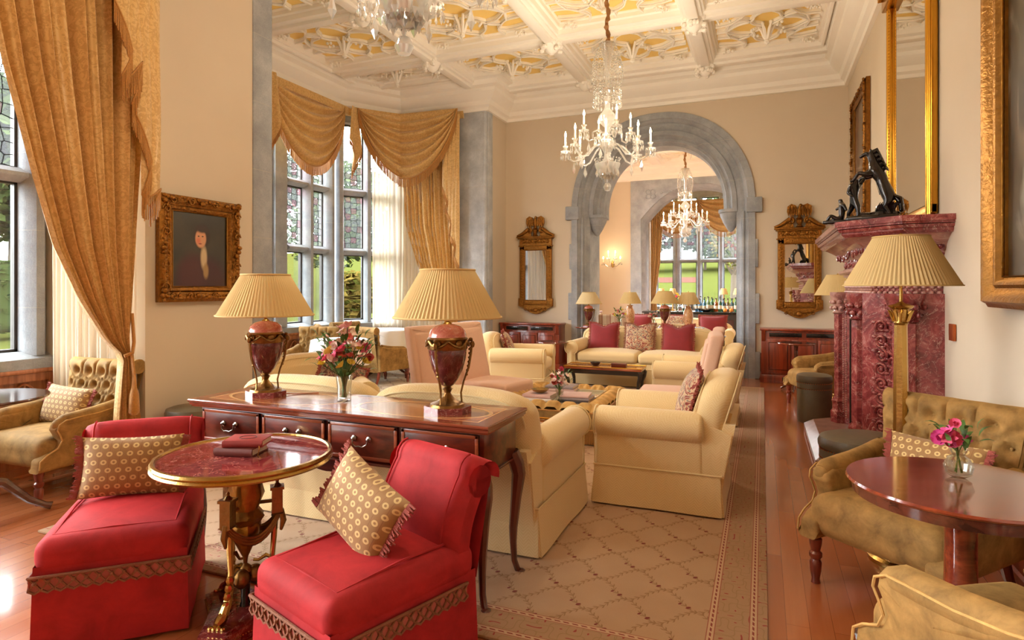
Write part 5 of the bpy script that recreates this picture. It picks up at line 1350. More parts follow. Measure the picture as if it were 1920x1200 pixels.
tag(obj('bowl', B().lathe([(.05, 0), (.15, .03), (.18, .07), (.17, .07), (.05, .015), (.001, .01)], 24), M['steel'], None, loc=(-1.10, 13.5, .90)), 'wide shallow steel bowl at the front of the bar', 'bowl')

# cabinets under the mirrors
def cabinet(label, x0, x1):
    t = thing('radiator_cabinet', label, 'cabinet', ((x0+x1)/2, YB-.02, 0)); w = x1-x0; d = .34; H = .80
    obj('carcase', B().cbox(-w/2, w/2, -d+.012, 0, .12, H-.03, .004), M['cherry'], t)
    obj('cabinet_top', B().cbox(-w/2-.02, w/2+.02, -d-.03, 0, H-.03, H, .008), M['cherry'], t)
    obj('plinth', B().cbox(-w/2-.015, w/2+.015, -d-.015, 0, 0, .12, .006), M['cherry'], t)
    n = 2 if w < 1.3 else 2
    for i in range(n):
        a = -w/2+.08+(w-.16)*i/n; c = a+(w-.16)/n
        g_ = B().cbox(a+.03, c-.03, -d-.0, -d+.02, H-.125, H-.055, .003); obj('grille', g_, M['bronze_dark'], t)
        f = B(); f.tube([(a+.03, -d, H-.125), (c-.03, -d, H-.125), (c-.03, -d, H-.055), (a+.03, -d, H-.055)], .006, 4, closed=True); obj('grille_frame', f, M['cherry'], t)
    m_ = 3
    for i in range(m_):
        a = -w/2+.06+(w-.12)*i/m_; c = a+(w-.12)/m_
        dr = obj('door', B().cbox(a+.012, c-.012, -d-.006, -d+.01, .15, H-.16, .003), M['cherry'], t)
        obj('door_panel', B().cbox(a+.05, c-.05, -d-.014, -d, .20, H-.21, .010), M['cherry'], dr)
        f = B(); f.tube([(a+.045, -d-.008, .195), (c-.045, -d-.008, .195), (c-.045, -d-.008, H-.205), (a+.045, -d-.008, H-.205)], .006, 5, closed=True); obj('door_moulding', f, M['mahogany_z'], dr)
    obj('floor_grille', B().cbox(-w/4, w/4, -d-.02, -d-.01, .03, .09, .003), M['bronze_dark'], t)
    for sx in (-1, 1): obj('bracket', B().prism([(-d-.03, H-.03), (-d+.01, H-.03), (-d+.01, H-.19), (-d-.006, H-.17), (-d-.012, H-.08)], sx*(w/2-.03)-.025, sx*(w/2-.03)+.025, 'x'), M['cherry'], t)
    return t
cabinet('cherrywood radiator cabinet below the left gilt mirror', -4.24, -3.17); cabinet('cherrywood radiator cabinet below the right gilt mirror', -.02, 1.13)

# gilt eagle mirrors
def eagle_mirror(label, x):
    t = thing('eagle_mirror', label, 'mirror', (x, YB-.015, 0)); w, z0, z1 = .60, 1.10, 2.15
    G = M['antique_gilt']; b = B()
    fw = .10
    b.cbox(-w/2, -w/2+fw, -.05, 0, z0, z1, .012).cbox(w/2-fw, w/2, -.05, 0, z0, z1, .012).cbox(-w/2, w/2, -.05, 0, z0, z0+.09, .012).cbox(-w/2, w/2, -.05, 0, z1-.09, z1, .012)
    for sx in (-1, 1):
        for (zz, dz) in ((z0, .05), (z1, -.12)):
            b.cbox(min(sx*(w/2+.02), sx*(w/2-.08)), max(sx*(w/2+.02), sx*(w/2-.08)), -.056, 0, zz-.02, zz+.12 if dz > 0 else zz, .008)
    for x_ in (-w/2+fw-.006, w/2-fw+.006): b.tube([(x_, -.052, z0+.09), (x_, -.052, z1-.09)], .008, 6)
    for z in (z0+.084, z1-.084): b.tube([(-w/2+fw, -.052, z), (w/2-fw, -.052, z)], .008, 6)
    for sx in (-1, 1):
        for i in range(22): b.ball((sx*(w/2-.045), -.052, z0+.06+i*.046), (.016, .008, .014), 6)
    obj('mirror_frame', b, G, t, 40)
    obj('mirror_glass', B().box(-w/2+fw-.01, w/2-fw+.01, -.03, -.022, z0+.08, z1-.08), M['mirror_glass'], t, 0)
    b = B(); fr = z1+.13
    b.prism([(-w/2, z1), (w/2, z1), (w/2+.0, z1+.10), (w/2-.03, fr), (-w/2+.03, fr), (-w/2, z1+.10)], -.05, 0, 'y')
    for k_ in range(9):
        a = (k_-4)*.055; b.ball((a, -.055, z1+.075+.012*sin(k_*2.1)), (.026, .016, .03), 8)
        b.tube(coil(a, z1+.068, .034, -.058, 1 if k_ % 2 else -1), .009, 5)
    obj('frieze', b, G, t, 40)
    b = B().cbox(-w/2-.05, w/2+.05, -.085, 0, fr, fr+.03, .01).cbox(-w/2-.03, w/2+.03, -.07, 0, fr-.02, fr+.005, .008)
    for sx in (-1, 1):
        pts = [(sx*(w/2+.045), fr+.035), (sx*.25, fr+.075), (sx*.17, fr+.13), (sx*.125, fr+.165)]
        P = [(px, -.04, pz) for px, pz in pts]
        b.tube(P, [.022, .03, .036, .034], 8); b.prism([(sx*(w/2+.03), fr+.02), (sx*.07, fr+.02), (sx*.09, fr+.10), (sx*.13, fr+.14), (sx*.25, fr+.06)], -.04, -.01, 'y')
        b.tube(coil(sx*.115, fr+.13, .048, -.045, sx, 1.3, start=pi/2), [.021*(1-.02*i) for i in range(25)], 6)
    obj('pediment', b, G, t, 50)
    b = B().lathe([(.035, 0), (.05, .01), (.03, .04), (.045, .08), (.055, .11), (.02, .13)], 12, (0, -.05, fr+.03)); obj('pedestal', b, G, t)
    b = B(); ez = fr+.17
    b.ball((0, -.055, ez+.09), (.038, .035, .075), 10); b.ball((.015, -.07, ez+.185), (.026, .026, .028), 8); b.tube([(.0, -.06, ez+.13), (.01, -.068, ez+.17)], [.03, .024], 8); b.tube([(.03, -.08, ez+.185), (.062, -.085, ez+.18), (.066, -.085, ez+.165)], [.013, .008, .002], 6)
    b.tube([(0, -.05, ez+.03), (0, -.03, ez-.03)], [.025, .04], 6); b.ball((0, -.05, ez-.01), (.05, .04, .025), 8)
    for sx in (-1, 1):
        wing = [(.015, .10), (.05, .19), (.11, .215), (.165, .175), (.172, .10), (.15, .02), (.135, .07), (.12, .0), (.10, .06), (.085, .01), (.065, .06), (.04, .03)]
        b.prism([(sx*px_, ez+pz_) for px_, pz_ in wing], -.062, -.035, 'y')
        for q_ in range(5): b.tube([(sx*(.05+.02*q_), -.065, ez+.17-.008*q_), (sx*(.055+.024*q_), -.068, ez+.06)], [.010, .006], 5)
    obj('eagle', b, G, t, 60)
    b = B().prism([(-w/2+.0, z0)]+[(-w/2+w*i/16, z0-.03-.125*sin(pi*i/16)**1.6) for i in range(17)]+[(w/2, z0)], -.045, 0, 'y')
    for k_ in range(7): a = (k_-3)*.06; b.tube(coil(a, z0-.045-.05*cos(a*5), .03, -.05, 1 if k_ < 3 else -1), .007, 5)
    b.ball((0, -.05, z0-.09), (.04, .02, .04), 10)
    obj('apron', b, G, t, 50); return t
eagle_mirror('gilt eagle-crested mirror left of the arch', -3.70); eagle_mirror('gilt eagle-crested mirror right of the arch', .51)
# ------------------------------------------------------------------ curtains
def interp(keys, z):
    ks = sorted(keys, key=lambda k_: k_[0])
    if z <= ks[0][0]: return ks[0][1:]
    for a, b in zip(ks[:-1], ks[1:]):
        if z <= b[0]:
            f = (z-a[0])/(b[0]-a[0]); return tuple(p*(1-f)+q*f for p, q in zip(a[1:], b[1:]))
    return ks[-1][1:]
def drape(b, keys, frame, pleats, amp, nu=None, nv=46, seed=1):
    """keys: (z, a, b) edge positions along the wall; frame(s, out, z) -> world"""
    R = random.Random(seed); ph = [R.uniform(0, 6.3) for _ in range(5)]
    z0, z1 = min(k_[0] for k_ in keys), max(k_[0] for k_ in keys); nu = nu or pleats*8; w1 = max(abs(k_[2]-k_[1]) for k_ in keys)
    def P(u, v):
        z = z1+(z0-z1)*v; a, c = interp(keys, z); uu = u+.012*sin(u*19+ph[0])+.008*sin(u*31+v*5+ph[1])
        s_ = a+(c-a)*u; wz = abs(c-a)/w1
        o = amp*(.45+.55*wz)*(sin(2*pi*pleats*uu)+.35*sin(4*pi*pleats*uu+ph[2])+.4*sin(2*pi*pleats*.37*uu+ph[3]))
        return frame(s_, o, z)
    return b.grid(P, nu, nv)
def hang_fringe(b, pts, L, n_per=.011, r=.004, down=(0, 0, -1)):
    for p, q in zip(pts[:-1], pts[1:]):
        p, q = Vector(p), Vector(q); k_ = max(1, int((q-p).length/n_per))
        for j in range(k_):
            c = p.lerp(q, (j+.5)/k_); e = c+Vector(down)*L*random.uniform(.93, 1.05)+Vector((random.uniform(-.004, .004), random.uniform(-.004, .004), 0))
            b.tube([c, e], [r*.8, r], 4)
def jabot(parent, frame, s0, s1, ztop, zs, folds=4, depth=.05, name='jabot', fr=.10):
    """cascading tail: zig-zag folds across s0..s1, hem stepping through the heights in zs"""
    b = B(); f = B(); n = len(zs)-1; hem = []
    def path(t):
        k_ = t*n; i = min(int(k_), n-1); g_ = k_-i; w_ = (s1-s0)/(folds)
        a = s0+w_*(i//2)*1.0+(0 if i % 2 == 0 else w_*1.6)+(g_*w_*1.6 if i % 2 == 0 else -g_*w_*1.0)
        return a, depth*(1-t)+.02*sin(g_*pi), zs[i]+(zs[i+1]-zs[i])*g_
    N = n*8
    def P(u, v): a, o, zb = path(u); return frame(a, o+.006*sin(v*9+u*30), ztop+(zb-ztop)*v)
    b.grid(P, N, 24); hem = [frame(path(i/N)[0], path(i/N)[1]+.006, path(i/N)[2]) for i in range(N+1)]
    o = obj(name, b, M['gold_damask'], parent, 60)
    hang_fringe(f, hem, fr); f.tube(hem, .007, 5); obj('fringe', f, M['fringe_gold'], o, 60)
    return o
# large tied-back curtain at the far left
t = thing('gold_curtain', 'large gold damask curtain tied back at the far left window', 'curtain', (0, 0, 0))
XC = -4.13
keys = [(0.02, 2.86, 3.10), (.45, 2.87, 3.07), (.80, 2.90, 3.0), (.93, 2.915, 2.975), (1.04, 2.80, 2.98), (1.33, 2.62, 3.0), (1.67, 2.46, 3.02), (2.08, 2.34, 3.04), (2.41, 2.255, 3.06), (2.73, 2.17, 3.08), (3.2, 2.08, 3.1), (4.1, 1.9, 3.12)]
fr_left = lambda s_, o, z: (XC+o*1.0, s_, z)
obj('curtain_panel', drape(B(), keys, fr_left, 10, .055, 170, 70, 4), M['gold_damask'], t, 60)
jabot(t, lambda s_, o, z: (XC+.08+o, s_, z), 2.76, 3.10, 4.1, [3.32, 3.02, 2.80, 2.98, 2.62, 2.30, 2.02, 2.12, 1.98], 4, .07, 'jabot', .15)
b = B().tube([(XC+.06, 2.90, .93), (XC+.08, 2.945, .95), (XC+.04, 2.985, 1.02), (XC-.0, 3.0, 1.22)], .012, 8); b.tube([(XC+.08, 2.94, .94), (XC+.09, 2.95, .80), (XC+.09, 2.95, .70)], [.012, .01, .02], 6); b.lathe([(.02, .52), (.035, .54), (.03, .66), (.02, .70)], 12, (XC+.09, 2.95, 0))
obj('tieback', b, M['fringe_gold'], t)
t = thing('sheer_curtain', 'white sheer curtain hanging behind the tufted chair at the far left', 'curtain')
def fr_sh(s_, o, z): return (-5.22+.92*s_, 3.135+.03*s_-abs(o)*.6, z)
obj('curtain_panel', drape(B(), [(0.015, 0, 1), (4.0, 0, 1)], fr_sh, 11, .03, 110, 20, 6), M['sheer'], t, 60)

# swags
def swag(parent, path, zt, drop, folds=6, out=.10, fringe=.12, mat='gold_damask', nu=44, nv=56):
    L = [0]
    for p, q in zip(path[:-1], path[1:]): L.append(L[-1]+hypot(q[0]-p[0], q[1]-p[1]))
    def at(s_):
        s_ *= L[-1]
        for i in range(len(L)-1):
            if s_ <= L[i+1]+1e-9:
                f = (s_-L[i])/(L[i+1]-L[i]); p, q = path[i], path[i+1]; l = L[i+1]-L[i]
                return p[0]+(q[0]-p[0])*f, p[1]+(q[1]-p[1])*f, ((q[1]-p[1])/l, -(q[0]-p[0])/l)
        return *path[-1], ((path[-1][1]-path[-2][1])/l, -(path[-1][0]-path[-2][0])/l)
    def P(u, v):
        x, y, nn = at(u); c = max(0., 4*u*(1-u)); sag = c**.66
        z = zt-drop*v*sag-(.02*v)
        o = out*(sin(pi*min(1, v*1.0)*.5)**.8)*(.35+.65*sag)+.055*(.2+.8*sag**.5)*sin(2*pi*folds*v**.9)*min(1, v*4)
        return (x+nn[0]*o, y+nn[1]*o, z)
    o = obj('swag', B().grid(P, nu, nv), M[mat], parent, 70)
    f = B(); hem = [P(i/60, 1) for i in range(61)]; hang_fringe(f, hem, fringe*1.25, .013, .0058); f.tube(hem, .012, 6); obj('fringe', f, M['fringe_gold'], o, 60)
    return o
t = thing('swag_valance', 'gold damask swagged valance with fringe around the bay window', 'valance')
swag(t, [(-6.40, 5.1), (-6.40, 6.62)], 4.40, 1.05)
swag(t, [(-6.40, 6.58), (-6.40, 8.30)], 4.40, 1.13)
swag(t, [(-6.24, 8.48), (-5.78, 9.06), (-4.70, 9.12)], 4.40, 1.12)
obj('pelmet', B().box(-6.42, -6.36, 5.0, 8.4, 4.28, 4.40).prism([(-6.42, 8.38), (-5.85, 9.22), (-4.70, 9.30), (-4.70, 9.34), (-5.9, 9.27), (-6.46, 8.42)], 4.28, 4.40), M['gold_damask'], t)
for (px_, py_) in ((-6.30, 8.42), (-6.33, 6.6)):
    j = B(); hem = []
    def JP(u, v):
        z = 4.40+( (3.30+.55*abs(2*u-1)) -4.40)*v; s_ = (u-.5)*.30*(.6+.5*v)
        return (px_+.05+.05*sin(u*9.4)*(v+.2)+.0, py_+s_*.9, z)
    o = obj('tail', B().grid(JP, 20, 16), M['gold_damask'], t, 60); hang_fringe(j, [JP(i/20, 1) for i in range(21)], .09, .014, .0048); obj('fringe', j, M['fringe_gold'], o, 60)
t = thing('gold_curtain', 'gold damask curtain tied back at the right of the bay window', 'curtain')
fr_bay = lambda s_, o, z: (s_, 9.25+o*.8, z)
keys = [(.02, -5.12, -4.72), (.6, -5.08, -4.74), (1.05, -4.98, -4.80), (1.35, -5.30, -4.79), (1.8, -5.55, -4.78), (2.5, -5.78, -4.77), (3.4, -5.86, -4.76), (4.3, -5.90, -4.75)]
obj('curtain_panel', drape(B(), keys, fr_bay, 13, .035, 130, 50, 9), M['gold_damask'], t, 60)
jabot(t, lambda s_, o, z: (s_, 9.14-o, z), -4.98, -4.72, 4.3, [3.1, 2.85, 2.72, 2.5, 2.30, 2.12, 1.95, 1.75], 4, .05, 'jabot', .09)
t = thing('sheer_curtain', 'white sheer curtain across the bay corner beside the gold curtain', 'curtain')
def fr_sh2(s_, o, z):
    p = [(-6.22, 8.86), (-5.88, 9.26), (-5.05, 9.30)]
    l0 = .525; l1 = .83; d_ = s_*(l0+l1)
    if d_ < l0: f = d_/l0; x, y, nx, ny_ = p[0][0]+(p[1][0]-p[0][0])*f, p[0][1]+(p[1][1]-p[0][1])*f, .76, -.65
    else: f = (d_-l0)/l1; x, y, nx, ny_ = p[1][0]+(p[2][0]-p[1][0])*f, p[1][1]+(p[2][1]-p[1][1])*f, 0, -1
    return (x+nx*(o), y+ny_*(o), z)
obj('curtain_panel', drape(B(), [(0.015, 0, 1), (4.25, 0, 1)], fr_sh2, 17, .022, 150, 20, 12), M['sheer'], t, 60)
t = thing('gold_curtain', 'gold curtain at the near end of the bay, showing in the left eagle mirror', 'curtain')
keys2 = [(.02, -4.92, -4.76), (1.05, -4.92, -4.80), (1.35, -5.15, -4.79), (1.8, -5.38, -4.78), (2.5, -5.58, -4.77), (4.2, -5.66, -4.76)]
obj('curtain_panel', drape(B(), keys2, lambda s_, o, z: (s_, 4.60+o, z), 10, .035, 100, 40, 19), M['gold_damask'], t, 60)
t = thing('sheer_curtain', 'white sheer curtain at the near end of the bay, showing in the left eagle mirror', 'curtain')
obj('curtain_panel', drape(B(), [(.015, -6.0, -4.85), (4.2, -6.0, -4.85)], lambda s_, o, z: (s_, 4.50+o, z), 14, .02, 120, 12, 20), M['white_cloth'], t, 60)
# beyond the arch
t = thing('swag_valance', 'gold swagged valance over the window beyond the bar', 'valance')
swag(t, [(-1.75, 19.70), (-3.30, 19.70)][::-1], 4.12, 1.0, 5, .10, .13); swag(t, [(-1.85, 19.68), (-.30, 19.68)], 4.12, 1.0, 5, .10, .13); swag(t, [(-.40, 19.7), (.15, 19.7)], 4.12, .6, 4, .1, .1)
t = thing('gold_curtain', 'gold curtain at the left of the window beyond the bar', 'curtain')
obj('curtain_panel', drape(B(), [(.02, -3.28, -3.0), (1.2, -3.28, -3.12), (2.2, -3.28, -2.98), (4.1, -3.28, -2.86)], lambda s_, o, z: (s_, 19.62+o, z), 6, .03, 60, 24, 14), M['gold_damask'], t, 60)
t = thing('gold_curtain', 'gold curtain on the left wall just beyond the left arch pier', 'curtain')
obj('curtain_panel', drape(B(), [(2.35, 15.35, 15.55), (3.2, 15.1, 15.7), (4.2, 14.9, 15.8)], lambda s_, o, z: (-4.28+o, s_, z), 6, .04, 60, 24, 15), M['gold_damask'], t, 60)

# ------------------------------------------------------------------ paintings
def portrait_mat():
    t_ = NT('portrait_paint'); x, y, z = t_.xyz(t_.co())
    def ell(cx_, cz_, rx, rz_, soft=.25):
        a = t_.ma('DIVIDE', t_.ma('SUBTRACT', y, cx_), rx); c_ = t_.ma('DIVIDE', t_.ma('SUBTRACT', z, cz_), rz_)
        d_ = t_.ma('SQRT', t_.ma('ADD', t_.ma('MULTIPLY', a, a), t_.ma('MULTIPLY', c_, c_)))
        r_ = t_.n('MapRange'); t_.t.links.new(d_, r_.inputs[0]); r_.inputs[1].default_value = 1+soft; r_.inputs[2].default_value = 1-soft; return r_.outputs[0]
    nz = t_.noise(t_.co(), 7, 4)
    c = t_.mix(nz, srgb(34, 32, 24), srgb(70, 62, 44))
    c = t_.mix(ell(.02, -.27, .25, .22, .2), c, srgb(62, 26, 26)); c = t_.mix(ell(-.08, -.25, .13, .20, .3), c, srgb(72, 30, 30))
    c = t_.mix(ell(.02, .115, .075, .10, .15), c, srgb(48, 32, 22))
    c = t_.mix(ell(.035, -.06, .03, .09, .3), c, srgb(196, 172, 132)); c = t_.mix(ell(.055, -.17, .025, .06, .3), c, srgb(160, 128, 80))
    c = t_.mix(ell(.005, .095, .052, .075, .12), c, srgb(206, 150, 112)); c = t_.mix(ell(-.018, .075, .02, .024, .5), c, srgb(206, 120, 90))
    for e in (-.012, .018): c = t_.mix(ell(e*1.3, .113, .009, .005, .3), c, srgb(50, 32, 24))
    c = t_.mix(ell(.0, .052, .015, .005, .4), c, srgb(140, 60, 52)); c = t_.mix(ell(.02, .172, .06, .03, .3), c, srgb(56, 38, 26))
    t_.set(col=c, rough=.3, coat=.3); MAT['portrait_paint'] = t_.m
portrait_mat()
def dark_oil(name, c1, c2, c3, sc):
    t_ = NT(name); v = t_.co(); a = t_.noise(v, sc, 4, .6, 1.2); t_.set(col=t_.ramp(a, [(.35, c1), (.55, c2), (.75, c3)]), rough=.3, coat=.3); MAT[name] = t_.m
dark_oil('painting_dark', srgb(36, 34, 26), srgb(62, 58, 44), srgb(150, 146, 130), 1.6); dark_oil('painting_brown', srgb(60, 40, 26), srgb(96, 64, 42), srgb(150, 110, 78), 3)
def framed(name, label, x, y0, y1, z0, z1, fw, canvas, gm='antique_gilt', side=1, th=.07, orn=True, inner='gilt', seed=2):
    """picture on a side wall; side=+1 faces +x"""
    yc, zc = (y0+y1)/2, (z0+z1)/2; t_ = thing(name, label, 'painting', (x, yc, zc)); hy, hz = (y1-y0)/2, (z1-z0)/2
    prof = [(0, 0), (0, .6), (.12, .75), (.2, 1.0), (.32, .95), (.5, .62), (.62, .55), (.72, .7), (.82, .66), (.9, .4), (1.0, .35), (1.0, 0)]
    b = B(); n_ = len(prof); ring = []
    for (cy, cz) in ((-1, -1), (1, -1), (1, 1), (-1, 1)): ring += [(side*q*th, cy*(hy-p*fw), cz*(hz-p*fw)) for p, q in prof]
    b.add(ring, [((i*n_+j), ((i+1) % 4)*n_+j, ((i+1) % 4)*n_+j+1, i*n_+j+1)[::side] for i in range(4) for j in range(n_-1)])
    R = random.Random(seed)
    if orn:
        for (ax, L) in (('y', hy), ('z', hz)):
            for sg in (-1, 1):
                k_ = int(2*L/.035)
                for i in range(k_):
                    s_ = -L+(i+.5)*2*L/k_; e = (hz if ax == 'y' else hy)-fw*R.uniform(.18, .42); big = 1.5 if (abs(s_) < .07 or abs(s_) > L-.10) else 1
                    r_ = R.uniform(.010, .017)*big; p = (side*th*R.uniform(.85, 1.0), s_, sg*e) if ax == 'y' else (side*th*R.uniform(.85, 1.0), sg*e, s_)
                    b.ball(p, (r_*.8, r_*R.uniform(.7, 1.5), r_), 6)
                for cc in (-.72, -.3, .3, .72):
                    e = (hz if ax == 'y' else hy)-fw*.35
                    pts = coil(0, 0, .035, 0, sg, 1.3); b.tube([(side*th*.95, cc*L+px_, sg*e+pz_) if ax == 'y' else (side*th*.95, sg*e+px_, cc*L+pz_) for px_, _, pz_ in pts], .006, 5)
    obj('picture_frame', b, M[gm], t_, 50)
    iw = B(); q = fw*.98; iw.tube([(side*th*.42, -hy+q, -hz+q), (side*th*.42, hy-q, -hz+q), (side*th*.42, hy-q, hz-q), (side*th*.42, -hy+q, hz-q)], .006, 6, closed=True); obj('frame_slip', iw, M[inner], t_)
    obj('canvas', B().box(min(side*.012, side*.02), max(side*.012, side*.02), -hy+fw*.9, hy-fw*.9, -hz+fw*.9, hz-fw*.9), M[canvas], t_, 0)
    return t_
framed('portrait_painting', 'carved gilt framed portrait of a dark-coated man on the wall beside the large curtain', XL+.005, 3.30, 4.07, 1.29, 2.13, .125, 'portrait_paint', 'antique_gilt', 1, .07)
framed('oil_painting', 'large gilt framed dark painting cut off by the right edge of the view', XR-.005, 2.2, 3.93, 1.30, 3.7, .16, 'painting_dark', 'gilt', -1, .10, False)
framed('oil_painting', 'gilt framed painting seen edge-on on the right wall beyond the fireplace', XR-.005, 8.15, 9.35, 2.28, 3.86, .12, 'painting_brown', 'antique_gilt', -1, .07)
framed('oil_painting', 'small gilt framed dark painting low on the left wall beyond the arch', -4.40, 15.6, 16.5, 1.15, 2.35, .12, 'painting_brown', 'gilt', 1, .06)
# tall overmantel mirror
t = thing('overmantel_mirror', 'tall gilt overmantel mirror above the red marble fireplace', 'mirror', (XR-.005, 5.97, 1.93))
my, mh, fw = .80, 2.10, .10
b = B()
for sg in (-1, 1):
    b.cbox(-.05, 0, min(sg*my, sg*(my-fw)), max(sg*my, sg*(my-fw)), 0, mh, .012); b.tube([(-.048, sg*(my-fw*.5), 0), (-.048, sg*(my-fw*.5), mh)], .024, 10)
    for yy in (my-.008, my-fw+.008): b.tube([(-.052, sg*yy, 0), (-.052, sg*yy, mh)], .008, 6)
    for i in range(70): b.ball((-.056, sg*(my-fw+.008), .02+i*.03), .009, 6)
b.cbox(-.05, 0, -my, my, 0, .08, .012)
obj('mirror_frame', b, M['gilt_bright'], t, 50)
obj('mirror_glass', B().box(-.03, -.02, -my+fw-.01, my-fw+.01, .09, mh), M['mirror_glass'], t, 0)
b = B().cbox(-.10, 0, -my-.02, my+.02, mh, mh+.14, .01)
for i in range(4): b.cbox(-.10-.035*(i+1), 0, -my-.035*(i+1), my+.035*(i+1), mh+.14+.04*i, mh+.18+.04*i, .008)
for i in range(42): b.cbox(-.135, -.10, -my+.01+i*.0385, -my+.03+i*.0385, mh+.10, mh+.135, .004)
obj('cornice', b, M['gilt_bright'], t, 35)

# ------------------------------------------------------------------ fireplace
FY = 6.03
def wy(D, y): return (XR-D, FY+y)
def plan(pts, mirror=True):
    P = [wy(D, -y) for D, y in pts]+[wy(D, y) for D, y in pts[::-1]]; return P
t = thing('fireplace', 'carved red marble canted fireplace against the right wall', 'fireplace', (0, 0, 0))
MR = M['marble_red']
def tier(b, pl0, z0, pl1, z1):
    n_ = len(pl0); b.add([(x, y, z0) for x, y in pl0]+[(x, y, z1) for x, y in pl1], [(i, (i+1) % n_, n_+(i+1) % n_, n_+i)[::-1] for i in range(n_)]+[tuple(range(n_)), tuple(range(2*n_-1, n_-1, -1))])
def off(D, w_, e): # canted plan, depth D, half width w_
    return plan([(0, w_+e), (D*.46+e*.4, w_+e), (D+e, w_-D*.50+e*.4)])
b = B(); z = 1.78
for (e0, z0, e1, z1) in ((.0, 1.77, .02, 1.79), (.02, 1.79, .02, 1.805), (.035, 1.805, .045, 1.825), (.05, 1.83, .05, 1.845), (.065, 1.845, .065, 1.885)): tier(b, off(.60, 1.20, e0), z0, off(.60, 1.20, e1), z1)
obj('mantel_shelf', b, MR, t, 25)
b = B(); n_ = 10
for i in range(n_):
    f0, f1 = i/n_, (i+1)/n_; g_ = lambda f: f**2.2
    tier(b, off(.40+.19*g_(f0), .98+.20*g_(f0), 0), 1.575+.20*f0, off(.40+.19*g_(f1), .98+.20*g_(f1), 0), 1.575+.20*f1)
obj('coved_frieze', b, M['marble_pink'], t, 25)
def face_pt(D, w_, s_, seg):      # along the cant (seg 0: near wall return, 1: near cant, 2: front)
    pl = [wy(0, -w_), wy(D*.46, -w_), wy(D, -(w_-D*.5)), wy(D, (w_-D*.5)), wy(D*.46, w_), wy(0, w_)]
    p, q = pl[seg], pl[seg+1]; return p[0]+(q[0]-p[0])*s_, p[1]+(q[1]-p[1])*s_
b = B(); R = random.Random(4)
for seg, n_ in ((0, 3), (1, 4), (2, 14), (3, 4)):
    for i in range(n_):
        for row in range(2):
            s_ = (i+.5)/n_; zz = 1.62+.07*row+R.uniform(-.01, .01); f = ((zz-1.575)/.20)**2.2
            x, y = face_pt(.40+.19*f+.008, .98+.20*f+.008, s_, seg); x2, y2 = face_pt(.40+.19*f+.008, .98+.20*f+.008, min(1, s_+.02), seg)
            d_ = Vector((x2-x, y2-y, 0)).normalized() if (x2, y2) != (x, y) else Vector((0, 1, 0))
            pts = [(x+d_.x*a, y+d_.y*a, zz+c_) for a, _, c_ in coil(0, 0, .034, 0, 1 if i % 2 else -1, 1.2, start=R.uniform(0, 6))]
            b.tube(pts, .010, 5); b.ball((x, y, zz), .016, 6)
obj('frieze_carving', b, MR, t, 60)
b = B()
for (e0, z0, e1, z1) in ((0, 1.50, .01, 1.52), (.03, 1.525, .045, 1.54), (.045, 1.54, .045, 1.56), (.02, 1.56, .0, 1.58)): tier(b, off(.42, .99, e0), z0, off(.42, .99, e1), z1)
obj('lower_cornice', b, M['marble_pink'], t, 25)
b = B(); tier(b, off(.40, .96, 0), 1.34, off(.40, .96, 0), 1.505); obj('frieze_band', b, MR, t, 25)
b = B()
for seg, L in ((0, .18), (1, .35), (2, 1.5)):
    k_ = int(L/.045)
    for i in range(k_):
        for row in range(3):
            x, y = face_pt(.405, .965, (i+.5)/k_, seg); b.ball((x, y, 1.365+.045*row), (.018, .018, .015), 6); 
            if row < 2: x, y = face_pt(.405, .965, (i+1)/k_, seg); b.ball((x, y, 1.388+.045*row), .010, 5)
obj('band_carving', b, M['marble_pink'], t, 60)
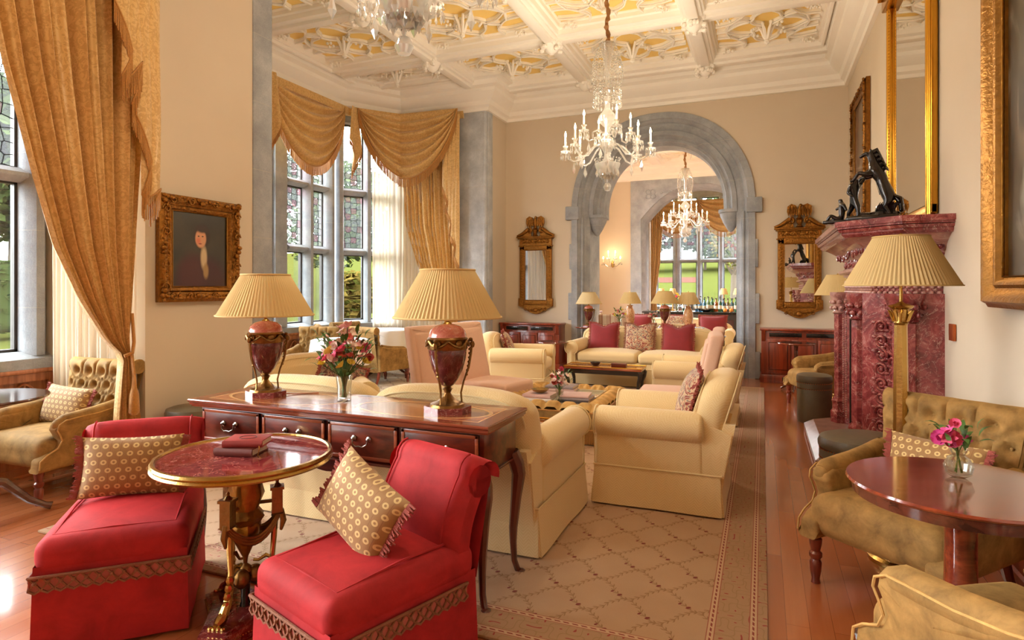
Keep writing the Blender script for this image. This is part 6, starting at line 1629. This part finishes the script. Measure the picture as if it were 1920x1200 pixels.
# jambs: solid canted blocks either side of the opening
for sg, nm in ((-1, 'jamb'), (1, 'jamb')):
    pl = [wy(0, sg*1.0), wy(.20, sg*1.0), wy(.40, sg*.80), wy(.46, sg*.72), wy(.46, sg*.56), wy(.40, sg*.50), wy(0, sg*.50)]
    b = B().prism(pl, .10, 1.36, 'z'); obj('jamb', b, MR, t, 25)
    b = B()
    for (D, y, r_) in ((.46, .62, .062), (.22, .95, .085)):
        cx_, cy_ = wy(D, sg*y)
        b.lathe([(r_*1.5, .10), (r_*1.5, .22), (r_*1.25, .24), (r_*1.25, .30), (r_*1.4, .32), (r_, .36), (r_, 1.16)], 6, (cx_, cy_, 0))
    obj('shaft', b, MR, t, 25)
    b = B()
    for (D, y, r_) in ((.46, .62, .062), (.22, .95, .085)):
        cx_, cy_ = wy(D, sg*y); b.lathe([(r_, 1.15), (r_*1.3, 1.165), (r_*1.05, 1.18), (r_*1.1, 1.22), (r_*1.5, 1.31), (r_*1.6, 1.33), (r_*1.6, 1.36)], 6, (cx_, cy_, 0))
        for i in range(9):
            for zz in (1.21, 1.265): a = i*2*pi/9+zz*9; b.ball((cx_+r_*1.3*cos(a), cy_+r_*1.3*sin(a), zz), (.024, .024, .022), 6); b.tube(coil(0, 0, .02, 0, 1, 1), .004, 4, T(cx_+r_*1.5*cos(a), cy_+r_*1.5*sin(a), zz, a+pi/2))
    obj('capital', b, M['marble_pink'] if sg > 0 else MR, t, 60)
    # carved scrolling panel on the cant
    b = B(); p, q = wy(.40, sg*.80), wy(.22, sg*.985); k_ = 0
    dx, dy = q[0]-p[0], q[1]-p[1]
    ang = atan2(dy, dx)
    for i in range(20):
        zz = .18+i*.052; s_ = .30+.38*(i % 2)
        m_ = T(p[0]+dx*s_-.010, p[1]+dy*s_+sg*.006, zz, ang)
        b.tube(coil(0, 0, .05, 0, 1 if i % 2 else -1, 1.5, start=i), .012, 6, m_); b.ball((0, 0, 0), (.018, .014, .018), 7, m_)
        for a in (.06, -.06): b.ball((a, 0, .03), (.024, .012, .014), 6, m_)
    obj('scroll_carving', b, M['marble_pink'] if sg > 0 else MR, t, 60)
    b = B()
    for i in range(54):
        zz = .16+i*.0215
        for k2 in range(3): x, y = wy(.405+.0, sg*(.525+.014*k2)); b.ball((x-.004, y, zz+(.01 if k2 % 2 else 0)), (.009, .008, .008), 5)
        for k2 in range(2): x, y = wy(.45-.022*k2, sg*.548+(-sg*.02*k2)); b.ball((x, y, zz+(.01 if k2 % 2 else 0)), (.012, .008, .009), 5)
    obj('lattice_carving', b, M['marble_pink'], t, 60)
b = B().box(XR-.36, XR-.30, FY-.5, FY+.5, 1.22, 1.36); b.prism([(FY-.5, 1.36), (FY+.5, 1.36), (FY+.5, 1.12), (FY+.42, 1.2), (FY+.2, 1.25), (FY, 1.27), (FY-.2, 1.25), (FY-.42, 1.2), (FY-.5, 1.12)], XR-.40, XR-.34, 'x'); obj('opening_arch', b, MR, t, 30)
obj('fire_back', B().box(XR-.405, XR-.005, FY-.51, FY-.44, .1, 1.3).box(XR-.405, XR-.005, FY+.49, FY+.505, .1, 1.3).box(XR-.06, XR-.005, FY-.5, FY+.5, .1, 1.3).box(XR-.30, XR-.005, FY-.5, FY+.5, 1.24, 1.34), M['iron'], t)
b = B(); pl = [wy(0, -1.06), wy(.30, -1.06), wy(.78, -.72), wy(.78, .72), wy(.30, 1.06), wy(0, 1.06)]; pi_ = [wy(0, -1.02), wy(.28, -1.02), wy(.70, -.66), wy(.70, .66), wy(.28, 1.02), wy(0, 1.02)]
tier(b, pl, .012, pl, .06); tier(b, pl, .06, pi_, .115)
obj('hearth', b, M['marble_hearth'], t, 25)

# bronze group on the mantel: rearing horse, standing groom, reclining figure
def skin(name, nodes, edges, mat, parent, lv=2):
    me = bpy.data.meshes.new(name); me.from_pydata([n_[:3] for n_ in nodes], edges, []); o = bpy.data.objects.new(name, me); COL.objects.link(o)
    o.modifiers.new('skin', 'SKIN'); me.skin_vertices[0].data if me.skin_vertices else None
    if not me.skin_vertices:
        bm = bmesh.new(); bm.from_mesh(me); bm.verts.layers.skin.verify(); bm.to_mesh(me); bm.free()
    for i, n_ in enumerate(nodes):
        sv = me.skin_vertices[0].data[i]; sv.radius = (n_[3], n_[4] if len(n_) > 4 else n_[3]); sv.use_root = (i == 0)
    s_ = o.modifiers.new('sub', 'SUBSURF'); s_.levels = lv; s_.render_levels = lv; o.modifiers['skin'].use_smooth_shade = True
    me.materials.append(mat); o.parent = parent; return o
import bmesh
BD = M['bronze_dark']
g_ = thing('bronze_group', 'dark bronze group of a rearing horse and figures on the fireplace mantel', 'statue', (.76, 5.20, 1.888), -.30, None, 1.15)
b = B().rbox((0, 0, .02), (.30, .17, .04), .015, 2)
for i in range(22): a = random.uniform(0, 6.3); b.ball((.12*cos(a)*random.random(), .07*sin(a)*random.random(), .035), (.035, .03, .03), 7)
for i in range(10): b.tube([(.06+.01*i-.05, .0, .03), (.07+.011*i-.05, -.01, .09), (.09+.013*i-.05, -.02, .12)], [.012, .009, .002], 5)
obj('rocky_base', b, BD, g_)
hn = [(.05, 0, .22, .042, .038), (.04, 0, .28, .042), (.015, 0, .335, .036), (-.005, 0, .385, .024), (-.015, 0, .425, .018), (-.045, 0, .445, .016), (-.085, 0, .42, .010), (.065, 0, .17, .044),
      (.085, .03, .13, .028), (.075, .035, .09, .015), (.10, .035, .05, .012), (.085, .035, .02, .014), (.085, -.03, .13, .028), (.065, -.035, .09, .015), (.09, -.035, .05, .012), (.075, -.035, .02, .014),
      (-.03, .03, .30, .022), (-.085, .035, .29, .014), (-.09, .035, .24, .010), (-.11, .035, .225, .011), (-.03, -.03, .30, .022), (-.08, -.035, .32, .014), (-.11, -.035, .275, .010), (-.13, -.035, .265, .011),
      (.11, 0, .16, .014), (.15, 0, .11, .020), (.15, 0, .05, .014), (-.018, .012, .470, .006), (-.018, -.012, .470, .006)]
he = [(0, 1), (1, 2), (2, 3), (3, 4), (4, 5), (5, 6), (0, 7), (7, 8), (8, 9), (9, 10), (10, 11), (7, 12), (12, 13), (13, 14), (14, 15), (2, 16), (16, 17), (17, 18), (18, 19), (2, 20), (20, 21), (21, 22), (22, 23), (7, 24), (24, 25), (25, 26), (4, 27), (4, 28)]
skin('horse', hn, he, BD, g_)
b = B()
for i in range(14): u = i/13; b.tube([(.045-.055*u, 0, .32+.13*u), (.068-.05*u, .012*(i % 3-1), .335+.13*u), (.085-.052*u, .018*(i % 3-1), .315+.12*u)], [.012, .010, .003], 5)
for i in range(6): b.tube([(.105, .006*(i-2.5), .165), (.15, .010*(i-2.5), .14), (.165, .012*(i-2.5), .06)], [.008, .010, .003], 5)
obj('mane', b, BD, g_)
mn = [(-.11, -.02, .15, .026), (-.11, -.02, .19, .024), (-.105, -.02, .23, .030), (-.10, -.02, .255, .014), (-.10, -.02, .285, .020), (-.085, -.04, .10, .018), (-.08, -.045, .05, .012), (-.09, -.045, .02, .009), (-.105, -.045, .018, .007),
      (-.125, .0, .10, .018), (-.15, .01, .06, .012), (-.145, .01, .02, .009), (-.16, .01, .018, .007), (-.08, .015, .25, .012), (-.05, .02, .30, .009), (-.035, .02, .345, .007), (-.125, -.055, .24, .012), (-.14, -.06, .19, .009), (-.11, -.065, .165, .007)]
me_ = [(0, 1), (1, 2), (2, 3), (3, 4), (0, 5), (5, 6), (6, 7), (7, 8), (0, 9), (9, 10), (10, 11), (11, 12), (2, 13), (13, 14), (14, 15), (2, 16), (16, 17), (17, 18)]
skin('groom', mn, me_, BD, g_)
rn = [(-.17, .02, .045, .028), (-.185, .02, .09, .026), (-.19, .02, .125, .026), (-.195, .02, .145, .012), (-.20, .02, .168, .018), (-.215, 0, .03, .018), (-.25, -.01, .06, .013), (-.275, -.01, .02, .009), (-.21, .045, .035, .018), (-.26, .05, .03, .012), (-.29, .05, .018, .008), (-.17, -.015, .12, .011), (-.15, -.03, .08, .008), (-.20, .055, .12, .011), (-.235, .06, .10, .008)]
re_ = [(0, 1), (1, 2), (2, 3), (3, 4), (0, 5), (5, 6), (6, 7), (0, 8), (8, 9), (9, 10), (2, 11), (11, 12), (2, 13), (13, 14)]
skin('reclining_figure', rn, re_, BD, g_)
obj('low_base', B().rbox((-.21, .02, .012), (.17, .12, .024), .01, 2), BD, g_)

# copper switch plate, leather stools, floor lamps
tag(obj('switch_plate', B().cbox(-.02, 0, -.05, .05, -.055, .055, .004), M['copper'], None, 30, loc=(XR-.002, 4.80, 1.11)), 'square copper switch plate on the right wall beside the fireplace', 'switch plate')
def stool(label, loc, r_, h, oval=1.0, rz=0):
    t_ = thing('leather_stool', label, 'stool', loc, rz); L = M['leather_green']; S = Matrix.Diagonal((oval, 1, 1, 1))
    obj('body', B().lathe([(r_*.95, .0), (r_*.97, .02), (r_*.98, h-.16), (r_*.95, h-.145)], 40, M=S), L, t_); obj('band', B().lathe([(r_*.95, h-.145), (r_*.985, h-.14), (r_*.985, h-.09), (r_*.95, h-.085)], 40, M=S), L, t_)
    obj('cushioned_lid', B().lathe([(r_*.96, h-.085), (r_*1.01, h-.07), (r_*1.02, h-.04), (r_*.97, h-.012), (r_*.8, h), (.001, h+.006)], 40, M=S), L, t_)
    b_ = B(); n_ = int(2*pi*r_/.022)
    for zz in (h-.145, h-.087):
        for i in range(n_): a = 2*pi*i/n_; b_.ball((oval*r_*.975*cos(a), r_*.975*sin(a), zz), .005, 5)
    obj('nailheads', b_, M['copper'], t_); return t_
stool('tall grey-green leather stool on the far side of the hearth', (.50, 7.14, .001), .17, .50)
stool('low oval brown-green leather stool in front of the hearth', (.60, 4.55, .001), .235, .44, 1.15, .6)
stool('dark leather stool against the wall below the portrait', (-4.05, 3.44, .001), .19, .49, 1.05, .2)
def floor_lamp(label, loc, s=1, col='brass', sz=1.41):
    t_ = thing('floor_lamp', label, 'floor lamp', loc)
    obj('base', B().lathe([(.15, 0), (.15, .02), (.13, .03), (.12, .06), (.06, .08), (.04, .12), (.045, .15)], 24), M[col], t_)
    b_ = B().lathe([(.032, .15), (.034, .4), (.032, .9), (.028, sz-.20)], 24, fn=lambda a, z: 1+.05*cos(a*8)); obj('column', b_, M[col], t_)
    b_ = B().lathe([(.028, sz-.20), (.034, sz-.19), (.030, sz-.18), (.04, sz-.12), (.055, sz-.11), (.058, sz-.10), (.02, sz-.09), (.008, sz-.08), (.008, sz+.24), (.012, sz+.26), (.001, sz+.27)], 20)
    for i in range(8): a = i*pi/4; b_.tube([(.03*cos(a), .03*sin(a), sz-.18), (.045*cos(a), .045*sin(a), sz-.14), (.056*cos(a), .056*sin(a), sz-.125)], [.008, .008, .004], 5)
    obj('capital', b_, M[col], t_)
    sh_ = B(); shade(sh_, .26*s, .125*s, sz, sz+.25, 80, .02); so_ = obj('lamp_shade', sh_, M['shade_cream'], t_, 0)
    sr_ = B()
    for r_, z in ((.262*s, sz+.002), (.127*s, sz+.25)): sr_.tube([(r_*cos(2*pi*i/40), r_*sin(2*pi*i/40), z) for i in range(40)], .004, 6, closed=True)
    for k_ in range(3): a = k_*2*pi/3; sr_.tube([(0, 0, sz+.245), (.125*s*cos(a), .125*s*sin(a), sz+.248)], .002, 4)
    obj('shade_rim', sr_, M['shade_rim'], so_); return t_
floor_lamp('brass column floor lamp with pleated shade before the fireplace', (.655, 3.66, .001))
floor_lamp('floor lamp with cream shade peeping out beyond the fireplace', (.86, 8.55, .001), 1.0, 'brass', 1.31)

# ------------------------------------------------------------------ tufted armchairs and their tables
tufted('tufted_armchair', 'moss velvet buttoned armchair at the far left by the window', (-4.60, 2.78, .001), .05, .66, s=.97)
cushion('bolster_cushion', 'pale ringed cushion in the buttoned armchair at the far left', .42, .28, .13, 'ring_fabric', (-4.66, 2.84, .42), .12, -.30, .06, 'braid_red', sides='x')
pedestal('round_table', 'round mahogany table cut off by the left edge of the view', (-4.40, 2.22, .001), .35, .735, 'dark_table', 1.2, rz=.9)
tufted('tufted_armchair', 'gold-brown velvet buttoned armchair behind the round table at the right', (.625, 3.30, .001), -.70, .65, s=.97)
cushion('bolster_cushion', 'ringed cushion in the buttoned armchair behind the round table at the right', .42, .26, .13, 'ring_fabric', (.70, 3.38-.06, .45), -.70, -.30, .0, 'braid_red', sides='x')
t = pedestal('round_table', 'polished round mahogany table at the lower right', (.635, 2.555, .001), .352, .72, 'table_red', 1.7, rz=.35)
obj('table_apron', B().lathe([(.30, .66), (.33, .665), (.335, .70)], 48), M['dark_table'], t)
for ch in t.children:
    if ch.name.startswith('column'): bpy.data.objects.remove(ch); break
obj('column', B().lathe([(.10, .70), (.05, .66), (.048, .5), (.05, .34), (.062, .32), (.05, .305), (.075, .26), (.08, .22), (.06, .17), (.045, .15), (.05, .12), (.03, .1)], 24), M['table_red'], t)
bouquet('round glass bud vase with a magenta flower on the round table at the right', (.65, 2.64, .7215), .95, ('petal_magenta', 'petal_pink'), 9, 'globe', seed=33, R0=.055, ht=.10, nleaf=18)
tufted('tufted_armchair', 'gold-brown velvet armchair in the lower right corner, seen from behind its arm', (.715, 2.17, .001), -2.56, .60, s=.98)
cushion('cushion', 'red and gold cushion in the armchair at the lower right corner', .36, .30, .12, 'tapestry', (.80, 2.06, .44), -2.56, -.3, .1, 'braid_red')
tufted('tufted_armchair', 'gold velvet buttoned armchair beyond the fireplace by the right cabinet', (.66, 8.02, .001), -1.25, .66, s=.98)
pedestal('round_table', 'small round table behind the armchair beyond the fireplace', (.42, 9.1, .001), .24, .66, 'table_red', .8)
def cloth_table(label, loc, R_):
    t_ = pedestal('dining_table', 'round table under a white cloth '+label, loc, R_, .72, 'dark_table', 1.1)
    N = 72; vs = []
    for j, (rr, z) in enumerate(((.001, .735), (R_*.97, .735), (R_+.008, .728), (R_+.014, .70), (R_+.03, .58), (R_+.045, .46))):
        for i in range(N): a = 2*pi*i/N; k_ = 1+(.035*sin(a*11)*max(0, j-2)/3); vs.append((rr*k_*cos(a), rr*k_*sin(a), z-(.04*cos(4*a) if j == 5 else 0)))
    b_ = B().add(vs, [(j*N+i, j*N+(i+1) % N, (j+1)*N+(i+1) % N, (j+1)*N+i)[::-1] for j in range(5) for i in range(N)])
    o = obj('tablecloth', b_, M['white_cloth'], None, 60, loc=loc); tag(o, 'white tablecloth on the round table '+label, 'tablecloth'); return t_
cloth_table('in the far corner of the bay', (-5.55, 8.25, .013), .40); cloth_table('in the bay behind the cream armchair', (-4.98, 6.40, .013), .35)
BZ = .014
for i, (x, y, r_, lb) in enumerate(((-5.16, 7.60, pi-.25, 'moss velvet armchair with its back to us at the far bay table'), (-5.95, 7.62, pi-1.0, 'moss velvet armchair seen side-on at the far bay table'), (-6.05, 8.30, 1.4, 'moss velvet armchair behind the far bay table against the window'), (-4.86, 8.42, -1.35, 'moss velvet armchair at the far bay table nearest the gold curtain'), (-5.36, 5.82, 2.5, 'moss velvet armchair with its back to us at the nearer bay table'), (-5.80, 6.82, .35, 'moss velvet armchair facing us at the nearer bay table'))):
    if i == 0: pr = tufted('tufted_armchair', lb, (x, y, BZ), r_, .62, 'armchairs around the bay tables', s=.93)
    else: dup(pr, (x, y, BZ), r_, lb, 'armchairs around the bay tables', .93)

# ------------------------------------------------------------------ chandeliers and sconce
CG = M['crystal_glass']
def chandelier(label, loc, seed=1, power=80):
    t_ = thing('crystal_chandelier', label, 'chandelier', loc); R = random.Random(seed)     # origin at the finial ball
    b = B().lathe([(.001, 0), (.03, .01), (.046, .045), (.03, .085), (.008, .095), (.008, .13), (.05, .15), (.10, .20), (.13, .26), (.14, .30), (.08, .32), (.04, .34), (.035, .42), (.06, .46), (.08, .52), (.06, .58), (.03, .60), (.03, .70), (.09, .76), (.10, .82), (.05, .88), (.03, .90), (.03, 1.04), (.11, 1.08), (.12, 1.10), (.03, 1.12), (.02, 1.3), (.08, 1.60), (.085, 1.62), (.01, 1.64)], 16)
    obj('stem', b, CG, t_, 30)
    b = B()
    for rr, z, k_, ln in ((.14, .36, 22, 6), (.10, .30, 14, 4), (.15, 1.10, 22, 5)):
        for i in range(k_):
            a = 2*pi*i/k_
            for j in range(ln):
                f = j/ln; q = rr*(1-.45*f) if z < 1 else rr; b.drop((q*cos(a), q*sin(a), z-.026*j), .0085, .022)
            b.drop((q*cos(a), q*sin(a), z-.026*ln), .014, .055)
    for i in range(24):         # strings from the top cap down to the ring
        a = 2*pi*i/24
        for j in range(17): f = j/16; q = .085+.065*sin(f*pi*.9)+.03*f; b.drop((q*cos(a), q*sin(a), 1.62-.50*f), .008, .022)
        b.drop((.13*cos(a), .13*sin(a), 1.08), .012, .05)
    for i in range(12): a = 2*pi*i/12; b.drop((.05*cos(a), .05*sin(a), .215), .015, .07)
    for i in range(8): a = 2*pi*i/8+.2; b.drop((.115*cos(a), .115*sin(a), .25), .020, .10); b.drop((.07*cos(a+.4), .07*sin(a+.4), .20), .018, .09)
    obj('crystal_strings', b, CG, t_, 0)
    def arm(a, r_, z0, zl, z1):
        P = lambda q, z: (q*cos(a), q*sin(a), z)
        ar = obj('arm', B().tube([P(.03, z0), P(.10, z0+.05), P(.17, z0+.02), P(r_*.62, zl+.02), P(r_*.8, zl), P(r_*.95, zl+.04), P(r_, z1)], .010, 8), CG, t_, 60)
        x, y = r_*cos(a), r_*sin(a)
        b_ = B().lathe([(.008, z1-.01), (.05, z1+.005), (.055, z1+.015), (.02, z1+.015), (.018, z1+.05), (.03, z1+.07), (.028, z1+.075), (.01, z1+.06)], 14, (x, y, 0))
        for i in range(10):
            c_ = 2*pi*i/10; b_.drop((x+.052*cos(c_), y+.052*sin(c_), z1+.008), .008, .026); b_.drop((x+.052*cos(c_), y+.052*sin(c_), z1-.020), .010, .062)
        obj('drip_pan', b_, CG, ar, 0)
        obj('candle', B().lathe([(.010, z1+.05), (.010, z1+.165), (.004, z1+.168)], 10, (x, y, 0)), M['candle'], ar)
        obj('flame_bulb', B().lathe([(.004, z1+.168), (.012, z1+.185), (.012, z1+.20), (.005, z1+.225), (.001, z1+.24)], 10, (x, y, 0)), M['flame'], ar)
        b_ = B(); b_.drop(P(r_*.8, zl-.01), .022, .13); obj('pendant_drop', b_, CG, ar, 0)
    for i in range(8): arm(2*pi*i/8+.2, .46, .46, .34, .44)
    for i in range(4): arm(2*pi*i/4+.6, .27, .62, .54, .64)
    b = B(); zt = 5.0-loc[2]-.02
    b.tube([(.012*sin(q*7), .012*cos(q*9), 1.62+(zt-1.62)*q/30) for q in range(31)], [.022+.007*sin(q*2.3) for q in range(31)], 8)
    obj('chain_sleeve', b, M['rope'], t_)
    for i in range(4):
        a = i*pi/2+.3; l = bpy.data.lights.new('candle_light', 'POINT'); l.energy = power*.34; l.color = (1, .84, .62); l.shadow_soft_size = .03
        o = bpy.data.objects.new('candle_light', l); COL.objects.link(o); o.parent = t_; o.location = (.56*cos(a), .56*sin(a), .68)
    return t_
chandelier('crystal chandelier with lit candles hanging before the stone arch', (-1.575, 6.62, 2.46), 1, 95)
chandelier('crystal chandelier whose lower drops alone show at the top of the view', (-1.575, 2.50, 2.50), 2, 55)
chandelier('crystal chandelier hanging in the room beyond the stone arch', (-1.575, 13.9, 2.40), 3, 50)
t = thing('wall_sconce', 'lit crystal wall sconce with four candles beyond the arch', 'wall lamp', (-3.90, 17.06, 2.12))
obj('backplate', B().lathe([(.001, -.05), (.04, -.02), (.05, .05), (.03, .12), (.001, .16)], 12, (0, -.03, -.1)), M['brass'], t)
for i, (x, z) in enumerate(((-.24, 0), (-.10, .16), (.10, .16), (.24, 0))):
    ar = obj('arm', B().tube([(0, -.03, -.08), (x*.5, -.12, -.12+z*.5), (x, -.16, -.03+z)], .010, 6), CG, t)
    b = B().lathe([(.01, z-.03), (.05, z-.02), (.015, z-.01)], 12, (x, -.16, 0))
    for k_ in range(8): b.drop((x+.048*cos(k_*pi/4), -.16+.048*sin(k_*pi/4), z-.02), .010, .07)
    obj('drip_pan', b, CG, ar, 0); obj('candle', B().lathe([(.012, z-.01), (.012, z+.09)], 8, (x, -.16, 0)), M['candle'], ar)
    obj('flame_bulb', B().lathe([(.004, z+.09), (.016, z+.11), (.016, z+.13), (.001, z+.17)], 8, (x, -.16, 0)), M['flame'], ar)
l = bpy.data.lights.new('sconce_light', 'POINT'); l.energy = 8; l.color = (1, .72, .42); l.shadow_soft_size = .12; o = bpy.data.objects.new('sconce_light', l); COL.objects.link(o); o.parent = t; o.location = (0, -.28, .2)
